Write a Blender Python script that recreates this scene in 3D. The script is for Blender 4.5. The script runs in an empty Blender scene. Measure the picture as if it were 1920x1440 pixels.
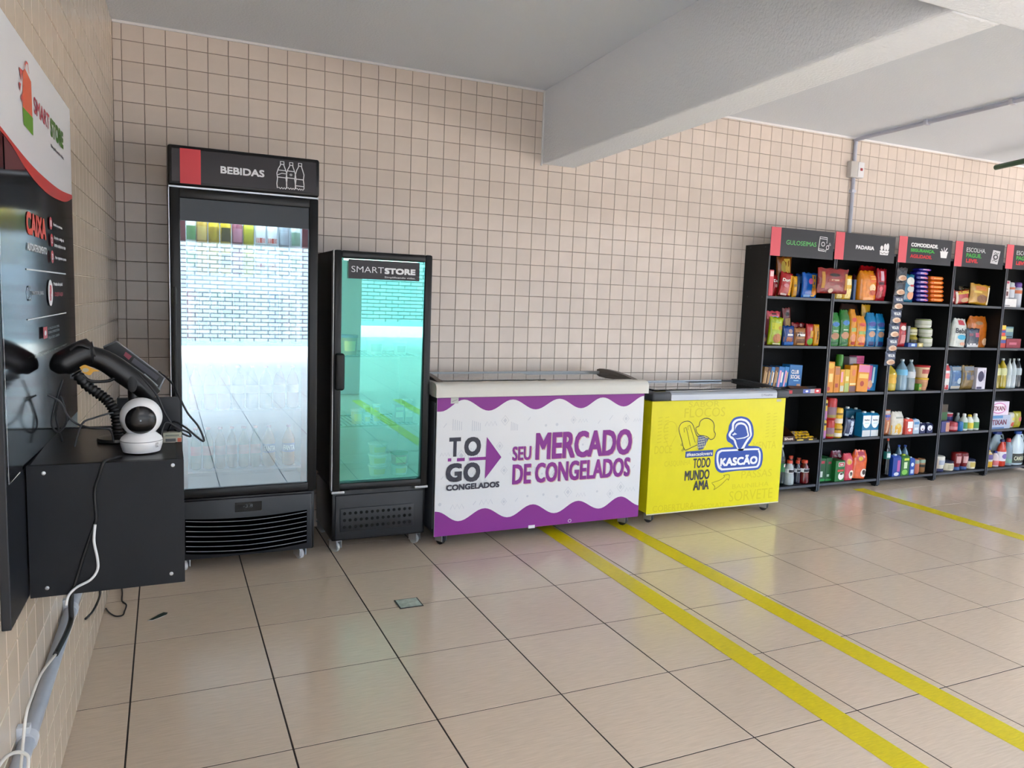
import bpy, bmesh, math, random
from mathutils import Matrix, Vector
random.seed(7)
SC = bpy.context.scene
COL = SC.collection
# ---------------------------------------------------------------- camera
R3 = Matrix([[0.9099008, 0.0126361, -0.4146334], [-0.4132964, 0.1133704, -0.9035116], [0.0355903, 0.9934724, 0.1083782]])
cam = bpy.data.cameras.new('camera')
cam.sensor_fit = 'HORIZONTAL'
cam.sensor_width = 36.0
cam.lens = 1424.437 * 36.0 / 1920.0
cam.clip_start = 0.02
camo = bpy.data.objects.new('camera', cam)
COL.objects.link(camo)
CAM_POS = Vector((0.1806, -4.4081, 1.3571))
camo.matrix_world = Matrix.Translation(CAM_POS) @ R3.to_4x4()
SC.camera = camo
# ---------------------------------------------------------------- sky, sun, exposure
w = bpy.data.worlds.new('world'); SC.world = w; w.use_nodes = True
wn = w.node_tree; wn.nodes.clear()
sky = wn.nodes.new('ShaderNodeTexSky'); sky.sky_type = 'NISHITA'; sky.sun_disc = False
sky.sun_elevation = math.radians(58); sky.sun_rotation = math.radians(25); sky.air_density = 1.0; sky.dust_density = 2.5
sat = wn.nodes.new('ShaderNodeHueSaturation'); sat.inputs['Saturation'].default_value = 0.85
bg = wn.nodes.new('ShaderNodeBackground'); bg.inputs['Strength'].default_value = 0.62
wo = wn.nodes.new('ShaderNodeOutputWorld')
wn.links.new(sky.outputs[0], sat.inputs['Color']); wn.links.new(sat.outputs[0], bg.inputs[0]); wn.links.new(bg.outputs[0], wo.inputs[0])
sun = bpy.data.lights.new('sun', 'SUN'); sun.energy = 6.0; sun.angle = math.radians(0.6); sun.color = (0.80, 0.92, 1.0)
suno = bpy.data.objects.new('sun', sun); COL.objects.link(suno)
suno.rotation_euler = Vector((-0.35, -0.62, -1.25)).to_track_quat('-Z', 'Y').to_euler()
SC.view_settings.view_transform = 'Standard'
SC.view_settings.look = 'None'
SC.view_settings.gamma = 1.0
SC.view_settings.use_curve_mapping = False
SC.view_settings.exposure = 2.75
SC.cycles.use_denoising = True
SC.cycles.max_bounces = 10
SC.cycles.diffuse_bounces = 6
SC.cycles.glossy_bounces = 5
SC.cycles.transparent_max_bounces = 12
SC.cycles.sample_clamp_indirect = 8.0
SC.cycles.use_adaptive_sampling = True
SC.cycles.adaptive_threshold = 0.02
# ---------------------------------------------------------------- materials
def lin(h):
    def f(c):
        c /= 255.0
        return c / 12.92 if c <= 0.04045 else ((c + 0.055) / 1.055) ** 2.4
    return (f(int(h[0:2], 16)), f(int(h[2:4], 16)), f(int(h[4:6], 16)), 1.0)
MATS = {}
def mat(h, rough=0.5, metal=0.0, spec=0.5, coat=0.0, noise=0.0, nscale=40.0, bump=0.0, bscale=200.0, stretch=(1, 1, 1), var=0.0, emit=0.0, alpha=1.0, trans=0.0, world=False):
    key = (h, rough, metal, spec, coat, noise, nscale, bump, bscale, stretch, var, emit, alpha, trans, world)
    if key in MATS: return MATS[key]
    m = bpy.data.materials.new('m_' + h); m.use_nodes = True
    nt = m.node_tree; p = nt.nodes['Principled BSDF']
    p.inputs['Base Color'].default_value = lin(h)
    p.inputs['Roughness'].default_value = rough
    p.inputs['Metallic'].default_value = metal
    p.inputs['Specular IOR Level'].default_value = spec
    p.inputs['Coat Weight'].default_value = coat
    p.inputs['Coat Roughness'].default_value = 0.08
    if trans: p.inputs['Transmission Weight'].default_value = trans
    if alpha < 1: p.inputs['Alpha'].default_value = alpha
    if emit:
        p.inputs['Emission Color'].default_value = lin(h); p.inputs['Emission Strength'].default_value = emit
    col = None
    if noise or bump:
        tc = nt.nodes.new('ShaderNodeTexCoord'); mp = nt.nodes.new('ShaderNodeMapping')
        mp.inputs['Scale'].default_value = stretch
        if world: nt.links.new(nt.nodes.new('ShaderNodeNewGeometry').outputs['Position'], mp.inputs['Vector'])
        else: nt.links.new(tc.outputs['Object'], mp.inputs['Vector'])
    if noise:
        nz = nt.nodes.new('ShaderNodeTexNoise'); nz.inputs['Scale'].default_value = nscale; nz.inputs['Detail'].default_value = 4
        nt.links.new(mp.outputs[0], nz.inputs['Vector'])
        mr = nt.nodes.new('ShaderNodeMapRange'); mr.inputs['From Min'].default_value = 0.3; mr.inputs['From Max'].default_value = 0.7
        mr.inputs['To Min'].default_value = 1 - noise; mr.inputs['To Max'].default_value = 1 + noise
        nt.links.new(nz.outputs['Fac'], mr.inputs['Value'])
        mx = nt.nodes.new('ShaderNodeVectorMath'); mx.operation = 'SCALE'
        mx.inputs[0].default_value = lin(h)[:3]
        nt.links.new(mr.outputs[0], mx.inputs['Scale']); col = mx.outputs[0]
    if var:
        oi = nt.nodes.new('ShaderNodeObjectInfo'); gi = nt.nodes.new('ShaderNodeNewGeometry')
        ad = nt.nodes.new('ShaderNodeMath'); ad.operation = 'ADD'
        nt.links.new(oi.outputs['Random'], ad.inputs[0]); nt.links.new(gi.outputs['Random Per Island'], ad.inputs[1])
        fr = nt.nodes.new('ShaderNodeMath'); fr.operation = 'FRACT'; nt.links.new(ad.outputs[0], fr.inputs[0])
        m2 = nt.nodes.new('ShaderNodeMapRange'); m2.inputs['To Min'].default_value = 1 - var; m2.inputs['To Max'].default_value = 1 + var
        nt.links.new(fr.outputs[0], m2.inputs['Value'])
        sc = nt.nodes.new('ShaderNodeVectorMath'); sc.operation = 'SCALE'
        if col: nt.links.new(col, sc.inputs[0])
        else: sc.inputs[0].default_value = lin(h)[:3]
        nt.links.new(m2.outputs[0], sc.inputs['Scale']); col = sc.outputs[0]
    if col: nt.links.new(col, p.inputs['Base Color'])
    if bump:
        n2 = nt.nodes.new('ShaderNodeTexNoise'); n2.inputs['Scale'].default_value = bscale; n2.inputs['Detail'].default_value = 3
        nt.links.new(mp.outputs[0], n2.inputs['Vector'])
        bp = nt.nodes.new('ShaderNodeBump'); bp.inputs['Strength'].default_value = bump; bp.inputs['Distance'].default_value = 0.004
        nt.links.new(n2.outputs['Fac'], bp.inputs['Height']); nt.links.new(bp.outputs[0], p.inputs['Normal'])
    MATS[key] = m
    return m
def glass_mat(name, tint, refl, reflcol, rough=0.0):
    m = bpy.data.materials.new(name); m.use_nodes = True
    nt = m.node_tree; nt.nodes.clear()
    out = nt.nodes.new('ShaderNodeOutputMaterial'); mix = nt.nodes.new('ShaderNodeMixShader')
    tr = nt.nodes.new('ShaderNodeBsdfTransparent'); tr.inputs[0].default_value = (*tint, 1)
    gl = nt.nodes.new('ShaderNodeBsdfAnisotropic'); gl.inputs[0].default_value = (*reflcol, 1); gl.inputs['Roughness'].default_value = rough
    fr = nt.nodes.new('ShaderNodeFresnel'); fr.inputs[0].default_value = 1.5
    ad = nt.nodes.new('ShaderNodeMath'); ad.operation = 'ADD'; ad.use_clamp = True; ad.inputs[1].default_value = refl
    nt.links.new(fr.outputs[0], ad.inputs[0]); nt.links.new(ad.outputs[0], mix.inputs[0])
    nt.links.new(tr.outputs[0], mix.inputs[1]); nt.links.new(gl.outputs[0], mix.inputs[2]); nt.links.new(mix.outputs[0], out.inputs[0])
    return m
# ---------------------------------------------------------------- mesh builder
class MB:
    def __init__(s): s.v = []; s.f = []; s.m = []
    def add(s, vs, fs, mi=0):
        o = len(s.v); s.v += [tuple(q) for q in vs]; s.f += [tuple(i + o for i in f) for f in fs]; s.m += [mi] * len(fs); return s
    def box(s, x0, x1, y0, y1, z0, z1, mi=0):
        return s.add([(x0, y0, z0), (x1, y0, z0), (x1, y1, z0), (x0, y1, z0), (x0, y0, z1), (x1, y0, z1), (x1, y1, z1), (x0, y1, z1)],
                     [(0, 3, 2, 1), (4, 5, 6, 7), (0, 1, 5, 4), (1, 2, 6, 5), (2, 3, 7, 6), (3, 0, 4, 7)], mi)
    def rbox(s, x0, x1, y0, y1, z0, z1, r=0.005, seg=2, mi=0):
        bm = bmesh.new(); bmesh.ops.create_cube(bm, size=1.0)
        for v in bm.verts: v.co = Vector(((x0 + x1) / 2 + v.co.x * (x1 - x0), (y0 + y1) / 2 + v.co.y * (y1 - y0), (z0 + z1) / 2 + v.co.z * (z1 - z0)))
        r = min(r, 0.49 * min(x1 - x0, y1 - y0, z1 - z0))
        bmesh.ops.bevel(bm, geom=list(bm.edges), offset=r, segments=seg, profile=0.5, affect='EDGES')
        bm.verts.index_update()
        s.add([v.co[:] for v in bm.verts], [[v.index for v in f.verts] for f in bm.faces], mi); bm.free(); return s
    def lathe(s, prof, cx=0, cy=0, n=20, mi=0, sx=1.0, sy=1.0, cap=True):
        vs = []; fs = []
        for r, z in prof:
            for k in range(n):
                a = 2 * math.pi * k / n; vs.append((cx + r * math.cos(a) * sx, cy + r * math.sin(a) * sy, z))
        for j in range(len(prof) - 1):
            for k in range(n):
                fs.append((j * n + k, j * n + (k + 1) % n, (j + 1) * n + (k + 1) % n, (j + 1) * n + k))
        if cap:
            fs.append(tuple(range(n - 1, -1, -1))); fs.append(tuple((len(prof) - 1) * n + k for k in range(n)))
        return s.add(vs, fs, mi)
    def tube(s, pts, r, n=8, mi=0, rs=None, flat=1.0):
        pts = [Vector(p) for p in pts]; vs = []; fs = []; up = None
        for i, p in enumerate(pts):
            d = (pts[min(i + 1, len(pts) - 1)] - pts[max(i - 1, 0)]).normalized()
            if up is None:
                up = Vector((0, 0, 1)) if abs(d.z) < 0.9 else Vector((0, 1, 0))
            a = d.cross(up).normalized(); up = a.cross(d).normalized()
            rr = rs[i] if rs else r
            for k in range(n):
                t = 2 * math.pi * k / n; vs.append(p + a * (math.cos(t) * rr * flat) + up * (math.sin(t) * rr))
        for j in range(len(pts) - 1):
            for k in range(n): fs.append((j * n + k, j * n + (k + 1) % n, (j + 1) * n + (k + 1) % n, (j + 1) * n + k))
        fs.append(tuple(range(n - 1, -1, -1))); fs.append(tuple((len(pts) - 1) * n + k for k in range(n)))
        return s.add(vs, fs, mi)
    def prism(s, poly, a0, a1, axis='x', mi=0):
        n = len(poly)
        def P(u, v, t): return (t, u, v) if axis == 'x' else ((u, t, v) if axis == 'y' else (u, v, t))
        vs = [P(u, v, a0) for u, v in poly] + [P(u, v, a1) for u, v in poly]
        fs = [tuple(range(n)), tuple(range(2 * n - 1, n - 1, -1))] + [(i, i + n, (i + 1) % n + n, (i + 1) % n) for i in range(n)]
        return s.add(vs, fs, mi)
    def sphere(s, c, r, n=16, m=10, mi=0, sz=1.0):
        prof = [(max(1e-5, r * math.sin(math.pi * j / m)), c[2] - r * sz * math.cos(math.pi * j / m)) for j in range(m + 1)]
        return s.lathe(prof, c[0], c[1], n, mi)
    def xform(s, M): s.v = [tuple(M @ Vector(q)) for q in s.v]; return s
    def build(s, name, mats, parent=None, smooth=None, fix=True):
        me = bpy.data.meshes.new(name); me.from_pydata(s.v, [], s.f)
        if not isinstance(mats, (list, tuple)): mats = [mats]
        for q in mats: me.materials.append(q)
        if len(mats) > 1: me.polygons.foreach_set('material_index', s.m)
        if fix:
            bm = bmesh.new(); bm.from_mesh(me); bmesh.ops.recalc_face_normals(bm, faces=bm.faces); bm.to_mesh(me); bm.free()
        if smooth:
            me.polygons.foreach_set('use_smooth', [True] * len(me.polygons)); me.set_sharp_from_angle(angle=math.radians(smooth))
        me.update()
        return link(name, me, parent)
def link(name, me, parent=None):
    o = bpy.data.objects.new(name, me); COL.objects.link(o)
    if parent: o.parent = parent
    return o
def tag(o, label, cat, group=None):
    o['label'] = label; o['category'] = cat
    if group: o['group'] = group
    return o
def empty(name, label, cat, loc=(0, 0, 0), group=None):
    o = bpy.data.objects.new(name, None); COL.objects.link(o); o.location = loc; o.empty_display_size = 0.1
    return tag(o, label, cat, group)
def struct(o): o['kind'] = 'structure'; return o
def catmull(pts, k=6):
    pts = [Vector(p) for p in pts]; out = []
    for i in range(len(pts) - 1):
        a, b, c, d = pts[max(i - 1, 0)], pts[i], pts[i + 1], pts[min(i + 2, len(pts) - 1)]
        for j in range(k):
            t = j / k
            out.append(0.5 * ((2 * b) + (c - a) * t + (2 * a - 5 * b + 4 * c - d) * t * t + (3 * b - a - 3 * c + d) * t ** 3))
    out.append(pts[-1]); return out
# ---------------------------------------------------------------- flat print: shapes and lettering as thin geometry
def text_tris(body, bold=0.0, space=1.0):
    c = bpy.data.curves.new('t', 'FONT'); c.body = body; c.size = 1.0; c.offset = bold; c.resolution_u = 3; c.space_character = space
    o = bpy.data.objects.new('t', c); COL.objects.link(o)
    dg = bpy.context.evaluated_depsgraph_get(); ev = o.evaluated_get(dg); me = bpy.data.meshes.new_from_object(ev)
    vs = [(v.co.x, v.co.y) for v in me.vertices]; fs = [tuple(p.vertices) for p in me.polygons]
    bpy.data.objects.remove(o); bpy.data.curves.remove(c); bpy.data.meshes.remove(me)
    return vs, fs
TXT = {}
class Print:
    """thin printed shapes laid on a surface; fn(u, v, lift) gives the 3-D point"""
    def __init__(s, fn, lift=0.0008, step=0.0006): s.fn = fn; s.mb = MB(); s.mats = []; s.l = lift; s.step = step; s.n = 0
    def mi(s, h, **k):
        m = h if not isinstance(h, str) else mat(h, **({'rough': 0.45} | k))
        if m not in s.mats: s.mats.append(m)
        return s.mats.index(m)
    def faces(s, vs, fs, h):
        z = s.l + s.step * s.n; s.n += 1
        s.mb.add([s.fn(u, v, z) for u, v in vs], fs, s.mi(h)); return s
    def poly(s, pts, h): return s.faces(pts, [tuple(range(len(pts)))], h)
    def rect(s, x0, x1, z0, z1, h, nu=1, nv=1):
        vs = [(x0 + (x1 - x0) * i / nu, z0 + (z1 - z0) * j / nv) for j in range(nv + 1) for i in range(nu + 1)]
        fs = [(j * (nu + 1) + i, j * (nu + 1) + i + 1, (j + 1) * (nu + 1) + i + 1, (j + 1) * (nu + 1) + i) for j in range(nv) for i in range(nu)]
        return s.faces(vs, fs, h)
    def oval(s, x0, x1, z0, z1, h, n=24, rings=3):
        cx, cz, a, b = (x0 + x1) / 2, (z0 + z1) / 2, (x1 - x0) / 2, (z1 - z0) / 2
        vs = [(cx, cz)] + [(cx + a * q / rings * math.cos(2 * math.pi * k / n), cz + b * q / rings * math.sin(2 * math.pi * k / n)) for q in range(1, rings + 1) for k in range(n)]
        fs = [(0, 1 + k, 1 + (k + 1) % n) for k in range(n)]
        for q in range(rings - 1):
            fs += [(1 + q * n + k, 1 + (q + 1) * n + k, 1 + (q + 1) * n + (k + 1) % n, 1 + q * n + (k + 1) % n) for k in range(n)]
        return s.faces(vs, fs, h)
    def ring(s, x0, x1, z0, z1, wd, h, n=28):
        cx, cz, a, b = (x0 + x1) / 2, (z0 + z1) / 2, (x1 - x0) / 2, (z1 - z0) / 2
        q = abs(a) / max(abs(b), 1e-6)
        vs = [(cx + a * math.cos(2 * math.pi * k / n), cz + b * math.sin(2 * math.pi * k / n)) for k in range(n)] + \
             [(cx + (a - math.copysign(wd, a)) * math.cos(2 * math.pi * k / n), cz + (b - math.copysign(wd, b)) * math.sin(2 * math.pi * k / n)) for k in range(n)]
        return s.faces(vs, [(k, (k + 1) % n, (k + 1) % n + n, k + n) for k in range(n)], h)
    def line(s, pts, wd, h):
        vs = []; fs = []
        P = [Vector(p) for p in pts]
        for i, p in enumerate(P):
            d = P[min(i + 1, len(P) - 1)] - P[max(i - 1, 0)]
            if i == len(P) - 1 and (P[0] - P[-1]).length < 1e-6: d = P[1] - P[-2]
            if i == 0 and (P[0] - P[-1]).length < 1e-6: d = P[1] - P[-2]
            d = d.normalized() if d.length > 0 else Vector((1, 0)); nrm = Vector((-d.y, d.x)) * wd / 2
            vs += [tuple(p + nrm), tuple(p - nrm)]
        fs = [(2 * i, 2 * i + 1, 2 * i + 3, 2 * i + 2) for i in range(len(P) - 1)]
        return s.faces(vs, fs, h)
    def text(s, body, x0, x1, z0, z1, h, bold=0.0, shear=0.0, space=1.0):
        extra = max(0.0, bold); bold = min(bold, 0.0)
        k = (body, bold, space)
        if k not in TXT: TXT[k] = text_tris(body, bold, space)
        vs, fs = TXT[k]
        if not vs: return s
        ax = min(v[0] for v in vs); bx = max(v[0] for v in vs); ay = min(v[1] for v in vs); by = max(v[1] for v in vs)
        q = [(x0 + (x1 - x0) * (v[0] - ax) / (bx - ax) + shear * (v[1] - ay), z0 + (z1 - z0) * (v[1] - ay) / (by - ay)) for v in vs]
        if extra:      # heavier stroke: the same letters again, a hair to every side
            e = extra * abs(x1 - x0) / (bx - ax) * 0.8; e = min(e, 0.10 * abs(z1 - z0)); st = s.step; s.step = 0.0
            cx, cz = (x0 + x1) / 2, (z0 + z1) / 2; kx, kz = 1 - 2 * e / abs(x1 - x0), 1 - 2 * e / abs(z1 - z0)
            q = [(cx + (a - cx) * kx, cz + (b - cz) * kz) for a, b in q]; l0 = s.l; s.l += st * s.n; n0 = s.n
            for d, g in ((-e, -e), (e, -e), (-e, e), (e, e), (-e, 0), (e, 0)):
                s.faces([(a + d, b + g) for a, b in q], fs, h); s.l += 0.00005
            s.faces(q, fs, h); s.l = l0; s.step = st; s.n = n0 + 2
            return s
        return s.faces(q, fs, h)
    def build(s, name, parent=None): return s.mb.build(name, s.mats, parent, fix=False)
def front(Y): return lambda u, v, l: (u, Y - l, v)
D = {
'P_top': [(1.4918, 0.7547), (1.4953, 0.7546), (1.4987, 0.7545), (1.5022, 0.7544), (1.5057, 0.7543), (1.5092, 0.7542), (1.5127, 0.7541), (1.5161, 0.754), (1.5196, 0.7539), (1.5365, 0.756), (1.5532, 0.7626), (1.5699, 0.7728), (1.5867, 0.785), (1.6034, 0.7971), (1.6203, 0.8074), (1.6373, 0.8142), (1.6545, 0.8164), (1.6723, 0.8137), (1.6903, 0.8067), (1.7085, 0.7964), (1.7268, 0.7844), (1.7452, 0.7722), (1.7636, 0.7618), (1.782, 0.7547), (1.8002, 0.7519), (1.8184, 0.7537), (1.8365, 0.76), (1.8546, 0.7697), (1.8726, 0.7812), (1.8907, 0.7927), (1.9089, 0.8025), (1.9273, 0.8089), (1.9459, 0.8109), (1.9634, 0.8084), (1.9811, 0.8019), (1.9989, 0.7925), (2.017, 0.7813), (2.035, 0.7702), (2.0531, 0.7606), (2.0712, 0.754), (2.0891, 0.7514), (2.1081, 0.7532), (2.1271, 0.7593), (2.1459, 0.7688), (2.1647, 0.78), (2.1835, 0.7913), (2.2026, 0.8009), (2.2218, 0.8072), (2.2413, 0.8091), (2.2587, 0.8066), (2.2764, 0.8003), (2.2943, 0.7909), (2.3124, 0.7799), (2.3305, 0.7689), (2.3486, 0.7594), (2.3667, 0.7529), (2.3846, 0.7504), (2.4029, 0.7523), (2.4211, 0.7587), (2.4392, 0.7686), (2.4572, 0.7804), (2.4753, 0.7922), (2.4935, 0.8022), (2.512, 0.8087), (2.5308, 0.8108), (2.5488, 0.8084), (2.567, 0.8021), (2.5855, 0.7929), (2.6042, 0.7821), (2.6229, 0.7712), (2.6417, 0.7619), (2.6603, 0.7554), (2.6787, 0.7529), (2.6973, 0.7549), (2.7157, 0.7615), (2.7338, 0.7717), (2.752, 0.7838), (2.7701, 0.796), (2.7885, 0.8063), (2.8071, 0.813), (2.8261, 0.8152)],
'P_bot': [(1.4949, 0.2066), (1.4972, 0.2064), (1.4996, 0.206), (1.5019, 0.2056), (1.5042, 0.2051), (1.5065, 0.2047), (1.5089, 0.2042), (1.5112, 0.2039), (1.5135, 0.2036), (1.5286, 0.2004), (1.5439, 0.1934), (1.5593, 0.1836), (1.5749, 0.1722), (1.5904, 0.1608), (1.606, 0.1509), (1.6216, 0.1438), (1.6371, 0.1404), (1.6571, 0.1414), (1.677, 0.1476), (1.6968, 0.1578), (1.7167, 0.1702), (1.7366, 0.1827), (1.7567, 0.193), (1.777, 0.1993), (1.7975, 0.2005), (1.8143, 0.1971), (1.8313, 0.19), (1.8485, 0.1801), (1.8658, 0.1686), (1.8832, 0.1571), (1.9005, 0.147), (1.9179, 0.1398), (1.9351, 0.1363), (1.9553, 0.1374), (1.9754, 0.1439), (1.9953, 0.1545), (2.0152, 0.1673), (2.0352, 0.1802), (2.0554, 0.1909), (2.0758, 0.1976), (2.0964, 0.1988), (2.1132, 0.1955), (2.1303, 0.1885), (2.1475, 0.1786), (2.1648, 0.1671), (2.1822, 0.1556), (2.1996, 0.1456), (2.2169, 0.1385), (2.2341, 0.135), (2.2544, 0.1361), (2.2745, 0.1424), (2.2945, 0.1527), (2.3144, 0.1653), (2.3344, 0.1779), (2.3546, 0.1884), (2.375, 0.1948), (2.3958, 0.1961), (2.4129, 0.1929), (2.4303, 0.1864), (2.4478, 0.1773), (2.4655, 0.1668), (2.4832, 0.1563), (2.501, 0.1471), (2.5187, 0.1405), (2.5362, 0.1372), (2.5558, 0.1384), (2.5752, 0.1449), (2.5944, 0.1554), (2.6135, 0.1682), (2.6327, 0.181), (2.6521, 0.1916), (2.6718, 0.1982), (2.6919, 0.1996), (2.7083, 0.1962), (2.7251, 0.189), (2.7421, 0.1787), (2.7592, 0.1668), (2.7764, 0.1549), (2.7936, 0.1445), (2.8106, 0.1371), (2.8275, 0.1336)],
'P_T': (1.5745, 1.6421, 0.5035, 0.6098),
'P_O': (1.6624, 1.7606, 0.5017, 0.609),
'P_G': (1.5583, 1.6517, 0.363, 0.4679),
'P_O2': (1.6615, 1.76, 0.3573, 0.467),
'P_cong': (1.5621, 1.8782, 0.3162, 0.35),
'P_seu': (1.9532, 2.0719, 0.4614, 0.5427),
'P_merc': (2.0984, 2.7503, 0.4574, 0.6166),
'P_decong': (1.9578, 2.746, 0.3232, 0.4409),
'P_d1': (1.569, 1.5892, 0.4786, 0.4959),
'P_d2': (1.6215, 1.667, 0.4764, 0.4945),
'P_d3': (1.6935, 1.7979, 0.4766, 0.4941),
'P_arrow': [(1.7937, 0.6055), (1.8859, 0.4866), (1.7901, 0.3691)],
'P_stick': (1.5769, 1.6209, 0.7963, 0.8296),
'P_hole': (2.3299, 2.3536, 0.0692, 0.0905),
'P_tag': (2.0712, 2.113, 0.0579, 0.0765),
'Y_todo': (3.2205, 3.3573, 0.342, 0.4058),
'Y_mundo': (3.16, 3.355, 0.2651, 0.33),
'Y_ama': (3.2324, 3.3549, 0.198, 0.2603),
'Y_tag': (3.1558, 3.3739, 0.4137, 0.4543),
'Y_tagtext': (3.1648, 3.3667, 0.42, 0.4449),
'Y_kas': (3.4329, 3.7438, 0.3423, 0.4092),
'Y_badge': [(3.5855, 0.666), (3.6393, 0.653), (3.6791, 0.6174), (3.6972, 0.567), (3.6971, 0.5249), (3.6752, 0.4875), (3.6615, 0.4682), (3.7341, 0.4617), (3.7753, 0.4403), (3.7912, 0.3968), (3.7893, 0.3424), (3.7723, 0.3123), (3.734, 0.3005), (3.6026, 0.3047), (3.4981, 0.3019), (3.4514, 0.2987), (3.4174, 0.3145), (3.3963, 0.346), (3.3895, 0.3953), (3.3936, 0.4365), (3.415, 0.4579), (3.4657, 0.4653), (3.5362, 0.4664), (3.5105, 0.4911), (3.4828, 0.5075), (3.4734, 0.5418), (3.4846, 0.5752), (3.4893, 0.6089), (3.5159, 0.6494), (3.5478, 0.6634)],
'Y_badge_w': [(3.4388, 0.4515), (3.7255, 0.4482), (3.756, 0.4359), (3.7716, 0.4056), (3.7717, 0.3512), (3.7567, 0.321), (3.7179, 0.3155), (3.4782, 0.3146), (3.4451, 0.3181), (3.4202, 0.337), (3.4041, 0.387), (3.4075, 0.4357)],
'Y_badge_b': [(3.4445, 0.4392), (3.7217, 0.436), (3.7452, 0.4256), (3.7561, 0.4025), (3.7555, 0.356), (3.742, 0.3312), (3.7119, 0.3275), (3.4771, 0.3275), (3.4534, 0.3312), (3.4333, 0.3476), (3.4199, 0.3861), (3.4233, 0.4252)],
'Y_cone_w': [(3.5867, 0.6524), (3.6308, 0.6404), (3.6643, 0.6103), (3.6777, 0.5678), (3.6834, 0.537), (3.6664, 0.5109), (3.6429, 0.4813), (3.6154, 0.4328), (3.5915, 0.4317), (3.5708, 0.4503), (3.5437, 0.4896), (3.5325, 0.5106), (3.5077, 0.5238), (3.489, 0.5449), (3.4965, 0.5673), (3.5119, 0.5855), (3.5135, 0.6231), (3.5398, 0.6463)],
'Y_cone_b': [(3.5861, 0.6373), (3.6223, 0.6285), (3.6495, 0.6032), (3.6603, 0.5685), (3.6692, 0.5337), (3.651, 0.5207), (3.6319, 0.4971), (3.6038, 0.4564), (3.5883, 0.4472), (3.5692, 0.4694), (3.5516, 0.5083), (3.5259, 0.5321), (3.5062, 0.542), (3.514, 0.5613), (3.5299, 0.5735), (3.5302, 0.615), (3.5549, 0.6353)],
'Y_cone_w2': [(3.5861, 0.6267), (3.6155, 0.6181), (3.6395, 0.5959), (3.6489, 0.5666), (3.6595, 0.5341), (3.6362, 0.5244), (3.6084, 0.5134), (3.5605, 0.5155), (3.53, 0.5395), (3.5179, 0.5491), (3.5375, 0.5619), (3.5384, 0.6072), (3.5606, 0.6245)],
'Y_scoop': [(3.5854, 0.6131), (3.6148, 0.6044), (3.6312, 0.581), (3.64, 0.5578), (3.6446, 0.5385), (3.6215, 0.5281), (3.5836, 0.5236), (3.5552, 0.5218), (3.5354, 0.5317), (3.5297, 0.5433), (3.5575, 0.5497), (3.5375, 0.5619), (3.5444, 0.5918), (3.5619, 0.6094)],
'Y_cone': [(3.5511, 0.5143), (3.6223, 0.5189), (3.6145, 0.4978), (3.5878, 0.4533), (3.5794, 0.4613)],
'Y_pop': [(3.1367, 0.4825), (3.1147, 0.5421), (3.0988, 0.5792), (3.0941, 0.6085), (3.108, 0.6334), (3.1335, 0.6457), (3.1689, 0.6459), (3.197, 0.6267), (3.218, 0.5855), (3.2368, 0.5516), (3.2868, 0.5125), (3.2037, 0.4793), (3.1646, 0.465), (3.1468, 0.4659)],
'Y_pop_l1': [(3.1368, 0.5777), (3.1322, 0.6034), (3.1468, 0.6102), (3.1608, 0.5768), (3.1897, 0.4874)],
'Y_pop_l2': [(3.1641, 0.5913), (3.1604, 0.617), (3.1751, 0.6223), (3.1909, 0.5902), (3.2257, 0.5078)],
'Y_ball': [(3.2324, 0.5739), (3.2238, 0.6037), (3.2473, 0.6139), (3.254, 0.6431), (3.2843, 0.6605), (3.3207, 0.6593), (3.3542, 0.6397), (3.3686, 0.6095), (3.3682, 0.5797), (3.382, 0.5568), (3.3721, 0.5311), (3.3452, 0.5233), (3.3209, 0.5407), (3.293, 0.5493), (3.2564, 0.5545), (3.2324, 0.5739)],
'Y_waffle': [(3.2449, 0.5513), (3.2837, 0.5512), (3.303, 0.5378), (3.3308, 0.5314), (3.2905, 0.464), (3.2547, 0.4584), (3.242, 0.5071)],
'Y_swoosh': [(3.3772, 0.2376), (3.4458, 0.2519), (3.4817, 0.2724), (3.4716, 0.2807), (3.5187, 0.2815), (3.5142, 0.2451), (3.5019, 0.2559), (3.4578, 0.2207), (3.3995, 0.1905), (3.4073, 0.209), (3.3772, 0.2376)],
'Y_name': (3.703, 3.8357, 0.792, 0.8107),
'F1_red': (0.2505, 0.3373, 1.8319, 1.9855),
'F1_beb': (0.4208, 0.613, 1.8911, 1.9241),
'F1_b1': [(0.6851, 1.9723), (0.7013, 1.9725), (0.7013, 1.9549), (0.7072, 1.9398), (0.7141, 1.9197), (0.711, 1.8944), (0.7142, 1.8716), (0.7143, 1.8552), (0.708, 1.8463), (0.703, 1.8527), (0.6972, 1.8464), (0.6917, 1.8528), (0.6855, 1.8465), (0.6783, 1.8528), (0.6715, 1.8491), (0.6693, 1.8693), (0.6723, 1.8944), (0.6692, 1.917), (0.6758, 1.9384), (0.6852, 1.9548), (0.6851, 1.9723)],
'F1_b2': [(0.7269, 1.9713), (0.7417, 1.9713), (0.7418, 1.954), (0.7471, 1.9391), (0.7534, 1.9192), (0.7506, 1.8944), (0.7536, 1.872), (0.7537, 1.8559), (0.748, 1.8472), (0.7434, 1.8535), (0.7381, 1.8474), (0.7331, 1.8537), (0.7274, 1.8476), (0.7208, 1.8539), (0.7147, 1.8503), (0.7126, 1.8701), (0.7154, 1.8948), (0.7124, 1.9171), (0.7185, 1.938), (0.727, 1.954), (0.7269, 1.9713)],
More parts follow.
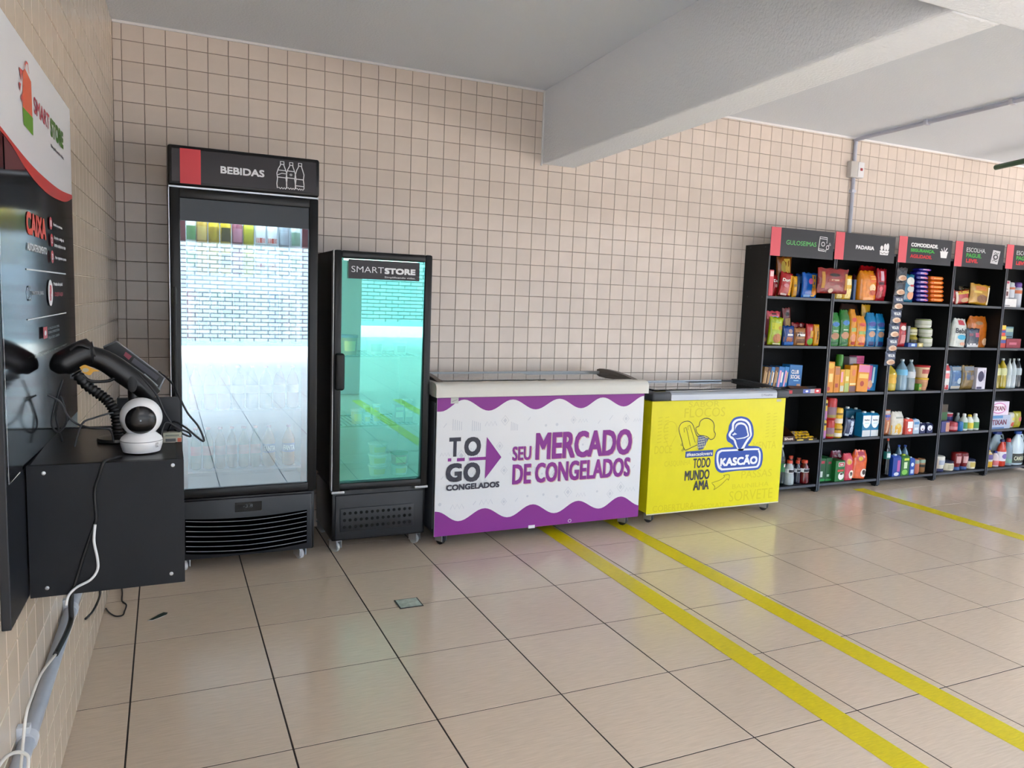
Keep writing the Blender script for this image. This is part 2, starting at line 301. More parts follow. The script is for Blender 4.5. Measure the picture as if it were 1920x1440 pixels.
'F1_b3': [(0.7674, 1.9717), (0.7817, 1.9716), (0.7818, 1.9542), (0.787, 1.9393), (0.7931, 1.9193), (0.7904, 1.8944), (0.7934, 1.8719), (0.7935, 1.8556), (0.7879, 1.847), (0.7835, 1.8533), (0.7784, 1.8472), (0.7735, 1.8535), (0.768, 1.8474), (0.7616, 1.8538), (0.7557, 1.8502), (0.7536, 1.8701), (0.7563, 1.8949), (0.7534, 1.9173), (0.7592, 1.9383), (0.7675, 1.9544), (0.7674, 1.9717)],
'F2_plate': (1.025, 1.397, 1.4424, 1.5383),
'F2_smart': (1.0391, 1.2061, 1.4747, 1.5053),
'F2_store': (1.2101, 1.3743, 1.4723, 1.5033),
'F2_simp': (1.2102, 1.3741, 1.449, 1.4609),
'S1': (4.0293, 4.6253, 1.7393, 1.9371),
'S1_red': (4.0351, 4.12, 1.737, 1.9374),
'S1_t': (4.1711, 4.4554, 1.8227, 1.8545),
'S1_i': (4.4722, 4.5938, 1.7886, 1.8972),
'S2': (4.6395, 5.2603, 1.7467, 1.945),
'S3': (5.3012, 5.9039, 1.7601, 1.9593),
'S4': (5.9461, 6.5535, 1.7636, 1.9637),
'S5': (6.5853, 7.2443, 1.7758, 1.9755),
'S2_t': (4.8482, 5.0386, 1.833, 1.8615),
'S2_i': (5.099, 5.1981, 1.8043, 1.8972),
'S3_t1': (5.4337, 5.7412, 1.887, 1.9168),
'S3_t2': (5.4319, 5.7042, 1.8426, 1.8733),
'S3_t3': (5.4307, 5.6758, 1.8009, 1.8288),
'S3_i': (5.7712, 5.8588, 1.8187, 1.902),
'S4_t1': (6.082, 6.3193, 1.885, 1.9193),
'S4_t2': (6.0824, 6.27, 1.8409, 1.8745),
'S4_t3': (6.0828, 6.228, 1.7987, 1.8303),
'S4_i': (6.3878, 6.5047, 1.8022, 1.9183),
'S5_t1': (6.7168, 6.9589, 1.8962, 1.9307),
'S5_t2': (6.7175, 6.9118, 1.8538, 1.887),
'S5_t3': (6.7179, 6.865, 1.8118, 1.8442),
'L_swU': [(2.6334, 1.6522), (2.5281, 1.6413), (2.3681, 1.6276), (2.173, 1.6193), (1.9301, 1.6182), (1.7019, 1.6298)],
'L_swL': [(2.6199, 1.6427), (2.5298, 1.6309), (2.4206, 1.6093), (2.2808, 1.5923), (2.0985, 1.5844), (1.8542, 1.5941), (1.6894, 1.6212)],
'L_mar': [(2.6202, 1.641), (2.5301, 1.629), (2.4255, 1.6086), (2.4165, 1.6052), (2.6193, 1.5765)],
'L_bagO': [(2.4107, 1.8133), (2.3857, 1.8259), (2.3473, 1.8192), (2.3168, 1.8138), (2.3134, 1.7355), (2.4236, 1.7367)],
'L_bagG': [(2.4263, 1.7356), (2.3106, 1.7353), (2.3132, 1.6952), (2.4197, 1.6997)],
'L_sh1': [(2.4539, 1.8113), (2.4169, 1.8137), (2.434, 1.7854)],
'L_sh2': [(2.4654, 1.7783), (2.4397, 1.7804), (2.4528, 1.7603)],
'L_sh3': [(2.4489, 1.7479), (2.4336, 1.766), (2.4223, 1.7444)],
'L_hand': [(2.4001, 1.816), (2.3911, 1.832), (2.3766, 1.8416), (2.3609, 1.8411), (2.3506, 1.8235)],
'L_smart': (2.2926, 2.0812, 1.75, 1.7889),
'L_store': (2.0672, 1.8535, 1.7389, 1.7869),
'L_simp': (2.0665, 1.852, 1.7086, 1.7196),
'L_caixa': (2.4258, 2.1793, 1.4657, 1.5173),
'L_auto': (2.4276, 2.1793, 1.4302, 1.4478),
'L_c0': (2.1363, 2.0932, 1.4967, 1.5294),
'L_c1': (2.1322, 2.0889, 1.4543, 1.4872),
'L_c2': (2.1377, 2.0945, 1.412, 1.4448),
'L_t1': (2.0934, 1.9454, 1.5073, 1.5166),
'L_t2': (2.0935, 1.9285, 1.4733, 1.4837),
'L_t3': (2.0967, 1.9038, 1.4554, 1.4655),
'L_t4': (2.0926, 1.9029, 1.4221, 1.4325),
'L_l1': (2.4412, 1.8744, 1.387, 1.3906),
'L_l2': (2.4458, 1.8874, 1.277, 1.2799),
'L_ring': (2.4394, 2.3983, 1.3192, 1.3532),
'L_insta': (2.3922, 2.246, 1.331, 1.3414),
'L_q': (2.1862, 2.115, 1.3029, 1.3696),
'L_help': (2.1069, 1.9576, 1.3521, 1.364),
'L_click': (2.0997, 1.9623, 1.3255, 1.3378),
'L_ico': (2.2833, 2.2289, 1.2264, 1.2543),
'L_m0': (2.2216, 2.0486, 1.2453, 1.2515),
'L_m1': (2.2232, 2.0504, 1.2354, 1.2416),
'L_m2': (2.2255, 2.0529, 1.2222, 1.2284),
'L_foot': (2.4089, 1.93, 1.1889, 1.1951)}
ITEMS = [
('box', 4.0854, 0.0386, -0.232, 0.05, 1.4585, 0.184, 0, 'biscuit_box', 'slim pink biscuit box against the left shelf side under the GULOSEIMAS sign', 'box', ['e0606a'], [('rect', 0.1, 0.75, 0.9, 0.95, 'f3c9c9')], ''),
('bag', 4.1932, 0.0533, -0.17, 0.06, 1.4585, 0.154, 0, 'snack_bag', 'dark red snack bag with white letters beside the slim pink box', 'bag', ['a81e28'], [('rect', 0.74, 0.02, 0.92, 0.95, 'd79a2a'), ('text', 0.12, 0.66, 0.7, 0.8, 'f0ede6', 'Do'), ('oval', 0.25, 0.42, 0.6, 0.58, 'd89aa0')], ''),
('bag', 4.2474, 0.1143, -0.222, 0.05, 1.4585, 0.1674, -6, 'snack_bag', 'larger red snack bag with a yellow side strip leaning right on the top candy shelf', 'bag', ['b01f26'], [('rect', 0.72, 0.05, 0.97, 0.9, 'e0a52c'), ('text', 0.1, 0.6, 0.66, 0.74, 'f0ede6', 'Dori'), ('oval', 0.2, 0.36, 0.62, 0.52, 'd58a92'), ('rect', 0.1, 0.02, 0.6, 0.1, 'e8c9c4')], ''),
('bag', 4.2938, 0.144, -0.15, 0.05, 1.4585, 0.2862, 3, 'snack_bag', 'gold and brown snack bag standing high at the back of the GULOSEIMAS top shelf', 'bag', ['8f5a26'], [('rect', 0.4, 0.05, 0.8, 0.95, 'c9a52e'), ('oval', 0.2, 0.55, 0.5, 0.9, 'a8922c'), ('oval', 0.25, 0.15, 0.5, 0.35, '6b6a5c')], ''),
('bag', 4.327, 0.0408, -0.225, 0.04, 1.4585, 0.1485, 0, 'snack_bag', 'narrow yellow snack packet between the red bags and the blue bags', 'bag', ['d9ac2c'], [('rect', 0.1, 0.1, 0.9, 0.3, 'b9832a'), ('rect', 0.1, 0.5, 0.9, 0.62, '8a6a2a')], ''),
('bag', 4.4585, 0.1014, -0.165, 0.06, 1.4585, 0.1733, 0, 'snack_bag', 'dark blue snack bag behind the bright blue one on the top candy shelf', 'bag', ['1c4a8a'], [('rect', 0.1, 0.6, 0.5, 0.9, '2c6ab0')], ''),
('bag', 4.4707, 0.1468, -0.228, 0.05, 1.4585, 0.1803, 0, 'snack_bag', 'bright blue snack bag with a yellow vertical strip', 'bag', ['1873c8'], [('rect', 0.55, 0.05, 0.82, 0.92, 'e8b52a'), ('oval', 0.3, 0.55, 0.6, 0.78, 'e070b0'), ('rect', 0.08, 0.03, 0.5, 0.12, '8fb8e8'), ('oval', 0.55, 0.1, 0.95, 0.4, 'e8962a')], ''),
('hang', 4.5997, 0.3035, -0.325, 0.06, 1.4945, 0.1808, 0, 'snack_bag', 'big red and yellow snack bag hanging between the first two shelf units', 'bag', ['8e1f1c'], [('oval', 0.3, 0.68, 0.66, 0.8, '241c18'), ('rect', 0.08, 0.2, 0.17, 0.85, 'b8822a'), ('rect', 0.85, 0.15, 0.94, 0.8, 'c08a2c'), ('rect', 0.26, 0.46, 0.74, 0.6, '9a3020'), ('rect', 0.36, 0.51, 0.62, 0.56, 'e0c8a8'), ('oval', 0.3, 0.02, 0.46, 0.2, 'd8c0a8')], ''),
('bag', 4.7686, 0.0773, -0.225, 0.05, 1.4585, 0.1299, 0, 'snack_packet', 'left yellow snack packet on the PADARIA top shelf beside the hanging red bag', 'packet', ['dcb32c'], [('rect', 0.15, 0.05, 0.85, 0.4, 'f0dc8c'), ('rect', 0.2, 0.5, 0.8, 0.75, 'f5e7a0')], ''),
('bag', 4.8526, 0.0869, -0.225, 0.05, 1.4585, 0.1802, 0, 'snack_packet', 'taller yellow snack packet next to the blue sliver on the PADARIA top shelf', 'packet', ['dfb62c'], [('rect', 0.15, 0.05, 0.8, 0.45, 'f0dc8c'), ('rect', 0.2, 0.6, 0.8, 0.85, 'efe3b0')], ''),
('box', 4.9124, 0.0248, -0.225, 0.05, 1.4585, 0.1517, 0, 'wafer_box', 'thin dark blue wafer box standing on edge on the PADARIA top shelf', 'box', ['1f4a78'], [], ''),
('bag', 5.0255, 0.0498, -0.153, 0.06, 1.4585, 0.1946, 0, 'snack_bag', 'dark purple snack bag squeezed behind the orange bread bag', 'bag', ['5a1c3a'], [('rect', 0.2, 0.2, 0.7, 0.5, '7d3a5a')], ''),
('sack', 5.1697, 0.2013, -0.14, 0.08, 1.4585, 0.2688, 0, 'bread_bag', 'red bread bag standing at the back of the PADARIA top shelf', 'bag', ['a81820'], [('rect', 0.15, 0.6, 0.85, 0.8, 'c8404a')], ''),
('sack', 5.0525, 0.1782, -0.235, 0.08, 1.4585, 0.2209, 2, 'bread_bag', 'orange bread bag with a picture of sliced bread on the PADARIA top shelf', 'bag', ['e0920c'], [('oval', 0.5, 0.28, 0.86, 0.55, 'f0d0a0'), ('oval', 0.48, 0.16, 0.9, 0.34, 'b9502a'), ('rect', 0.52, 0.6, 0.9, 0.85, 'e06a1c'), ('rect', 0.56, 0.7, 0.86, 0.74, 'f4c860'), ('rect', 0.56, 0.78, 0.86, 0.81, 'f4c860')], ''),
('bag', 5.2024, 0.1062, -0.232, 0.06, 1.4585, 0.2468, 0, 'snack_bag', 'glossy crimson bag at the right end of the PADARIA top shelf', 'bag', ['a8182c'], [('rect', 0.25, 0.62, 0.55, 0.92, 'd8b0c0'), ('oval', 0.15, 0.3, 0.45, 0.45, 'e06a7a'), ('rect', 0.5, 0.15, 0.9, 0.5, 'c02a40'), ('rect', 0.1, 0.5, 0.5, 0.58, '5a2a3a')], ''),
('bag', 4.1208, 0.0446, -0.173, 0.05, 1.1075, 0.0781, 0, 'snack_bag', 'small multicoloured snack bag in the left corner of the second candy shelf', 'bag', ['8a6a8a'], [('oval', 0.2, 0.3, 0.8, 0.7, 'd09a7a')], ''),
('bag', 4.2324, 0.1351, -0.14, 0.05, 1.1075, 0.2443, 0, 'snack_bag', 'pink snack bag with a hang hole behind the lime green bag', 'bag', ['d0606c'], [('rect', 0.3, 0.9, 0.62, 0.94, '1c1414'), ('oval', 0.25, 0.76, 0.8, 0.86, '8a98b8')], ''),
('bag', 4.1816, 0.1285, -0.225, 0.05, 1.1075, 0.1986, -3, 'snack_bag', 'lime green snack bag with a cookie picture on the second candy shelf', 'bag', ['a8b81c'], [('oval', 0.25, 0.08, 0.85, 0.42, 'b5774a'), ('rect', 0.1, 0.55, 0.8, 0.8, 'c8c81e'), ('rect', 0.3, 0.02, 0.9, 0.07, 'e0dcb0'), ('oval', 0.55, 0.55, 0.85, 0.7, 'c0902a')], ''),
('bag', 4.3482, 0.0802, -0.15, 0.03, 1.1075, 0.2692, 6, 'snack_bag', 'dark red snack bag leaning up behind the blue cookie bag', 'bag', ['6a1c1c'], [('rect', 0.3, 0.78, 0.7, 0.88, '17100e'), ('rect', 0.2, 0.5, 0.85, 0.72, '8a6a2c')], ''),
('bag', 4.3057, 0.1075, -0.225, 0.05, 1.1075, 0.1422, 0, 'cookie_bag', 'blue and brown cookie bag in the middle of the second candy shelf', 'bag', ['1a4a8c'], [('rect', 0.02, 0.2, 0.98, 0.45, '9a5c3c'), ('oval', 0.35, 0.62, 0.7, 0.85, 'b09088'), ('rect', 0.25, 0.5, 0.75, 0.6, 'f0ede6'), ('rect', 0.1, 0.02, 0.95, 0.18, '2a6ab8')], ''),
('bag', 4.4166, 0.1089, -0.225, 0.05, 1.1075, 0.1299, 0, 'cookie_bag', 'beige and brown cookie bag right of the blue one on the second candy shelf', 'bag', ['a87848'], [('rect', 0.05, 0.5, 0.95, 0.75, '2a1c14'), ('rect', 0.15, 0.54, 0.85, 0.66, 'f0ede6'), ('rect', 0.1, 0.15, 0.9, 0.38, '70482c'), ('rect', 0.2, 0.05, 0.9, 0.14, 'd0a060')], ''),
('bag', 4.4676, 0.1316, -0.15, 0.04, 1.1075, 0.1663, 0, 'snack_bag', 'wine red snack bag behind the beige cookie bag', 'bag', ['8a1a22'], [('rect', 0.55, 0.82, 0.7, 0.96, 'd09a9a')], ''),
('bag', 4.5077, 0.0696, -0.225, 0.045, 1.1075, 0.1599, 0, 'snack_bag', 'red snack bag with a green bottom next to the yellow packet', 'bag', ['b83038'], [('oval', 0.1, 0.03, 0.95, 0.36, '6aa82c'), ('rect', 0.4, 0.4, 0.9, 0.7, 'c89a3a')], ''),
('bag', 4.5708, 0.0525, -0.228, 0.04, 1.1075, 0.1561, 2, 'snack_packet', 'narrow yellow packet at the right end of the second candy shelf', 'packet', ['dba61e'], [('rect', 0.3, 0.15, 0.7, 0.85, 'a8761c'), ('rect', 0.4, 0.3, 0.6, 0.7, '3a2c14')], ''),
('sack', 4.7507, 0.1025, -0.225, 0.07, 1.1075, 0.251, 0, 'bread_bag', 'green bread bag at the left end of the second bakery shelf', 'bag', ['1c7a2c'], [('oval', 0.15, 0.58, 0.85, 0.72, '3a78b8'), ('oval', 0.1, 0.2, 0.9, 0.4, 'b98a68'), ('rect', 0.25, 0.44, 0.75, 0.47, 'c8dcc0'), ('rect', 0.2, 0.05, 0.8, 0.12, '14602a')], 'green bread bags'),
('sack', 4.8536, 0.0982, -0.225, 0.07, 1.1075, 0.2721, 0, 'bread_bag', 'green bread bag touching the yellow bread bags', 'bag', ['1c7a2c'], [('oval', 0.15, 0.58, 0.85, 0.72, '3a78b8'), ('oval', 0.1, 0.2, 0.9, 0.4, 'b98a68'), ('rect', 0.25, 0.44, 0.75, 0.47, 'c8dcc0'), ('rect', 0.2, 0.05, 0.8, 0.12, '14602a')], 'green bread bags'),
('sack', 4.9382, 0.0677, -0.225, 0.07, 1.1075, 0.2797, 0, 'bread_bag', 'narrower yellow bread bag against the green ones', 'bag', ['dc9c1e'], [('oval', 0.15, 0.66, 0.85, 0.78, 'cc4a34'), ('rect', 0.15, 0.4, 0.85, 0.5, '8fb060'), ('oval', 0.1, 0.12, 0.9, 0.34, 'e0966a'), ('oval', 0.15, 0.04, 0.85, 0.13, 'b83a24')], 'yellow bread bags'),
('sack', 5.0283, 0.1022, -0.225, 0.07, 1.1075, 0.2316, 0, 'bread_bag', 'wider yellow bread bag against the blue bread bags', 'bag', ['dc9c1e'], [('oval', 0.15, 0.66, 0.85, 0.78, 'cc4a34'), ('rect', 0.15, 0.4, 0.85, 0.5, '8fb060'), ('oval', 0.1, 0.12, 0.9, 0.34, 'e0966a'), ('oval', 0.15, 0.04, 0.85, 0.13, 'b83a24')], 'yellow bread bags'),
('sack', 5.0064, 0.216, -0.13, 0.07, 1.1075, 0.3205, 0, 'bread_bag', 'dark brown bread bag at the back of the second bakery shelf', 'bag', ['33201a'], [], ''),
('bag', 5.1636, 0.0945, -0.14, 0.04, 1.1075, 0.3205, 0, 'snack_bag', 'yellow bag with a black hang hole behind the yellow bread bags', 'bag', ['d8ae34'], [('rect', 0.62, 0.72, 0.76, 0.84, '2a2214'), ('rect', 0.1, 0.6, 0.5, 0.8, 'e8d090')], ''),
('sack', 5.1342, 0.0969, -0.225, 0.07, 1.1075, 0.2584, 0, 'bread_bag', 'blue bread bag beside the yellow bread bags', 'bag', ['2088b8'], [('oval', 0.05, 0.6, 0.95, 0.74, '3a4a98'), ('oval', 0.15, 0.28, 0.85, 0.46, 'c09a80'), ('rect', 0.02, 0.02, 0.98, 0.15, '1c2c68'), ('rect', 0.1, 0.5, 0.9, 0.53, '8fd0e0')], 'blue bread bags'),
('sack', 5.2323, 0.0921, -0.225, 0.07, 1.1075, 0.2528, 0, 'bread_bag', 'blue bread bag at the right end beside the hanging cheese strip', 'bag', ['2088b8'], [('oval', 0.05, 0.6, 0.95, 0.74, '3a4a98'), ('oval', 0.15, 0.28, 0.85, 0.46, 'c09a80'), ('rect', 0.02, 0.02, 0.98, 0.15, '1c2c68'), ('rect', 0.1, 0.5, 0.9, 0.53, '8fd0e0')], 'blue bread bags'),
('box', 4.137, 0.0351, -0.18, 0.1, 0.7545, 0.1934, -8, 'biscuit_box', 'tan cookie box at the left end of the blue biscuit box row', 'box', ['8a6a3a'], [('rect', 0.15, 0.2, 0.5, 0.85, 'b08a5a'), ('rect', 0.55, 0.4, 0.85, 0.8, 'c8a878')], 'biscuit boxes in a leaning row'),
('box', 4.1705, 0.028, -0.18, 0.1, 0.7545, 0.1933, -8, 'biscuit_box', 'brown cookie box second in the biscuit box row', 'box', ['5a4038'], [('rect', 0.15, 0.2, 0.5, 0.85, 'b08a5a'), ('rect', 0.55, 0.4, 0.85, 0.8, 'c8a878')], 'biscuit boxes in a leaning row'),
('box', 4.2029, 0.0328, -0.18, 0.1, 0.7545, 0.1932, -8, 'biscuit_box', 'light blue biscuit box third in the row', 'box', ['3a88c0'], [('rect', 0.15, 0.2, 0.5, 0.85, 'b08a5a'), ('rect', 0.55, 0.4, 0.85, 0.8, 'f0ede6')], 'biscuit boxes in a leaning row'),
('box', 4.2381, 0.0336, -0.18, 0.1, 0.7545, 0.193, -8, 'biscuit_box', 'brown biscuit box between two blue ones', 'box', ['6a4a34'], [('rect', 0.15, 0.2, 0.5, 0.85, 'b08a5a'), ('rect', 0.55, 0.4, 0.85, 0.8, 'c8a878')], 'biscuit boxes in a leaning row'),
('box', 4.2841, 0.0542, -0.18, 0.1, 0.7545, 0.1929, -8, 'biscuit_box', 'blue biscuit box with a pink stripe near the middle of the row', 'box', ['2c80c0'], [('rect', 0.15, 0.2, 0.5, 0.85, 'e0a0c0'), ('rect', 0.55, 0.4, 0.85, 0.8, 'f0ede6')], 'biscuit boxes in a leaning row'),
('box', 4.3344, 0.041, -0.18, 0.1, 0.7545, 0.1927, -8, 'biscuit_box', 'blue and pink biscuit box right beside the large blue box', 'box', ['3890c8'], [('rect', 0.15, 0.2, 0.5, 0.85, 'e0a0c0'), ('rect', 0.55, 0.4, 0.85, 0.8, 'c8a878')], 'biscuit boxes in a leaning row'),
('box', 4.4302, 0.1246, -0.18, 0.08, 0.7545, 0.2065, -2, 'biscuit_box', 'large blue biscuit box with white capitals at the right end of the leaning row', 'box', ['1f78b0'], [('text', 0.14, 0.68, 0.72, 0.82, 'f0ede6', 'CLUB'), ('text', 0.1, 0.5, 0.86, 0.64, 'f0ede6', 'SOCIAL'), ('rect', 0.35, 0.42, 0.75, 0.45, '9cd0e8'), ('rect', 0.62, 0.2, 0.9, 0.32, 'b08a70')], ''),
('tray', 4.4517, 0.3527, -0.243, 0.05, 0.7545, 0.0499, 0, 'display_tray', 'low open cardboard candy tray at the front of the third candy shelf', 'tray', ['2a2226', '6a4a38'], [('rect', 0.5, 0.1, 0.7, 0.9, '5a6ab8'), ('rect', 0.7, 0.1, 0.82, 0.9, 'b8b0b8'), ('rect', 0.82, 0.05, 0.995, 0.95, 'd0404a'), ('oval', 0.86, 0.35, 0.94, 0.7, 'f0ede6'), ('rect', 0.08, 0.1, 0.2, 0.75, 'c02a34'), ('oval', 0.56, 0.3, 0.64, 0.7, 'f0ede6')], ''),
('box', 4.7353, 0.0742, -0.225, 0.06, 0.7545, 0.2353, 0, 'cookie_box', 'orange cookie box at the left end of the third bakery shelf', 'box', ['dc9a24'], [('oval', 0.1, 0.78, 0.9, 0.96, 'e0b030'), ('rect', 0.3, 0.35, 0.8, 0.62, 'f0d080'), ('oval', 0.1, 0.06, 0.5, 0.2, 'b8402c')], ''),
('box', 4.8052, 0.0546, -0.225, 0.05, 0.7545, 0.2006, 0, 'cookie_box', 'narrow orange cookie box with a brown top', 'box', ['d89428'], [('rect', 0.1, 0.68, 0.9, 0.95, 'b07048'), ('rect', 0.2, 0.2, 0.7, 0.35, 'a8402a')], ''),
('box', 4.8595, 0.0441, -0.225, 0.05, 0.7545, 0.1764, 0, 'cookie_box', 'slim yellow cookie box between the orange box and the pale one', 'box', ['e0aa30'], [('rect', 0.15, 0.45, 0.6, 0.9, 'e8a0b0'), ('rect', 0.1, 0.05, 0.9, 0.3, 'c8c8b0')], ''),
('box', 4.9088, 0.05, -0.225, 0.05, 0.7545, 0.1761, 0, 'cookie_box', 'pale yellow and green cookie box in the middle of the third bakery shelf', 'box', ['d8b848'], [('rect', 0.05, 0.02, 0.95, 0.4, 'a8b868'), ('rect', 0.2, 0.5, 0.8, 0.7, 'ecd890')], ''),
('box', 4.9717, 0.0716, -0.225, 0.06, 0.7545, 0.2082, 0, 'cookie_box', 'broad yellow cookie box with a dark bottom', 'box', ['dea020'], [('rect', 0.02, 0.02, 0.98, 0.24, '6a4a4a'), ('oval', 0.3, 0.6, 0.8, 0.85, 'd87a4a'), ('rect', 0.05, 0.28, 0.95, 0.34, 'f0e0a0')], ''),
('box', 5.0689, 0.1189, -0.235, 0.06, 0.7545, 0.2116, -3, 'cookie_box', 'tall orange and pink cookie box leaning on the third bakery shelf', 'box', ['e09a24'], [('rect', 0.02, 0.72, 0.98, 0.98, 'd87aa0'), ('oval', 0.25, 0.2, 0.6, 0.4, 'a83a24'), ('rect', 0.1, 0.5, 0.9, 0.66, 'ecc060')], ''),
('box', 5.2292, 0.1024, -0.18, 0.06, 0.7545, 0.2079, -3, 'cracker_box', 'blue and pink cracker box at the right end of the third bakery shelf', 'box', ['1f80b0'], [('rect', 0.02, 0.05, 0.42, 0.95, 'c04a88'), ('oval', 0.1, 0.1, 0.6, 0.4, 'd8a080'), ('rect', 0.5, 0.3, 0.7, 0.9, 'bfe0ec')], ''),
('can', 4.9404, 0.0597, -0.14, 0.0597, 0.7545, 0.2822, 0, 'snack_tube', 'tall green snack tube rising behind the cookie boxes', 'tube', ['5a9a34', 'c8d8b0'], [], ''),
('box', 5.0543, 0.0835, -0.14, 0.06, 0.7545, 0.2662, 0, 'cookie_box', 'grey cookie box standing at the back of the third bakery shelf', 'box', ['84787c'], [('rect', 0.1, 0.8, 0.9, 0.96, 'a49a9c'), ('rect', 0.05, 0.76, 0.95, 0.78, '3a3234')], ''),
('box', 5.1553, 0.0885, -0.118, 0.07, 0.7545, 0.2719, 0, 'cookie_box', 'pink cookie box standing at the back behind the tall orange and pink one', 'box', ['e078a4'], [('rect', 0.02, 0.9, 0.98, 0.92, 'b84a7c'), ('rect', 0.02, 0.84, 0.98, 0.86, 'b84a7c')], ''),
('openbox', 4.3591, 0.1135, -0.235, 0.14, 0.4015, 0.1134, 0, 'chocolate_box', 'open brown chocolate display box on the fourth candy shelf', 'box', ['4a2818', 'd8c0a0'], [('text', 0.1, 0.25, 0.85, 0.75, 'e8d8c8', 'Shot')], ''),
('candytray', 4.532, 0.2106, -0.235, 0.12, 0.4015, 0.0298, 0, 'candy_tray', 'shallow yellow tray at the right of the brown chocolate box', 'tray', ['c89a1c', '3a2a14'], [('rect', 0.05, 0.1, 0.35, 0.8, 'e8c84a'), ('rect', 0.6, 0.1, 0.8, 0.8, 'e8c84a')], ''),
('can', 4.736, 0.0446, -0.215, 0.0446, 0.4015, 0.1424, 0, 'snack_tube', 'lower yellow and purple snack tube at the left of the fourth bakery shelf', 'tube', ['d8b838', '4a4030'], [('band', 0.08, 0.45, 'c078a8'), ('band', 0.0, 0.1, '8a78a8'), ('band', 0.72, 0.84, '2a2418')], 'yellow and purple tubes'),
('can', 4.7332, 0.0436, -0.215, 0.0436, 0.5444, 0.1544, 0, 'snack_tube', 'upper yellow and purple snack tube stacked on its twin', 'tube', ['d8b838', '4a4030'], [('band', 0.08, 0.45, 'c078a8'), ('band', 0.0, 0.1, '8a78a8'), ('band', 0.72, 0.84, '2a2418')], 'yellow and purple tubes'),
('can', 4.7996, 0.0787, -0.23, 0.0787, 0.4015, 0.1402, 0, 'cookie_can', 'lower red cookie canister of the stack of two', 'can', ['b8302c', 'e8d0c8'], [('band', 0.25, 0.6, '8a6a78'), ('band', 0.12, 0.25, '9a8a4a')], 'red canisters'),
('can', 4.8038, 0.0938, -0.23, 0.0938, 0.5422, 0.1691, 0, 'cookie_can', 'upper red cookie canister of the stack of two', 'can', ['b8302c', 'e8e0dc'], [('band', 0.25, 0.6, '8a6a78'), ('band', 0.12, 0.25, '9a8a4a')], 'red canisters'),
('can', 4.8887, 0.0744, -0.225, 0.0744, 0.4015, 0.1008, 0, 'milk_can', 'lower yellow powdered milk tin beside the red canisters', 'tin', ['e0b830', 'd8d0b8'], [('band', 0.1, 0.38, 'e8e0d0'), ('band', 0.6, 0.72, '8a6a20')], 'yellow tins'),
('can', 4.8871, 0.069, -0.225, 0.069, 0.5028, 0.1289, 0, 'milk_can', 'upper yellow powdered milk tin stacked beside the red canisters', 'tin', ['e4bc34', 'd8d0b8'], [('band', 0.1, 0.38, 'e8e0d0'), ('band', 0.6, 0.72, '8a6a20')], 'yellow tins'),
('carton', 5.0829, 0.0923, -0.13, 0.07, 0.4015, 0.2215, 0, 'milk_carton', 'dark teal milk carton at the back beside the yellow tins', 'carton', ['15566e', 'd8dcdc'], [('oval', 0.6, 0.35, 0.98, 0.8, 'c8ccc8'), ('rect', 0.1, 0.6, 0.5, 0.63, '7aa0b0')], 'teal milk cartons'),
('carton', 5.1743, 0.0818, -0.13, 0.07, 0.4015, 0.2108, 0, 'milk_carton', 'dark teal milk carton at the back behind the white fronted cartons', 'carton', ['15566e', 'd8dcdc'], [('oval', 0.6, 0.35, 0.98, 0.8, 'c8ccc8'), ('rect', 0.1, 0.6, 0.5, 0.63, '7aa0b0')], 'teal milk cartons'),
('bag', 4.9935, 0.1095, -0.225, 0.04, 0.4015, 0.1412, -8, 'snack_bag', 'dark blue packet leaning in front of the milk cartons', 'packet', ['1c3058'], [('rect', 0.45, 0.12, 0.75, 0.85, 'c0c8d8'), ('rect', 0.1, 0.02, 0.5, 0.14, 'c8d0d8')], ''),
('carton', 5.1597, 0.0915, -0.225, 0.07, 0.4015, 0.197, 0, 'milk_carton', 'white and turquoise milk carton next to the dark blue packet', 'carton', ['1f86ac', 'ecefee'], [('oval', 0.06, 0.4, 0.94, 0.98, 'eef2f2'), ('rect', 0.04, 0.6, 0.96, 0.98, 'eef2f2'), ('text', 0.2, 0.74, 0.82, 0.82, '2a2c48', 'Italac'), ('rect', 0.03, 0.01, 0.97, 0.3, 'd4d8d8'), ('rect', 0.25, 0.62, 0.75, 0.64, '7ac0d0')], 'white and turquoise milk cartons'),
('carton', 5.2508, 0.0865, -0.225, 0.07, 0.4015, 0.1944, 0, 'milk_carton', 'white and turquoise milk carton at the right end of the fourth bakery shelf', 'carton', ['1f86ac', 'ecefee'], [('oval', 0.06, 0.4, 0.94, 0.98, 'eef2f2'), ('rect', 0.04, 0.6, 0.96, 0.98, 'eef2f2'), ('text', 0.2, 0.74, 0.82, 0.82, '2a2c48', 'Italac'), ('rect', 0.03, 0.01, 0.97, 0.3, 'd4d8d8'), ('rect', 0.25, 0.62, 0.75, 0.64, '7ac0d0')], 'white and turquoise milk cartons'),
('soda', 4.3537, 0.064, -0.21, 0.064, 0.0625, 0.3039, 0, 'soda_bottle', 'tall dark green soda bottle with a white cap beside the yellow freezer', 'bottle', ['16261c', 'e8e4dc', '1c6a34'], [('label', 0.34, 0.55, '1c6a34'), ('oval', 0.5, 0.46, 0.85, 0.53, 'e0dcd4'), ('oval', 0.6, 0.475, 0.8, 0.515, 'c03030')], ''),
('sport', 4.427, 0.0786, -0.23, 0.0786, 0.0625, 0.1863, 0, 'sports_drink_bottle', 'clear grey sports drink bottle with an orange cap on the bottom candy shelf', 'bottle', ['a8b0b4', 'd0583a', 'e8e4e4'], [('label', 0.5, 0.66, 'e4e4e6'), ('patch', 0.52, 0.64, '2a2a34')], 'sports drink bottles'),
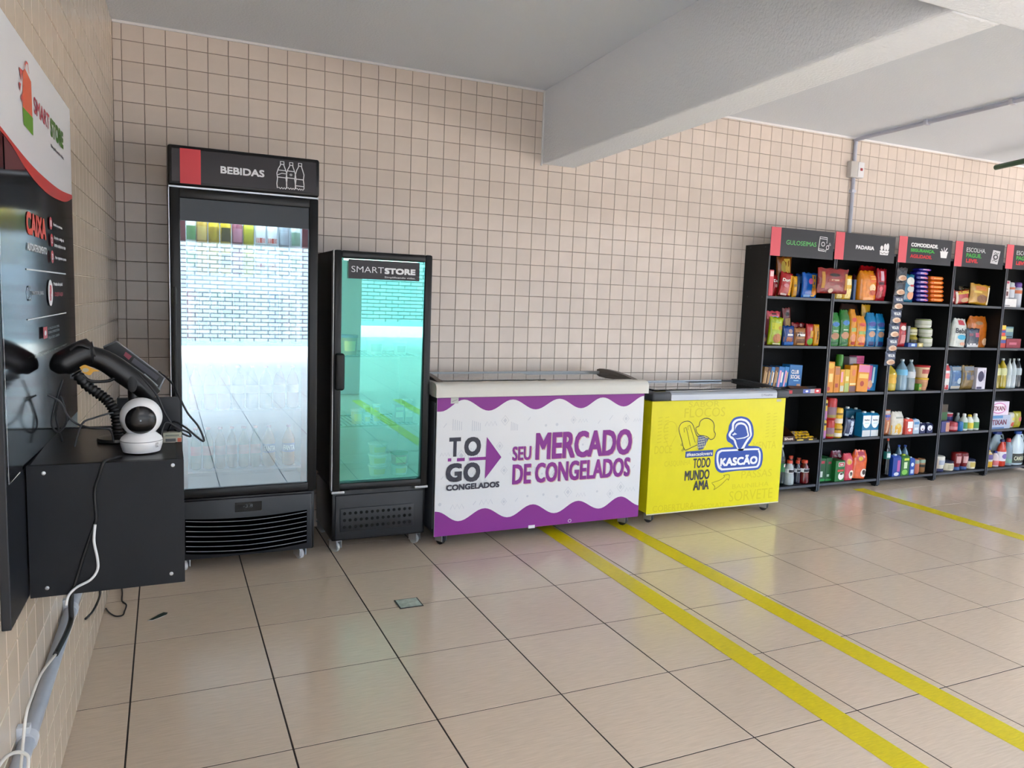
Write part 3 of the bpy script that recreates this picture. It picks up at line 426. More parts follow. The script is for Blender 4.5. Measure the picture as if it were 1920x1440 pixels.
('sport', 4.5104, 0.0525, -0.215, 0.0525, 0.0625, 0.178, 0, 'sports_drink_bottle', 'dark blue sports drink bottle between the grey and red ones', 'bottle', ['1c1c30', 'd0583a', 'e8e4e4'], [('label', 0.5, 0.66, 'e4e4e6'), ('patch', 0.52, 0.64, '2a2a34')], 'sports drink bottles'),
('sport', 4.5787, 0.0801, -0.23, 0.0801, 0.0625, 0.1777, 0, 'sports_drink_bottle', 'red sports drink bottle at the right end of the bottom candy shelf', 'bottle', ['6a0f18', 'd0583a', 'e8e4e4'], [('label', 0.5, 0.66, 'e4e4e6'), ('patch', 0.52, 0.64, '2a2a34')], 'sports drink bottles'),
('sport', 4.5385, 0.0628, -0.12, 0.0628, 0.0625, 0.1932, 0, 'sports_drink_bottle', 'orange capped sports drink bottle behind the clear grey one', 'bottle', ['3a3a40', 'd0583a', 'e8e4e4'], [('label', 0.5, 0.66, 'c8c8cc')], 'sports drink bottles'),
('sport', 4.6193, 0.0559, -0.12, 0.0559, 0.0625, 0.1732, 0, 'sports_drink_bottle', 'orange capped sports drink bottle behind the dark blue one', 'bottle', ['3a3a40', 'd0583a', 'e8e4e4'], [('label', 0.5, 0.66, 'c8c8cc')], 'sports drink bottles'),
('box', 4.7522, 0.0737, -0.2, 0.1, 0.0625, 0.1807, 0, 'coffee_box', 'dark green coffee box in the left corner of the bottom bakery shelf', 'box', ['17582c'], [('rect', 0.35, 0.78, 0.8, 0.9, 'a83040'), ('rect', 0.02, 0.02, 0.98, 0.12, '1f8a3c'), ('rect', 0.1, 0.2, 0.6, 0.45, 'c8d0c8')], ''),
('box', 4.8237, 0.0622, -0.2, 0.1, 0.0625, 0.1822, 0, 'coffee_box', 'dark green coffee box second from the left on the bottom bakery shelf', 'box', ['175c2e'], [('rect', 0.35, 0.74, 0.85, 0.84, '8a3040'), ('rect', 0.2, 0.2, 0.6, 0.3, 'b0c0b0'), ('rect', 0.02, 0.02, 0.98, 0.1, '1f8a3c')], ''),
('box', 4.9052, 0.0967, -0.235, 0.1, 0.0625, 0.1627, 0, 'coffee_box', 'front green coffee box with a red badge and a white cup picture', 'box', ['1c7034'], [('rect', 0.28, 0.72, 0.9, 0.92, 'e0dcd8'), ('rect', 0.33, 0.74, 0.85, 0.9, 'b83040'), ('text', 0.42, 0.77, 0.76, 0.87, 'f0ede6', 'AA'), ('rect', 0.2, 0.48, 0.85, 0.58, 'c84a40'), ('oval', 0.3, 0.08, 0.9, 0.44, 'eae6e0'), ('oval', 0.45, 0.32, 0.8, 0.42, '2a1a14')], ''),
('sack', 5.0153, 0.1013, -0.225, 0.07, 0.0625, 0.2069, 0, 'coffee_bag', 'pink coffee bag beside the green coffee boxes', 'bag', ['cc4a5c'], [('oval', 0.15, 0.58, 0.75, 0.82, 'e08a6a'), ('oval', 0.28, 0.62, 0.62, 0.78, 'd8b030'), ('oval', 0.45, 0.06, 0.98, 0.38, 'e8dcc8'), ('oval', 0.58, 0.16, 0.8, 0.32, '3a2018')], 'coffee bags'),
('sack', 5.1423, 0.1448, -0.225, 0.07, 0.0625, 0.2222, -5, 'coffee_bag', 'orange and red coffee bag at the right of the bottom bakery shelf', 'bag', ['dc7038'], [('rect', 0.02, 0.82, 0.98, 0.98, 'b02c40'), ('oval', 0.12, 0.6, 0.66, 0.82, 'c84a50'), ('oval', 0.22, 0.63, 0.56, 0.79, 'd8b030'), ('oval', 0.5, 0.06, 0.98, 0.36, 'ecdccc'), ('oval', 0.62, 0.14, 0.86, 0.32, '3a2018')], 'coffee bags'),
('sack', 5.0091, 0.1294, -0.12, 0.06, 0.0625, 0.21, 0, 'coffee_bag', 'dark wine coffee bag behind the green coffee boxes', 'bag', ['7a1c34'], [('oval', 0.5, 0.75, 0.75, 0.88, 'd0c0c0')], 'coffee bags'),
('bag', 5.4916, 0.1397, -0.235, 0.05, 1.4585, 0.2177, 0, 'cheese_bag', 'teal bag with a white bowl picture on the third shelf unit top row', 'bag', ['2c7896'], [('oval', 0.25, 0.6, 0.95, 0.9, 'd0d4d0'), ('oval', 0.35, 0.1, 0.95, 0.4, 'd89a78'), ('oval', 0.3, 0.36, 0.95, 0.6, 'c0c8c8'), ('oval', 0.5, 0.56, 0.9, 0.64, 'a83038')], ''),
('pack', 5.6578, 0.1492, -0.232, 0.07, 1.4665, 0.0334, 0, 'cracker_pack', 'lowest purple cracker packet beside the orange stack', 'packet', ['2c2a88'], [('rect', 0.3, 0.3, 0.75, 0.7, 'c09ac8'), ('oval', 0.55, 0.25, 0.85, 0.6, 'd06a80')], 'purple cracker packets in a stack'),
('pack', 5.653, 0.149, -0.232, 0.07, 1.5004, 0.0344, 0, 'cracker_pack', 'second lowest purple cracker packet beside the orange stack', 'packet', ['2c2a88'], [('rect', 0.3, 0.3, 0.75, 0.7, 'c09ac8'), ('oval', 0.55, 0.25, 0.85, 0.6, 'd06a80')], 'purple cracker packets in a stack'),
('pack', 5.6482, 0.1488, -0.232, 0.07, 1.5353, 0.0343, 0, 'cracker_pack', 'third from the bottom purple cracker packet beside the orange stack', 'packet', ['2c2a88'], [('rect', 0.3, 0.3, 0.75, 0.7, 'c09ac8'), ('oval', 0.55, 0.25, 0.85, 0.6, 'd06a80')], 'purple cracker packets in a stack'),
('pack', 5.6435, 0.1486, -0.232, 0.07, 1.5701, 0.0342, 0, 'cracker_pack', 'fourth from the bottom purple cracker packet beside the orange stack', 'packet', ['2c2a88'], [('rect', 0.3, 0.3, 0.75, 0.7, 'c09ac8'), ('oval', 0.55, 0.25, 0.85, 0.6, 'd06a80')], 'purple cracker packets in a stack'),
('pack', 5.6399, 0.146, -0.232, 0.07, 1.6048, 0.0341, 0, 'cracker_pack', 'fifth from the bottom purple cracker packet beside the orange stack', 'packet', ['2c2a88'], [('rect', 0.3, 0.3, 0.75, 0.7, 'c09ac8'), ('oval', 0.55, 0.25, 0.85, 0.6, 'd06a80')], 'purple cracker packets in a stack'),
('pack', 5.6357, 0.1447, -0.232, 0.07, 1.6394, 0.0341, 0, 'cracker_pack', 'sixth from the bottom purple cracker packet beside the orange stack', 'packet', ['2c2a88'], [('rect', 0.3, 0.3, 0.75, 0.7, 'c09ac8'), ('oval', 0.55, 0.25, 0.85, 0.6, 'd06a80')], 'purple cracker packets in a stack'),
('pack', 5.6317, 0.1428, -0.232, 0.07, 1.674, 0.0341, 0, 'cracker_pack', 'seventh purple cracker packet, just under the shifted one on top of the stack', 'packet', ['33309a'], [('rect', 0.3, 0.3, 0.75, 0.7, 'b89ac8'), ('oval', 0.55, 0.25, 0.85, 0.6, 'd06a80')], 'purple cracker packets in a stack'),
('pack', 5.6572, 0.1485, -0.232, 0.07, 1.7086, 0.0226, 0, 'cracker_pack', 'purple cracker packet shifted to the right on top of its stack', 'packet', ['33309a'], [('rect', 0.3, 0.3, 0.75, 0.7, 'b89ac8'), ('oval', 0.55, 0.25, 0.85, 0.6, 'd06a80')], 'purple cracker packets in a stack'),
('pack', 5.8271, 0.1635, -0.232, 0.07, 1.472, 0.0338, 0, 'cracker_pack', 'lowest packet in the stack of orange crackers', 'packet', ['d8781c'], [('rect', 0.25, 0.3, 0.8, 0.6, 'e89a3a')], 'orange cracker packets in a stack'),
('pack', 5.8222, 0.1633, -0.232, 0.07, 1.5063, 0.0336, 0, 'cracker_pack', 'second lowest packet in the stack of orange crackers', 'packet', ['d8781c'], [('rect', 0.25, 0.3, 0.8, 0.6, 'e89a3a')], 'orange cracker packets in a stack'),
('pack', 5.8174, 0.1631, -0.232, 0.07, 1.5404, 0.0336, 0, 'cracker_pack', 'third from the bottom packet in the stack of orange crackers', 'packet', ['d8781c'], [('rect', 0.25, 0.3, 0.8, 0.6, 'e89a3a')], 'orange cracker packets in a stack'),
('pack', 5.8126, 0.1629, -0.232, 0.07, 1.5745, 0.0334, 0, 'cracker_pack', 'fourth from the bottom packet in the stack of orange crackers', 'packet', ['d8781c'], [('rect', 0.25, 0.3, 0.8, 0.6, 'e89a3a')], 'orange cracker packets in a stack'),
('pack', 5.8077, 0.1627, -0.232, 0.07, 1.6084, 0.0335, 0, 'cracker_pack', 'fifth from the bottom packet in the stack of orange crackers', 'packet', ['d8781c'], [('rect', 0.25, 0.3, 0.8, 0.6, 'e89a3a')], 'orange cracker packets in a stack'),
('pack', 5.8029, 0.1625, -0.232, 0.07, 1.6424, 0.0334, 0, 'cracker_pack', 'topmost packet in the stack of orange crackers', 'packet', ['d8781c'], [('rect', 0.25, 0.3, 0.8, 0.6, 'e89a3a')], 'orange cracker packets in a stack'),
('bag', 5.4825, 0.0948, -0.225, 0.05, 1.1075, 0.1899, 0, 'flour_bag', 'narrow red bag at the left of the third unit second row', 'bag', ['a82832'], [('oval', 0.2, 0.68, 0.85, 0.88, 'e0d0c8'), ('rect', 0.25, 0.15, 0.8, 0.5, 'c87a7a')], ''),
('box', 5.5948, 0.0298, -0.183, 0.04, 1.1075, 0.1654, 0, 'small_box', 'slim grey box beside the narrow red bag', 'box', ['70767c'], [], ''),
('box', 5.5842, 0.1047, -0.235, 0.05, 1.1075, 0.0326, 0, 'tuna_box', 'flat blue box lying in front on the third unit second row', 'box', ['2c5aa0'], [('rect', 0.35, 0.2, 0.75, 0.8, 'b0c8e8')], ''),
('box', 5.6741, 0.0645, -0.235, 0.05, 1.1075, 0.0335, 0, 'small_box', 'small yellowish box lying beside the flat blue box', 'box', ['b0a060'], [('rect', 0.2, 0.2, 0.7, 0.8, 'd8cc98')], ''),
('can', 5.7097, 0.0861, -0.165, 0.0861, 1.1075, 0.08, 0, 'food_can', 'lower yellow green food can behind the flat blue box', 'can', ['a89a3c', 'c8c4b0'], [('band', 0.3, 0.7, '3a3018')], 'yellow green cans'),
('can', 5.7002, 0.0886, -0.165, 0.0886, 1.188, 0.0725, 0, 'food_can', 'upper yellow green food can behind the flat blue box', 'can', ['b0a850', 'd0ccb8'], [('band', 0.2, 0.8, 'd0cca8'), ('band', 0.4, 0.5, '3a3a2c')], 'yellow green cans'),
('can', 5.8063, 0.1032, -0.225, 0.1032, 1.1075, 0.0803, 0, 'food_can', 'lowest white and green food can in the stack of three', 'can', ['d4d6cc', '7a9040'], [('band', 0.86, 0.97, '7a9040'), ('band', 0.3, 0.5, 'b8bca8')], 'white and green cans in a stack'),
('can', 5.7972, 0.1013, -0.225, 0.1013, 1.1883, 0.071, 0, 'food_can', 'middle white and green food can in the stack of three', 'can', ['d4d6cc', '7a9040'], [('band', 0.86, 0.97, '7a9040'), ('band', 0.3, 0.5, 'b8bca8')], 'white and green cans in a stack'),
('can', 5.775, 0.1251, -0.225, 0.1251, 1.2598, 0.0714, 0, 'food_can', 'topmost white and green food can in the stack of three', 'can', ['d4d6cc', '7a9040'], [('band', 0.86, 0.97, '7a9040'), ('band', 0.3, 0.5, 'b8bca8')], 'white and green cans in a stack'),
('soda', 5.4265, 0.1265, -0.225, 0.1265, 0.7545, 0.2238, 0, 'oil_bottle', 'yellow cooking oil bottle at the left of the third unit third row', 'bottle', ['b8a428', 'c8b040', 'd8a020'], [('label', 0.28, 0.6, 'd8a828')], ''),
('soda', 5.555, 0.0918, -0.225, 0.0918, 0.7545, 0.2526, 0, 'water_bottle', 'clear water bottle with a light blue label', 'bottle', ['8aa4b4', 'b8c4cc', '5aa8d0'], [('label', 0.5, 0.68, '6ab0d4')], ''),
('soda', 5.6505, 0.0821, -0.225, 0.0821, 0.7545, 0.2485, 0, 'water_bottle', 'clear water bottle with a white label', 'bottle', ['8c989c', 'b8c0c4', 'd0d4d4'], [('label', 0.42, 0.62, 'c8ccd0')], ''),
('box', 5.7315, 0.0343, -0.225, 0.04, 0.7545, 0.0552, 0, 'small_box', 'small green packet beside the clear water bottle', 'box', ['6a9a34'], [('rect', 0.2, 0.2, 0.8, 0.5, 'c88a3a')], ''),
('cup', 5.806, 0.1112, -0.225, 0.1112, 0.7545, 0.1, 0, 'noodle_cup', 'lower instant noodle cup with a yellow lid', 'cup', ['d0a080', 'd8b434'], [('patch', 0.3, 0.7, 'b88a60')], 'noodle cups'),
('cup', 5.8115, 0.1259, -0.225, 0.1259, 0.855, 0.1012, 0, 'noodle_cup', 'upper instant noodle cup with a red lid', 'cup', ['e0c8a8', 'b8282c'], [('patch', 0.35, 0.7, 'b85a54')], 'noodle cups'),
('bag', 5.4017, 0.0871, -0.225, 0.06, 0.4015, 0.2012, 0, 'flour_bag', 'brown bag with a blue top at the left of the third unit fourth row', 'bag', ['b87a58'], [('rect', 0.05, 0.62, 0.95, 0.82, '3a4a98'), ('rect', 0.1, 0.86, 0.9, 0.97, 'b0a8a0'), ('rect', 0.35, 0.1, 0.55, 0.55, 'd8a880')], ''),
('sack', 5.5202, 0.1388, -0.225, 0.06, 0.4015, 0.1837, 0, 'flour_bag', 'yellow and white flour bag on the third unit fourth row', 'bag', ['d4d0c4'], [('rect', 0.02, 0.02, 0.98, 0.42, 'd8a428'), ('rect', 0.25, 0.72, 0.8, 0.78, '8a8a7a'), ('oval', 0.3, 0.3, 0.7, 0.5, 'd8c068')], ''),
('carton', 5.6448, 0.0901, -0.225, 0.05, 0.4015, 0.1309, 0, 'juice_carton', 'red and white drink carton on the third unit fourth row', 'carton', ['e06a5a', 'e8e4e0'], [('rect', 0.3, 0.45, 0.95, 0.95, 'e8e6e2'), ('oval', 0.4, 0.2, 0.8, 0.4, 'f0e0d8'), ('rect', 0.02, 0.02, 0.25, 0.98, 'b03a30')], 'small drink cartons'),
('carton', 5.7299, 0.0702, -0.225, 0.05, 0.4015, 0.124, 0, 'juice_carton', 'light blue drink carton on the third unit fourth row', 'carton', ['b4c0cc', '4a80b0'], [('rect', 0.1, 0.75, 0.9, 0.95, '4a80b0'), ('rect', 0.2, 0.3, 0.8, 0.5, 'd8dce0')], 'small drink cartons'),
('carton', 5.805, 0.066, -0.225, 0.05, 0.4015, 0.0872, 0, 'juice_carton', 'small navy and white drink carton next to the light blue one', 'carton', ['232c58', 'd8dade'], [('oval', 0.1, 0.3, 0.9, 0.98, 'dcdce2'), ('oval', 0.4, 0.4, 0.65, 0.6, '6a2a2a')], 'small drink cartons'),
('carton', 5.8933, 0.0706, -0.225, 0.05, 0.4015, 0.0842, 0, 'juice_carton', 'small navy and white drink carton at the right end of its shelf', 'carton', ['232c58', 'd8dade'], [('oval', 0.1, 0.3, 0.9, 0.98, 'dcdce2'), ('oval', 0.4, 0.4, 0.65, 0.6, '6a2a2a')], 'small drink cartons'),
('soda', 5.4163, 0.0216, -0.17, 0.0216, 0.0625, 0.2948, 0, 'soda_bottle', 'dark soda bottle with an orange label at the left of the third unit bottom row', 'bottle', ['24262c', 'd0583a', 'd08a40'], [('label', 0.3, 0.55, 'd08a40')], ''),
('soda', 5.4554, 0.0526, -0.22, 0.0526, 0.0625, 0.3076, 0, 'soda_bottle', 'black cola bottle with a teal label and orange cap', 'bottle', ['120e0e', 'd0583a', '1c6a60'], [('label', 0.46, 0.66, '1c6a60'), ('patch', 0.5, 0.62, 'd8e4e0')], ''),
('carton', 5.5302, 0.0931, -0.235, 0.06, 0.0625, 0.1793, 0, 'juice_carton', 'blue juice carton with a pink picture on the third unit bottom row', 'carton', ['1c4a98', 'c0ccd8'], [('rect', 0.55, 0.25, 0.9, 0.85, 'b05a98'), ('oval', 0.2, 0.03, 0.8, 0.22, 'd8d8dc')], 'juice cartons'),
('carton', 5.6305, 0.0931, -0.235, 0.06, 0.0625, 0.174, 0, 'coconut_water_carton', 'green coconut water carton beside the blue juice carton', 'carton', ['2c6a2c', 'c8d448'], [('rect', 0.3, 0.84, 0.9, 0.96, 'c8d83c'), ('oval', 0.1, 0.05, 0.8, 0.35, '7ab84a'), ('rect', 0.3, 0.4, 0.7, 0.75, 'd0e0b8')], 'juice cartons'),
('soda', 5.7081, 0.0597, -0.13, 0.0597, 0.0625, 0.2232, 0, 'water_bottle', 'blue capped water bottle behind the blue juice carton', 'bottle', ['5a7a8a', '2c5aa8', 'a8b8c0'], [], 'blue capped bottles'),
('soda', 5.7844, 0.0629, -0.13, 0.0629, 0.0625, 0.2196, 0, 'water_bottle', 'blue capped water bottle behind the green carton', 'bottle', ['5a7a8a', '2c5aa8', 'a8b8c0'], [], 'blue capped bottles'),
('carton', 5.7124, 0.0557, -0.235, 0.05, 0.0625, 0.1482, 0, 'juice_carton', 'narrow blue and white carton beside the green carton', 'carton', ['2c58a4', 'c8d0dc'], [('oval', 0.2, 0.55, 0.8, 0.8, 'e0e4e8'), ('rect', 0.2, 0.1, 0.8, 0.35, 'b8c8dc')], 'juice cartons'),
('can', 5.7968, 0.0702, -0.225, 0.0702, 0.0625, 0.1198, 0, 'drink_can', 'peach coloured drink can with a green top', 'can', ['c8806a', '9a9c98'], [('band', 0.72, 0.95, '8a9a88')], 'drink cans'),
('can', 5.9043, 0.0637, -0.2, 0.0637, 0.0625, 0.1131, 0, 'drink_can', 'brown and green drink can at the right end of the third unit bottom row', 'can', ['a8805a', '9a9c98'], [('band', 0.4, 0.6, '2a2418'), ('band', 0.72, 0.95, '8aa08a')], 'drink cans'),
('bag', 6.0301, 0.048, -0.225, 0.05, 1.4585, 0.1279, 0, 'snack_bag', 'small red bag at the left of the fourth unit top row', 'bag', ['a8404a'], [('rect', 0.2, 0.2, 0.8, 0.4, 'd0a0a0')], ''),
('bag', 6.1412, 0.1702, -0.235, 0.05, 1.4585, 0.1094, 6, 'pasta_bag', 'red and yellow bag with white edges on the fourth unit top row', 'bag', ['b03c34'], [('rect', 0.05, 0.72, 0.95, 0.95, 'c8a428'), ('oval', 0.3, 0.1, 0.9, 0.45, 'c09a70'), ('rect', 0.02, 0.05, 0.12, 0.95, 'dccfc0')], ''),
('bag', 6.3196, 0.1752, -0.14, 0.05, 1.4585, 0.156, 0, 'pasta_bag', 'dark olive bag at the back of the fourth unit top row', 'bag', ['4a3a14'], [('rect', 0.3, 0.7, 0.7, 0.9, '6a5a1c')], ''),
('bag', 6.3716, 0.246, -0.225, 0.05, 1.4585, 0.1677, -4, 'pasta_bag', 'yellow and brown bag at the right of the fourth unit top row', 'bag', ['b8902a'], [('rect', 0.2, 0.7, 0.75, 0.9, 'c0702a'), ('oval', 0.3, 0.1, 0.85, 0.5, '7a4a1c'), ('rect', 0.86, 0.05, 0.98, 0.9, 'e0d4b4'), ('rect', 0.1, 0.55, 0.5, 0.65, 'd8b848')], ''),
('bag', 6.0705, 0.0635, -0.168, 0.05, 1.1075, 0.2577, 0, 'pet_food_bag', 'slim green and white bag at the left of the fourth unit second row', 'bag', ['b8c8b4'], [('rect', 0.1, 0.6, 0.7, 0.95, '5a9a44'), ('rect', 0.3, 0.05, 0.9, 0.4, 'c8a858')], ''),
('sack', 6.1516, 0.1695, -0.23, 0.06, 1.1075, 0.2326, -3, 'pet_food_bag', 'white bag with a turquoise wave on the fourth unit second row', 'bag', ['c8ccc8'], [('rect', 0.3, 0.78, 0.75, 0.96, 'b83848'), ('text', 0.12, 0.48, 0.92, 0.66, '24262c', 'Bebê'), ('oval', 0.3, 0.26, 0.9, 0.44, '2c9ac0'), ('oval', 0.5, 0.06, 0.9, 0.18, 'd09a80')], ''),
('bag', 6.3335, 0.1643, -0.23, 0.05, 1.1075, 0.1599, 0, 'pet_food_bag', 'slate grey bag with a white bottom on the fourth unit second row', 'bag', ['3c4658'], [('rect', 0.55, 0.55, 0.9, 0.78, 'b04a68'), ('rect', 0.05, 0.02, 0.95, 0.22, 'd4d4d8'), ('rect', 0.1, 0.6, 0.35, 0.75, '7a4050'), ('oval', 0.65, 0.14, 0.82, 0.3, '2a2c38')], ''),
('sack', 6.4819, 0.2543, -0.16, 0.06, 1.1075, 0.2626, 0, 'pet_food_bag', 'tall orange pet food bag at the right of the fourth unit second row', 'bag', ['b87020'], [('oval', 0.3, 0.72, 0.68, 0.84, '8a6a44'), ('oval', 0.7, 0.06, 0.98, 0.3, 'd8b08a')], ''),
('sack', 6.0429, 0.0943, -0.225, 0.06, 0.7545, 0.2144, 0, 'sugar_bag', 'red and white sugar bag at the left of the fourth unit third row', 'bag', ['d8d4d0'], [('rect', 0.02, 0.02, 0.98, 0.2, 'b02c30'), ('rect', 0.05, 0.75, 0.9, 0.97, 'b83034'), ('rect', 0.2, 0.45, 0.8, 0.65, 'd87a7a')], ''),
('bag', 6.1741, 0.1452, -0.225, 0.06, 0.7545, 0.1969, 0, 'rice_bag', 'clear bag with a blue band on the fourth unit third row', 'bag', ['5a7a98'], [('rect', 0.1, 0.35, 0.9, 0.75, '2a5a90'), ('oval', 0.5, 0.25, 0.95, 0.5, 'a8b8c0'), ('rect', 0.1, 0.04, 0.9, 0.16, 'b8b4a8'), ('rect', 0.1, 0.82, 0.9, 0.97, '7a8288')], ''),
('bag', 6.3307, 0.1535, -0.225, 0.06, 0.7545, 0.2008, 0, 'rice_bag', 'clear bag with a navy top and brown grains on the fourth unit third row', 'bag', ['806a3c'], [('rect', 0.05, 0.4, 0.95, 0.72, '2a4464'), ('oval', 0.5, 0.4, 0.95, 0.6, '7a6a60'), ('rect', 0.1, 0.8, 0.9, 0.97, '6a7078')], ''),
('box', 6.4771, 0.116, -0.225, 0.06, 0.7545, 0.1828, 0, 'cereal_pack', 'white and purple packet at the right of the fourth unit third row', 'packet', ['d0ccd4'], [('oval', 0.1, 0.35, 0.75, 0.85, '2c2448'), ('rect', 0.05, 0.02, 0.6, 0.12, '342c50'), ('rect', 0.75, 0.4, 0.8, 0.9, '4a4464')], ''),
('box', 6.1741, 0.0794, -0.14, 0.05, 0.4015, 0.2182, 0, 'carton_box', 'brown cardboard box with a green picture at the back of the fourth unit fourth row', 'box', ['4a3c28'], [('rect', 0.1, 0.4, 0.95, 0.7, '2c5a2c')], ''),
('box', 6.068, 0.0992, -0.235, 0.05, 0.4015, 0.0911, 0, 'small_box', 'small purple box with an orange side at the front of the fourth unit fourth row', 'box', ['4a4a80'], [('rect', 0.55, 0.05, 0.98, 0.9, 'c08a70')], ''),
('jar', 6.272, 0.1122, -0.1372, 0.1122, 0.4669, 0.0762, 0, 'spread_tub', 'blue and red spread tub stacked at the back of the fourth unit fourth row', 'tub', ['28306a', 'd8d0cc'], [('band', 0.6, 0.9, 'a82c34')], ''),
('can', 6.2858, 0.1039, -0.1372, 0.1039, 0.4015, 0.0649, 0, 'food_can', 'dark food can under the blue and red tub', 'can', ['3a3040', '6a6468'], [], ''),
('can', 6.2085, 0.0958, -0.235, 0.0958, 0.4015, 0.0776, 0, 'food_can', 'small red food can at the front of the fourth unit fourth row', 'can', ['a8303c', '4a70a8'], [('band', 0.2, 0.55, 'c87a80')], 'small food cans'),
('can', 6.2852, 0.0477, -0.235, 0.0477, 0.4015, 0.0785, 0, 'food_can', 'small bright blue can beside the red one', 'can', ['2c7ab0', '5a9ac0'], [], 'small food cans'),
('sauce', 6.3527, 0.0642, -0.225, 0.0642, 0.4015, 0.1441, 0, 'sauce_bottle', 'white capped bottle with a green label left of the yellow labelled one', 'bottle', ['d0d4cc', 'e0e0dc', '3a8050'], [('label', 0.12, 0.5, '3a8050')], 'white bottles with labels'),
('sauce', 6.4273, 0.0675, -0.225, 0.0675, 0.4015, 0.1329, 0, 'sauce_bottle', 'white bottle with a yellow label', 'bottle', ['d0d4cc', 'd8c040', 'd0b830'], [('label', 0.12, 0.5, 'd0b830')], 'white bottles with labels'),
('sauce', 6.4999, 0.0682, -0.225, 0.0682, 0.4015, 0.1397, 0, 'sauce_bottle', 'white bottle with a green label at the right end of its shelf', 'bottle', ['d0d4cc', 'e0e0dc', '4a8a4a'], [('label', 0.12, 0.5, '4a8a4a')], 'white bottles with labels'),
('sauce', 6.3813, 0.0472, -0.14, 0.0472, 0.4015, 0.1394, 0, 'sauce_bottle', 'pale grey bottle behind the small cans', 'bottle', ['9aa09c', 'b0b4b0', '8a9088'], [], ''),
('sauce', 6.0148, 0.0516, -0.225, 0.0516, 0.0625, 0.1434, 0, 'mustard_bottle', 'orange yellow mustard bottle at the left of the fourth unit bottom row', 'bottle', ['d08a24', 'd8b440', 'c87828'], [('label', 0.15, 0.55, 'c87420')], ''),
('squeeze', 6.105, 0.0992, -0.225, 0.0992, 0.0625, 0.1295, 0, 'mayonnaise_bottle', 'white upside down mayonnaise squeeze bottle with a navy cap', 'bottle', ['dcd8cc', '20265a', 'b8b8c4'], [('patch', 0.45, 0.75, 'a8acbc')], ''),
('jar', 6.2199, 0.1025, -0.225, 0.1025, 0.0625, 0.0804, 0, 'mayonnaise_jar', 'larger mayonnaise jar with a navy lid between the squeeze bottles', 'jar', ['e0d8c4', '1f2a4c'], [('patch', 0.2, 0.7, 'b0a890')], 'mayonnaise jars'),
('squeeze', 6.3136, 0.0809, -0.225, 0.0809, 0.0625, 0.1499, 0, 'ketchup_bottle', 'dark red ketchup squeeze bottle next to the larger mayonnaise jar', 'bottle', ['7a1c20', '1c4a80', 'd0c8c4'], [('patch', 0.4, 0.8, 'c89a98')], 'ketchup bottles'),
('squeeze', 6.4036, 0.0828, -0.225, 0.0828, 0.0625, 0.1453, 0, 'ketchup_bottle', 'dark red ketchup squeeze bottle next to the smaller mayonnaise jar', 'bottle', ['7a1c20', '1c4a80', 'd0c8c4'], [('patch', 0.4, 0.8, 'c89a98')], 'ketchup bottles'),
('jar', 6.5009, 0.0907, -0.225, 0.0907, 0.0625, 0.0829, 0, 'mayonnaise_jar', 'smaller mayonnaise jar with a navy lid at the right end of its shelf', 'jar', ['e0d8c4', '1f2a4c'], [('patch', 0.2, 0.7, 'c8b060')], 'mayonnaise jars'),
('box', 6.7285, 0.0736, -0.2, 0.05, 1.5299, 0.1496, 0, 'cosmetic_box', 'upright white box with a red bottle picture standing on the fifth unit', 'box', ['d8d0d0'], [('rect', 0.45, 0.15, 0.8, 0.4, '5a2428'), ('rect', 0.2, 0.85, 0.8, 0.97, 'c04a68'), ('rect', 0.2, 0.5, 0.7, 0.56, 'a09a9c')], ''),
('box', 6.734, 0.1761, -0.235, 0.14, 1.4585, 0.0709, 0, 'cosmetic_box', 'flat white box lying at the left of the fifth unit top row', 'box', ['dcdcdc'], [('rect', 0.08, 0.12, 0.5, 0.22, '6a6a6a')], ''),
('spray', 6.8902, 0.0878, -0.16, 0.0878, 1.5364, 0.1387, 0, 'spray_can', 'white spray can with an orange band above the flat white box', 'can', ['c8ccd4', 'c4ccd0', 'c8704a'], [('band', 0.55, 0.68, 'c8704a')], 'spray cans'),
('spray', 6.9919, 0.0839, -0.16, 0.0839, 1.4585, 0.2211, 0, 'spray_can', 'white spray can with an orange band and purple cap', 'can', ['c8ccd4', '7a5aa0', 'c8704a'], [('band', 0.55, 0.68, 'c8704a')], 'spray cans'),
('box', 6.6893, 0.0867, -0.225, 0.05, 1.2109, 0.0911, 0, 'soap_box', 'yellow and red soap box on top of the small stack in the fifth unit', 'box', ['c8503c'], [('rect', 0.02, 0.6, 0.98, 0.98, 'd8b83c'), ('rect', 0.02, 0.3, 0.98, 0.5, '3a4a90')], ''),
('box', 6.6991, 0.0985, -0.225, 0.05, 1.1075, 0.1029, 0, 'soap_box', 'yellow blue and red soap box under the other one in the fifth unit', 'box', ['c04a38'], [('rect', 0.02, 0.7, 0.98, 0.98, 'd8b83c'), ('rect', 0.02, 0.4, 0.98, 0.66, '3a4a90')], ''),
('box', 6.8999, 0.1113, -0.15, 0.05, 1.1075, 0.1822, 0, 'soap_box', 'pale teal box at the back of the fifth unit second row', 'box', ['7a98a0'], [('rect', 0.1, 0.75, 0.95, 0.92, 'a8b8a0'), ('rect', 0.1, 0.5, 0.9, 0.55, '2a3a44')], ''),
('box', 6.8484, 0.1969, -0.23, 0.06, 1.1075, 0.0813, 0, 'soap_box', 'long maroon box lying at the front of the fifth unit second row', 'box', ['8a1c38'], [('rect', 0.2, 0.35, 0.7, 0.6, 'b85a70')], ''),
('soda', 6.7128, 0.0833, -0.225, 0.0833, 0.7545, 0.2596, 0, 'dish_soap_bottle', 'yellow dish soap bottle at the left of the fifth unit third row', 'bottle', ['9a8a1c', 'b8bcbc', 'd8d8b0'], [('label', 0.45, 0.68, 'c8c890')], 'dish soap bottles'),
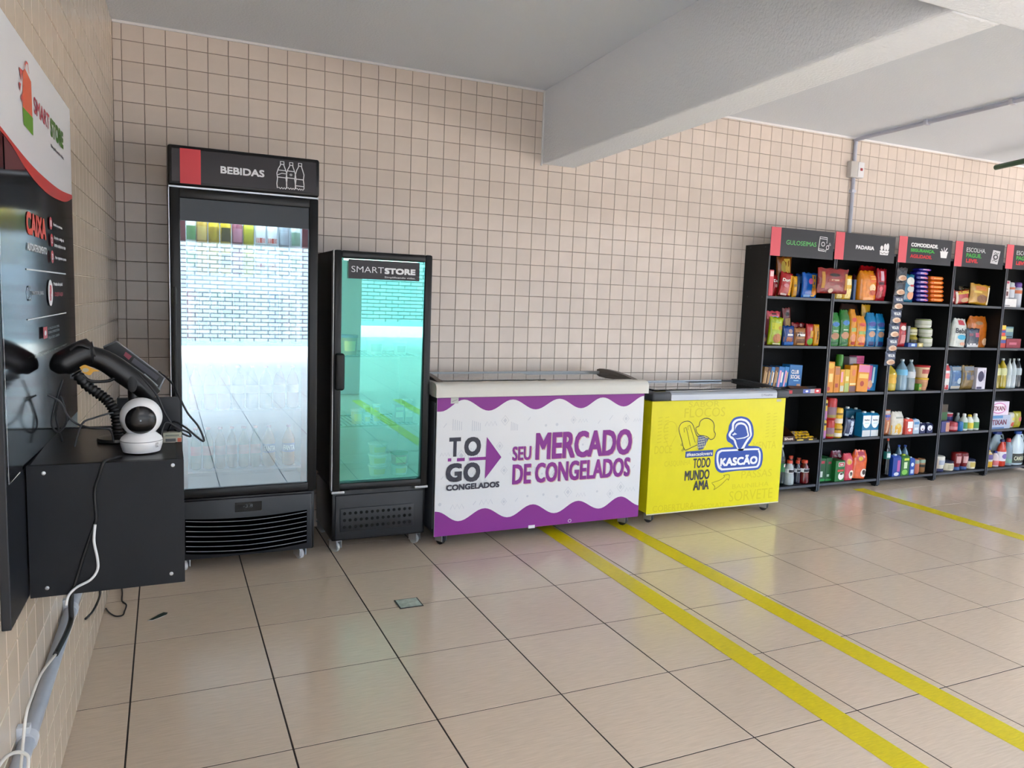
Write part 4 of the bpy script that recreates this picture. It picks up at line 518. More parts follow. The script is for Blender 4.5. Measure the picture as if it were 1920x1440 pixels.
('soda', 6.8001, 0.0772, -0.225, 0.0772, 0.7545, 0.2597, 0, 'dish_soap_bottle', 'second yellow dish soap bottle of the fifth unit third row', 'bottle', ['a8981c', 'b8bcbc', 'd8d8b0'], [('label', 0.45, 0.68, 'c8c890')], 'dish soap bottles'),
('soda', 6.872, 0.0524, -0.225, 0.0524, 0.7545, 0.2598, 0, 'dish_soap_bottle', 'white dish soap bottle beside the yellow ones', 'bottle', ['c0c8c8', 'b8bcbc', 'd8d8b0'], [('label', 0.45, 0.68, 'a8b4b8')], 'dish soap bottles'),
('soda', 6.9325, 0.0571, -0.225, 0.0571, 0.7545, 0.2599, 0, 'dish_soap_bottle', 'second white dish soap bottle of the fifth unit', 'bottle', ['b4bcc0', 'b8bcbc', 'd8d8b0'], [('label', 0.45, 0.68, 'a8b4b8')], 'dish soap bottles'),
('soda', 7.002, 0.0648, -0.225, 0.0648, 0.7545, 0.2599, 0, 'dish_soap_bottle', 'dark grey dish soap bottle at the right edge of the picture', 'bottle', ['34383c', 'b8bcbc', 'd8d8b0'], [('label', 0.45, 0.68, 'a8b4b8')], 'dish soap bottles'),
('box', 6.7904, 0.273, -0.225, 0.08, 0.4015, 0.1203, 0, 'washing_powder_box', 'lower pale blue washing powder box of the stack of two', 'box', ['b0b8c8'], [('rect', 0.02, 0.78, 0.6, 0.98, '4a80b0'), ('text', 0.08, 0.3, 0.8, 0.68, '6a1c3a', 'TIXAN'), ('rect', 0.02, 0.03, 0.7, 0.14, '5a78a8')], 'washing powder boxes'),
('box', 6.7674, 0.2429, -0.225, 0.08, 0.5223, 0.1197, 0, 'washing_powder_box', 'upper white and pink washing powder box of the stack of two', 'box', ['d8ccd8'], [('oval', 0.02, 0.12, 0.85, 0.92, 'c87aa8'), ('oval', 0.06, 0.2, 0.8, 0.84, 'e0d4dc'), ('text', 0.08, 0.34, 0.76, 0.68, '7a1c3a', 'TIXAN')], 'washing powder boxes'),
('bag', 6.9656, 0.0636, -0.225, 0.05, 0.4015, 0.1353, 0, 'cleaner_bag', 'small white and red packet beside the washing powder boxes', 'packet', ['c8c4b8'], [('oval', 0.2, 0.1, 0.9, 0.4, 'b84a38'), ('oval', 0.3, 0.5, 0.7, 0.7, 'd0b840')], ''),
('bag', 7.0517, 0.0994, -0.225, 0.06, 0.4015, 0.1421, 0, 'cleaner_bag', 'yellow green cleaning bag at the right edge of the picture', 'bag', ['a8a038'], [('oval', 0.4, 0.4, 0.9, 0.7, 'b85a50')], ''),
('sauce', 6.6626, 0.0332, -0.22, 0.0332, 0.0625, 0.2047, 0, 'cleaner_bottle', 'slim green cleaner bottle in the left corner of the fifth unit bottom row', 'bottle', ['5a9a34', 'b02c34', '6aa83c'], [], ''),
('sauce', 6.7283, 0.0933, -0.225, 0.0933, 0.0625, 0.1748, 0, 'cleaner_bottle', 'yellow cleaner bottle with a blue cap on the fifth unit bottom row', 'bottle', ['d0a82c', '24408a', 'c8c8cc'], [('label', 0.3, 0.75, 'c8c4b8'), ('patch', 0.4, 0.65, '5a4a80')], ''),
('sauce', 6.8188, 0.066, -0.225, 0.066, 0.0625, 0.1379, 0, 'cleaner_bottle', 'white and pink cleaner bottle beside the red jug', 'bottle', ['d8c8c8', '2c3a80', 'c86a70'], [('label', 0.1, 0.4, 'c86a70')], ''),
('jug', 6.9015, 0.0955, -0.225, 0.07, 0.0625, 0.2363, 0, 'cleaner_jug', 'red and white cleaner jug with a navy cap', 'jug', ['c84a30', '24306a', 'd8d4d4'], [('label', 0.2, 0.55, 'd8d4d8'), ('patch', 0.28, 0.48, '6a5a98')], ''),
('jug', 7.0, 0.198, -0.12, 0.09, 0.0625, 0.2866, 0, 'cleaner_jug', 'large clear jug with a blue cap behind the red one', 'jug', ['a8b4b8', '2c4a98', 'b0b8b8'], [], 'large jugs'),
('sauce', 6.9973, 0.0818, -0.225, 0.0818, 0.0625, 0.2414, 0, 'cleaner_bottle', 'grey cleaner bottle with a red cap beside the white jug', 'bottle', ['8a98a0', 'b83c3c', '7aa090'], [('label', 0.1, 0.25, '7aa090')], ''),
('jug', 7.1254, 0.1632, -0.225, 0.09, 0.0625, 0.3017, 0, 'cleaner_jug', 'big white cleaner jug with a blue cap and a dark label', 'jug', ['c8d4d8', '2c5aa0', 'c8d0d4'], [('label', 0.06, 0.34, '3a3c34'), ('lettering', 0.14, 0.26, 'd8d8b8', 'CANDURA')], 'large jugs')]


# ================================================================ the setting
PW, PV = 0.1, 0.09893          # wall tile pitch, across and up
ZJ0 = 2.5781                   # height of the first joint under the ceiling
ZC1, ZC2 = 2.668, 2.700        # the two ceiling bays
XR, YF, YW = 9.6, -11.65, -16.8   # right opening, front edge of the roof, garden wall
NL = math.hypot(1.0, 0.0296)
LW = Matrix(((-0.0296 / NL, 1.0 / NL, 0, -0.045), (-1.0 / NL, -0.0296 / NL, 0, 0), (0, 0, 1, 0), (0, 0, 0, 1)))   # left wall frame: x along, y out, z up
tile_m = mat('dccfc4', rough=0.18, spec=0.5, noise=0.03, nscale=9.0, var=0.035)
tile_l = mat('d8c8b4', rough=0.12, spec=0.5, noise=0.03, nscale=9.0, var=0.03)
grout_m = mat('94867b', rough=0.9, noise=0.15, nscale=60)
grout_l = mat('e0d4c4', rough=0.9)  # left wall grout, grazing light put into its paler colour
plaster = mat('dfe6ef', rough=0.95, bump=0.6, bscale=90.0)
plaster_lit = mat('eef3fa', rough=0.95, bump=0.9, bscale=90.0)  # paler plaster copy for the beams, floor bounce lightened into the colour
floor_m = mat('d0bfab', rough=0.15, spec=0.5, noise=0.07, nscale=14.0, bump=0.13, bscale=14.0, stretch=(1, 11, 1), var=0.02, world=True)
fgrout = mat('2e2621', rough=0.9)
white_edge = mat('e6e6e6', rough=0.9)

def tile_mesh(name, sx, sz, t, ch, m):
    """a tile lying in x,z with its face towards -y: chamfered slab"""
    a, b = sx / 2, sz / 2
    vs = [(-a, 0, -b), (a, 0, -b), (a, 0, b), (-a, 0, b), (-a, -t + ch, -b), (a, -t + ch, -b), (a, -t + ch, b), (-a, -t + ch, b),
          (-a + ch, -t, -b + ch), (a - ch, -t, -b + ch), (a - ch, -t, b - ch), (-a + ch, -t, b - ch)]
    fs = [(8, 9, 10, 11)] + [(i, (i + 1) % 4, 4 + (i + 1) % 4, 4 + i) for i in range(4)] + [(4 + i, 4 + (i + 1) % 4, 8 + (i + 1) % 4, 8 + i) for i in range(4)]
    me = bpy.data.meshes.new(name); me.from_pydata(vs, [], fs); me.materials.append(m); me.update(); return me
def merged(name, parts, m, parent):
    """parts: list of (mesh, matrix) joined into one stuff object"""
    vs = []; fs = []
    for me, M in parts:
        o = len(vs); vs += [tuple(M @ v.co) for v in me.vertices]; fs += [tuple(i + o for i in p.vertices) for p in me.polygons]
    me = bpy.data.meshes.new(name); me.from_pydata(vs, [], fs); me.materials.append(m); me.update()
    ob = link(name, me, parent); ob['kind'] = 'stuff'; return ob

def lay_wall(wall, frame, x_edges, z_edges, m, keep, score, cap=300, skip=None, ch=0.0016, gap=0.0034):
    cells = []
    for i in range(len(x_edges) - 1):
        for j in range(len(z_edges) - 1):
            x0, x1, z0, z1 = x_edges[i], x_edges[i + 1], z_edges[j], z_edges[j + 1]
            if skip and skip((x0 + x1) / 2, (z0 + z1) / 2): continue
            cells.append(((x0 + x1) / 2, (z0 + z1) / 2, x1 - x0 - gap, z1 - z0 - gap))
    cells = [c for c in cells if c[2] > 0.008 and c[3] > 0.008]
    cand = sorted([c for c in cells if keep(c[0], c[1])], key=lambda c: score(c[0], c[1]))[:cap]
    cs = set(cand); cache = {}; rest = []
    for c in cells:
        k = (round(c[2], 3), round(c[3], 3))
        if k not in cache: cache[k] = tile_mesh('tile', k[0], k[1], 0.005, ch, m)
        M = frame @ Matrix.Translation((c[0], 0, c[1]))
        if c in cs:
            o = link('tile', cache[k], wall); o.matrix_basis = M
        else: rest.append((cache[k], M))
    merged('tiles', rest, m, wall)

# back wall: grout bed with tiles proud of it
wall_back = struct(MB().box(-0.30, XR, 0.0, 0.15, -0.02, 2.86).build('wall_back', grout_m))
xe = [-0.041] + [PW * i for i in range(0, int(XR / PW))]
ze = [0.004] + sorted(ZJ0 - PV * j for j in range(-1, 26)) + [ZC2 - 0.004]
def seen_back(x, z):
    if z > ZC1 and x < 2.6: return False
    if x < 0.97 and z < 2.10 and x > 0.2: return False
    if x <= 0.2 and z < 1.25: return False
    if 0.97 <= x < 1.65 and z < 1.6: return False
    if x >= 1.6 and z < 0.86: return False
    if 2.3 < x < 2.6 and z > 2.2: return False
    if x > 2.6 and z > 2.2 + (x - 2.6) * 0.33: return False
    return x < 4.0
lay_wall(wall_back, Matrix.Identity(4), xe, ze, tile_m, seen_back, lambda x, z: (x - 0.18) ** 2 + (z - 1.357) ** 2,
         skip=lambda x, z: (z > ZC1 and x < 2.3))
# left wall, in its own frame (x runs towards the camera, y out of the wall, z up)
LEND = 5.05
wl = MB().box(-0.2, LEND, -0.15, 0.0, -0.02, 2.86); wl.xform(LW)
wall_left = struct(wl.build('wall_left', grout_l))
LF = LW @ Matrix(((1, 0, 0, 0), (0, -1, 0, 0), (0, 0, 1, 0), (0, 0, 0, 1)))
xl = [0.006] + [0.06 + PW * i for i in range(0, 50)]
zl = [0.004] + sorted(ZJ0 - PV * j for j in range(0, 26)) + [ZC1 - 0.004]
def seen_left(u, z):
    if u > 3.0: return False
    if 1.70 < u < 2.72 and 0.66 < z < 1.88: return False
    if u < 1.7 and z < 0.2: return u > 0.3
    return z > 1.0 or z < 0.72
lay_wall(wall_left, LF, xl, zl, tile_l, seen_left, lambda u, z: abs(u - 2.9), skip=None)
# floor: bed, tiles
floor = struct(MB().box(-8.0, 16.0, YW - 1.0, 0.0, -0.12, -0.0011).build('floor', fgrout))
FX, FY, FPX, FPY = 0.0605, -0.8275, 0.4544, 0.4588
ft_cache = {}; frest = []
FROT = Matrix.Rotation(-math.pi / 2, 4, 'X')   # tile face up
invc = camo.matrix_world.inverted()
def in_view(x, y, z):
    q = invc @ Vector((x, y, z))
    if q.z > -0.3: return False
    u = cam.lens / 36 * q.x / -q.z; v = cam.lens / 36 * q.y / -q.z
    return abs(u) < 0.56 and abs(v) < 0.43
for a in range(-17, 34):
    for b in range(-2, 35):
        x0, x1 = FX + FPX * a, FX + FPX * (a + 1); y1, y0 = FY - FPY * b, FY - FPY * (b + 1)
        y1 = min(y1, -0.004)
        if y1 - y0 < 0.03: continue
        yc = (y0 + y1) / 2
        if a < -1 and yc > -5.2: continue
        if a == -1 and yc > -5.2: x0 = max(x0, -0.045 + 0.0296 * yc - 0.012)
        if x1 - x0 < 0.03: continue
        k = (round(x1 - x0 - 0.0052, 3), round(y1 - y0 - 0.0052, 3))
        if k not in ft_cache: ft_cache[k] = tile_mesh('floor_tile', k[0], k[1], 0.004, 0.0008, floor_m)
        M = Matrix.Translation(((x0 + x1) / 2, yc, -0.004)) @ FROT
        if any(in_view(px, py, 0) for px in (x0, (x0 + x1) / 2, x1) for py in (y0, yc, y1)):
            o = link('floor_tile', ft_cache[k], floor); o.matrix_basis = M
        else: frest.append((ft_cache[k], M))
merged('floor_tiles', frest, floor_m, floor)
# ceiling, two bays, and the beams
struct(MB().box(-0.9, 2.45, YF, 0.0, ZC1, 2.95).build('ceiling', plaster))
struct(MB().box(2.45, XR, YF, 0.0, ZC2, 2.95).build('ceiling', plaster))
def beam(x0a, x1a, x0b, x1b, ya, yb, z0, z1):
    return MB().add([(x0a, ya, z0), (x1a, ya, z0), (x1b, yb, z0), (x0b, yb, z0), (x0a, ya, z1), (x1a, ya, z1), (x1b, yb, z1), (x0b, yb, z1)],
                    [(0, 1, 2, 3), (4, 5, 6, 7), (0, 1, 5, 4), (1, 2, 6, 5), (2, 3, 7, 6), (3, 0, 4, 7)])
def rough_beam(name, x0a, x1a, x0b, x1b, ya, yb, z0, z1):
    o = beam(x0a, x1a, x0b, x1b, ya, yb, z0, z1).build(name, plaster_lit); b = o.modifiers.new('bevel', 'BEVEL'); b.width = 0.012; b.segments = 3
    return struct(o)
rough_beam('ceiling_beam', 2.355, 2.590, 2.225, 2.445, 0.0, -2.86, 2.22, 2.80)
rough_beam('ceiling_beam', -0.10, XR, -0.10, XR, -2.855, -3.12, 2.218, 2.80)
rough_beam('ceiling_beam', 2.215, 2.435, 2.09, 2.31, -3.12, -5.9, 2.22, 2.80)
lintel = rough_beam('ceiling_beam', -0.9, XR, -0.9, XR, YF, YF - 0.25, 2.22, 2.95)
lintel.data.materials[0] = mat('1e2022', rough=0.7)  # shade put into the unseen lintel's colour, keeps its fridge glass reflection dark
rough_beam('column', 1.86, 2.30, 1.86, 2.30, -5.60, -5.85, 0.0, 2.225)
struct(MB().box(XR, XR + 0.2, -3.0, 0.15, -0.02, 2.9).build('light_block_right', plaster))  # added unseen wall piece, blocks daylight from the right
# thin white paint line where wall meets ceiling
struct(MB().box(-0.04, 2.352, -0.012, -0.001, ZC1 - 0.012, ZC1 + 0.002).build('trim_1', white_edge))
struct(MB().box(2.592, XR, -0.012, -0.001, ZC2 - 0.014, ZC2 + 0.002).build('trim_2', white_edge))
struct(MB().box(2.345, 2.356, -0.012, -0.001, 2.212, ZC1).build('trim_3', white_edge))
# beyond the open side of the hall: garden wall of pale brick, lit by the sun
gm = bpy.data.materials.new('pale_brick'); gm.use_nodes = True
gn = gm.node_tree; gp = gn.nodes['Principled BSDF']; gp.inputs['Roughness'].default_value = 0.9
gt = gn.nodes.new('ShaderNodeTexCoord'); gmap = gn.nodes.new('ShaderNodeMapping'); gmap.inputs['Rotation'].default_value = (math.radians(90), 0, 0)
gb = gn.nodes.new('ShaderNodeTexBrick'); gb.inputs['Color1'].default_value = lin('5a6062'); gb.inputs['Color2'].default_value = lin('50565a'); gb.inputs['Mortar'].default_value = lin('1c2022')
gb.inputs['Scale'].default_value = 1.0; gb.inputs['Mortar Size'].default_value = 0.014; gb.inputs['Brick Width'].default_value = 0.34; gb.inputs['Row Height'].default_value = 0.1
gn.links.new(gt.outputs['Object'], gmap.inputs[0]); gn.links.new(gmap.outputs[0], gb.inputs['Vector']); gn.links.new(gb.outputs['Color'], gp.inputs['Base Color'])
struct(MB().box(-8, 20, YW - 0.3, YW, 0.12, 4.2).build('garden_wall', gm))
struct(MB().box(-8, 20, YW - 0.3, YW + 0.03, -0.05, 0.12).build('garden_wall_plinth', mat('4c5a5e', rough=0.8)))
struct(MB().box(15.0, 15.3, YW, 4.0, -0.05, 3.2).build('garden_wall', gm))
# ---------------------------------------------------------------- yellow floor lines
tape_m = mat('d6c40c', rough=0.35, noise=0.10, nscale=30.0, stretch=(1, 6, 1))
def tape(p0, p1, wd, label):
    a, b = Vector(p0), Vector(p1); d = (b - a).normalized(); n = Vector((-d.y, d.x)) * wd / 2
    q = [a + n, b + n, b - n, a - n]
    vs = [(p.x, p.y, 0.0004) for p in q] + [(p.x, p.y, 0.0016) for p in q]
    o = MB().add(vs, [(3, 2, 1, 0), (4, 5, 6, 7), (0, 1, 5, 4), (1, 2, 6, 5), (2, 3, 7, 6), (3, 0, 4, 7)]).build('floor_line', tape_m)
    tag(o, label, 'floor line', 'yellow parking lines')
tape((2.275, -0.05), (2.165, -5.2), 0.105, 'yellow floor line running out from under the purple freezer')
tape((2.745, -0.05), (2.645, -5.2), 0.105, 'yellow floor line coming out between the two freezers')
tape((5.078, -0.27), (4.955, -5.2), 0.11, 'yellow floor line in front of the shelf units')

# ================================================================ common bits
blk = mat('101114', rough=0.32, spec=0.4, noise=0.06, nscale=20)
blk2 = mat('0e0f11', rough=0.5)
dark = mat('24272c', rough=0.45, noise=0.08, nscale=15)
chrome = mat('b8bcc0', rough=0.28, metal=0.9)
greyp = mat('8c9096', rough=0.5)
rubber = mat('1a1a1c', rough=0.8)
def caster(parent, x, y, ztop, ang=0.4, wheel='1c1c1e'):
    r = 0.026
    M = Matrix.Translation((x, y, 0)) @ Matrix.Rotation(ang, 4, 'Z')
    fork = MB().box(-0.03, 0.03, -0.03, 0.03, ztop - 0.006, ztop).box(-0.020, -0.016, -0.022, 0.03, 0.022, ztop - 0.004).box(0.016, 0.020, -0.022, 0.03, 0.022, ztop - 0.004)
    fork.box(-0.02, 0.02, -0.01, 0.012, ztop - 0.014, ztop - 0.004).xform(M)
    c = fork.build('caster', chrome, parent)
    wv = MB().lathe([(r * 0.6, -0.011), (r, -0.009), (r, 0.009), (r * 0.6, 0.011)], n=18)
    wv.xform(M @ Matrix.Translation((0, 0.006, r + 0.0005)) @ Matrix.Rotation(math.pi / 2, 4, 'Y'))
    wv.build('wheel', mat(wheel, rough=0.6), c, smooth=40)
    return c
def frame_ring(x0, x1, z0, z1, wd, y0, y1, r=0.006):
    m = MB()
    m.rbox(x0, x0 + wd, y0, y1, z0, z1, r).rbox(x1 - wd, x1, y0, y1, z0, z1, r)
    m.rbox(x0 + wd * 0.9, x1 - wd * 0.9, y0 + 0.0015, y1 - 0.0015, z1 - wd, z1 - 0.001, r).rbox(x0 + wd * 0.9, x1 - wd * 0.9, y0 + 0.0015, y1 - 0.0015, z0 + 0.001, z0 + wd, r)
    return m
# ================================================================ tall drinks fridge
f1 = empty('drinks_fridge', 'tall black drinks fridge with a lit glass door and a BEBIDAS header', 'fridge', (0.53, -0.30, 0))
f1.location = (0, 0, 0)
inw = mat('dfe6ea', rough=0.5)
FX0, FX1 = 0.205, 0.862
m = MB()
m.box(FX0, FX0 + 0.03, -0.555, -0.05, 0.37, 1.815).box(FX1 - 0.03, FX1, -0.555, -0.05, 0.37, 1.815)
m.box(FX0 + 0.03, FX1 - 0.03, -0.07, -0.05, 0.37, 1.815).box(FX0 + 0.03, FX1 - 0.03, -0.555, -0.07, 1.79, 1.815).box(FX0 + 0.03, FX1 - 0.03, -0.555, -0.07, 0.37, 0.395)
m.build('cabinet', blk, f1)
li = MB().box(FX0 + 0.031, FX0 + 0.035, -0.553, -0.072, 0.396, 1.789).box(FX1 - 0.035, FX1 - 0.031, -0.553, -0.072, 0.396, 1.789).box(FX0 + 0.036, FX1 - 0.036, -0.078, -0.072, 0.396, 1.789)
li.box(FX0 + 0.036, FX1 - 0.036, -0.55, -0.08, 0.396, 0.400)
li.build('liner', inw, f1)
MB().box(FX0 + 0.037, FX0 + 0.067, -0.553, -0.551, 0.40, 1.788).box(FX1 - 0.067, FX1 - 0.037, -0.553, -0.551, 0.40, 1.788).build('liner_strip', mat('c85058', rough=0.5), f1)
MB().box(FX0 + 0.038, FX0 + 0.05, -0.535, -0.525, 0.45, 1.76).box(FX1 - 0.05, FX1 - 0.038, -0.535, -0.525, 0.45, 1.76).build('light_strip', mat('e8f2ff', emit=0.6), f1)
MB().box(FX0 + 0.06, FX1 - 0.06, -0.545, -0.525, 1.765, 1.780).build('light_strip', mat('e8f2ff', emit=13.0), f1)
# header
MB().rbox(0.199, 0.868, -0.60, -0.05, 1.822, 2.0, 0.012, 3).build('header', blk, f1, smooth=40)
MB().rbox(0.215, 0.852, -0.603, -0.599, 1.838, 1.984, 0.004).build('header_panel', mat('2a2428', rough=0.35), f1)
p = Print(front(-0.603))
x0, x1, z0, z1 = D['F1_red']; p.rect(x0, x1, z0, z1, 'd8454e'); p.build('red_square', f1)
p = Print(front(-0.603)); p.text('BEBIDAS', *D['F1_beb'], 'eceef2', bold=0.035); p.build('lettering', f1)
p = Print(front(-0.603))
for k in ('F1_b1', 'F1_b2', 'F1_b3'):
    q = D[k]; p.line(q, 0.0042, 'e6e8ea')
    xs = [a[0] for a in q]; zs = [a[1] for a in q]; xa, xb, za, zb = min(xs), max(xs), min(zs), max(zs); h = zb - za
    for t in (0.90, 0.68, 0.42) if k != 'F1_b3' else (0.90, 0.40, 0.15):
        i0 = xa + (0.35 if t > 0.85 else 0.06) * (xb - xa); i1 = xa + (0.72 if t > 0.85 else 0.94) * (xb - xa); p.line([(i0, za + t * h), (i1, za + t * h - 0.001)], 0.0038, 'e6e8ea')
    if k == 'F1_b1': p.line([(xa + 0.004, za + 0.5 * h), ((xa + xb) / 2, za + 0.57 * h), (xb - 0.004, za + 0.56 * h)], 0.0035, 'e6e8ea')
    if k == 'F1_b2': p.ring((xa + xb) / 2 - 0.006, (xa + xb) / 2 + 0.006, za + 0.5 * h, za + 0.58 * h, 0.0028, 'e6e8ea')
p.build('bottle_icon', f1)
MB().box(0.203, 0.866, -0.592, -0.552, 1.8135, 1.821).build('trim_strip', chrome, f1)
# door
door = frame_ring(0.205, 0.865, 0.374, 1.812, 0.044, -0.60, -0.558, 0.008).build('door', blk, f1, smooth=40)
MB().box(0.2015, 0.2045, -0.60, -0.556, 0.376, 1.812).build('door_edge', chrome, door)
gl1 = glass_mat('fridge_glass', (0.86, 0.93, 0.95), 0.33, (0.80, 0.93, 1.0))
MB().box(0.247, 0.823, -0.583, -0.580, 0.412, 1.772).build('pane', gl1, door)
MB().box(0.248, 0.822, -0.588, -0.585, 1.668, 1.771).build('top_band', mat('252c33', rough=0.3), door)
hd = MB().rbox(0.212, 0.232, -0.625, -0.60, 1.29, 1.36, 0.004).rbox(0.212, 0.232, -0.625, -0.60, 0.80, 0.87, 0.004).rbox(0.215, 0.229, -0.640, -0.622, 0.79, 1.37, 0.006)
hd.build('handle', blk2, door, smooth=40)
# lower grille panel
MB().rbox(0.209, 0.860, -0.575, -0.06, 0.065, 0.368, 0.010).build('base', blk, f1, smooth=40)
MB().rbox(0.225, 0.846, -0.592, -0.574, 0.072, 0.36, 0.012).build('kick_panel', mat('1e2229', rough=0.35), f1, smooth=40)
gr = [(0.255 + 0.565 * t, 0.262 + 0.028 * (2 * t - 1) ** 2 * 0.5) for t in [i / 16 for i in range(17)]]
q = Print(front(-0.5925), lift=0.0005); q.poly([(a, b) for a, b in gr] + [(0.82 - 0.565 * t, 0.085 + 0.02 * (2 * (1 - t) - 1) ** 2) for t in [i / 16 for i in range(17)]], mat('020203', rough=0.9, spec=0.0)); q.build('grille_opening', f1)
for k in range(7):
    zc = 0.250 - 0.0245 * k
    MB().tube([(0.258 + 0.56 * t, -0.5948, zc + 0.016 * (2 * t - 1) ** 2 - 0.004 * (1 - abs(2 * t - 1))) for t in [i / 14 for i in range(15)]], 0.0017, 6).build('slat', mat('8e9298', rough=0.35), f1, smooth=60)  # slats lightened, the highlights along them put into the colour
MB().box(0.478, 0.602, -0.596, -0.592, 0.292, 0.338).build('display', mat('0a0b0c', rough=0.15), f1)
q = Print(front(-0.596)); q.text('-3.8', 0.515, 0.56, 0.312, 0.328, '6a6e72'); q.build('display_digits', f1)
for cx, cy in ((0.25, -0.52), (0.80, -0.52), (0.25, -0.12), (0.80, -0.12)): caster(f1, cx, cy, 0.066, 0.5, 'c8c8c8')
# shelves inside
SHZ = (1.437, 1.108, 0.780, 0.488)
for z in SHZ:
    s_ = MB().box(FX0 + 0.037, FX1 - 0.037, -0.53, -0.50, z - 0.008, z)
    for i in range(22): s_.box(0.25 + i * 0.0265, 0.254 + i * 0.0265, -0.50, -0.09, z - 0.005, z - 0.001)
    s_.build('wire_shelf', mat('d8dcde', rough=0.4), f1)
def lathe_item(name, prof, x, y, z, cols, label, cat, group=None, lab=None, cap=None, n=18, patches=()):
    """a round thing: body (top-level) with label band and cap as parts; prof in metres from its base"""
    o = MB().lathe(prof, n=n).build(name, cols[0], None, smooth=50); o.location = (x, y, z)
    tag(o, label, cat, group)
    def rad(zz):
        for (r0, a), (r1, b) in zip(prof, prof[1:]):
            if a <= zz <= b and b > a: return r0 + (r1 - r0) * (zz - a) / (b - a)
        return prof[len(prof) // 2][0]
    for (a, b, mt) in (lab or ()):
        zs = [a + (b - a) * i / 4 for i in range(5)]
        MB().lathe([(rad(t) + 0.0008, t) for t in zs], n=n, cap=False).build('label', mt, o, smooth=50)
    if cap: MB().lathe(cap, n=n).build('cap', cols[1], o, smooth=50)
    for (t0, t1, a, b, mt) in patches:      # patch on the side towards -y, angles in turns around it
        vs = []; fs = []; K = 8
        for j in range(5):
            zz = a + (b - a) * j / 4
            for i in range(K + 1):
                an = -math.pi / 2 + (t0 + (t1 - t0) * i / K) * math.pi; r = rad(zz) + 0.0014; vs.append((r * math.cos(an), r * math.sin(an), zz))
        for j in range(4):
            for i in range(K): fs.append((j * (K + 1) + i, j * (K + 1) + i + 1, (j + 1) * (K + 1) + i + 1, (j + 1) * (K + 1) + i))
        MB().add(vs, fs).build('printed_label', mt, o, fix=False)
    return o
def can_prof(r, h): return [(r * 0.80, 0.0), (r * 0.86, 0.003), (r, 0.010), (r, h - 0.012), (r * 0.86, h - 0.004), (r * 0.86, h), (r * 0.80, h - 0.002)]
def bottle_prof(r, h, neck=0.30, nk=0.36): return [(r * 0.75, 0), (r * 0.97, 0.006), (r, 0.02), (r, h * 0.35), (r * 0.94, h * 0.42), (r, h * 0.5), (r * 0.98, h * 0.64), (r * 0.75, h * 0.76), (r * nk, h * 0.87), (r * neck, h * 0.9), (r * neck, h * 0.95)]
row1 = [('d8e0d8', '5a8a50', 'white can with a green picture'), ('b8922c', 'd0b060', 'gold beer can'), ('d0b018', 'a88c18', 'bright yellow can with a grey patch'), ('ccac18', '4a4210', 'yellow can with upright lettering'), ('8a4050', 'b87a88', 'maroon can'),
        ('c8c020', 'b0a820', 'lime yellow can'), ('d8dcd8', 'c8503c', 'left white and red badge can'), ('d8dcdc', 'c8503c', 'right white and red badge can'), ('8a9094', 'b0b4b8', 'grey can with script lettering'), ('c8d0cc', '7a9a80', 'white can with a pale green side')]
cx = [0.297, 0.345, 0.397, 0.450, 0.503, 0.554, 0.609, 0.664, 0.720, 0.775]
cp = can_prof(0.0248, 0.121)
for tier in (0, 1):
    for i, (c, c2, l) in enumerate(row1):
        mm = mat(c, rough=0.3); m2 = mat(c2, rough=0.35)
        pt = [(-0.28, 0.28, 0.03, 0.095, m2)]
        if 'badge' in l: pt = [(-0.33, 0.33, 0.03, 0.10, mat('ecece8', rough=0.35)), (-0.30, 0.30, 0.034, 0.058, m2)]
        lathe_item('drink_can', cp, cx[i], -0.475, SHZ[0] + 0.0005 + tier * 0.1225, (mm,), ['lower ', 'upper '][tier] + l + ' on the top drinks fridge shelf', 'can', 'cans on the top fridge shelf', patches=pt, n=16)
row2 = [('b84a50', 0.30, 'red and white can'), ('5a6a70', 0.352, 'grey can'), ('3a8a5a', 0.405, 'first green can'), ('3a8a5a', 0.458, 'second green can'), ('3f8a60', 0.511, 'third green can'), ('d0d4d0', 0.565, 'cream can'), ('d8d4c4', 0.618, 'ivory can'), ('3a6ab0', 0.672, 'blue can'), ('c8a0a0', 0.725, 'pink and white can'), ('b8c4bc', 0.776, 'pale green can')]
for tier in (0, 1):
    for c, x, l in row2:
        lathe_item('drink_can', cp, x, -0.475, SHZ[1] + 0.0005 + tier * 0.1225, (mat(c, rough=0.3),), ['lower ', 'upper '][tier] + l + ' on the second drinks fridge shelf', 'can', 'cans on the second fridge shelf', patches=[(-0.25, 0.25, 0.035, 0.09, mat('d8dcd8', rough=0.4))], n=16)
row3 = [('9a2028', 0.31, 'first red'), ('a02028', 0.375, 'second red'), ('c86a3a', 0.44, 'orange and white'), ('4a5a50', 0.505, 'dark green'), ('8a9a9a', 0.57, 'grey'), ('1f7a5a', 0.635, 'bright green'), ('8a5050', 0.70, 'pink and grey'), ('5a3038', 0.765, 'dark red')]
for c, x, l in row3:
    h = 0.215; bp = bottle_prof(0.029, h)
    lathe_item('soda_bottle', bp, x, -0.475, SHZ[2] + 0.0005, (mat(c, rough=0.15), mat('b83038')), l + ' soda bottle on the third shelf of the drinks fridge', 'bottle', 'bottles on the third fridge shelf', lab=[(0.08, 0.12, mat('d0c8c4'))], cap=[(0.009, h * 0.945), (0.0105, h * 0.95), (0.0105, h), (0.009, h)], n=14)
row4 = [('2a5a48', 0.31, 'first green'), ('2a5a48', 0.365, 'second green'), ('3a3034', 0.42, 'first dark'), ('402a2e', 0.475, 'second dark'), ('2a6a50', 0.53, 'third green'), ('2a6a50', 0.585, 'fourth green'), ('b87838', 0.65, 'left white lettered orange'), ('b87838', 0.745, 'right white lettered orange')]
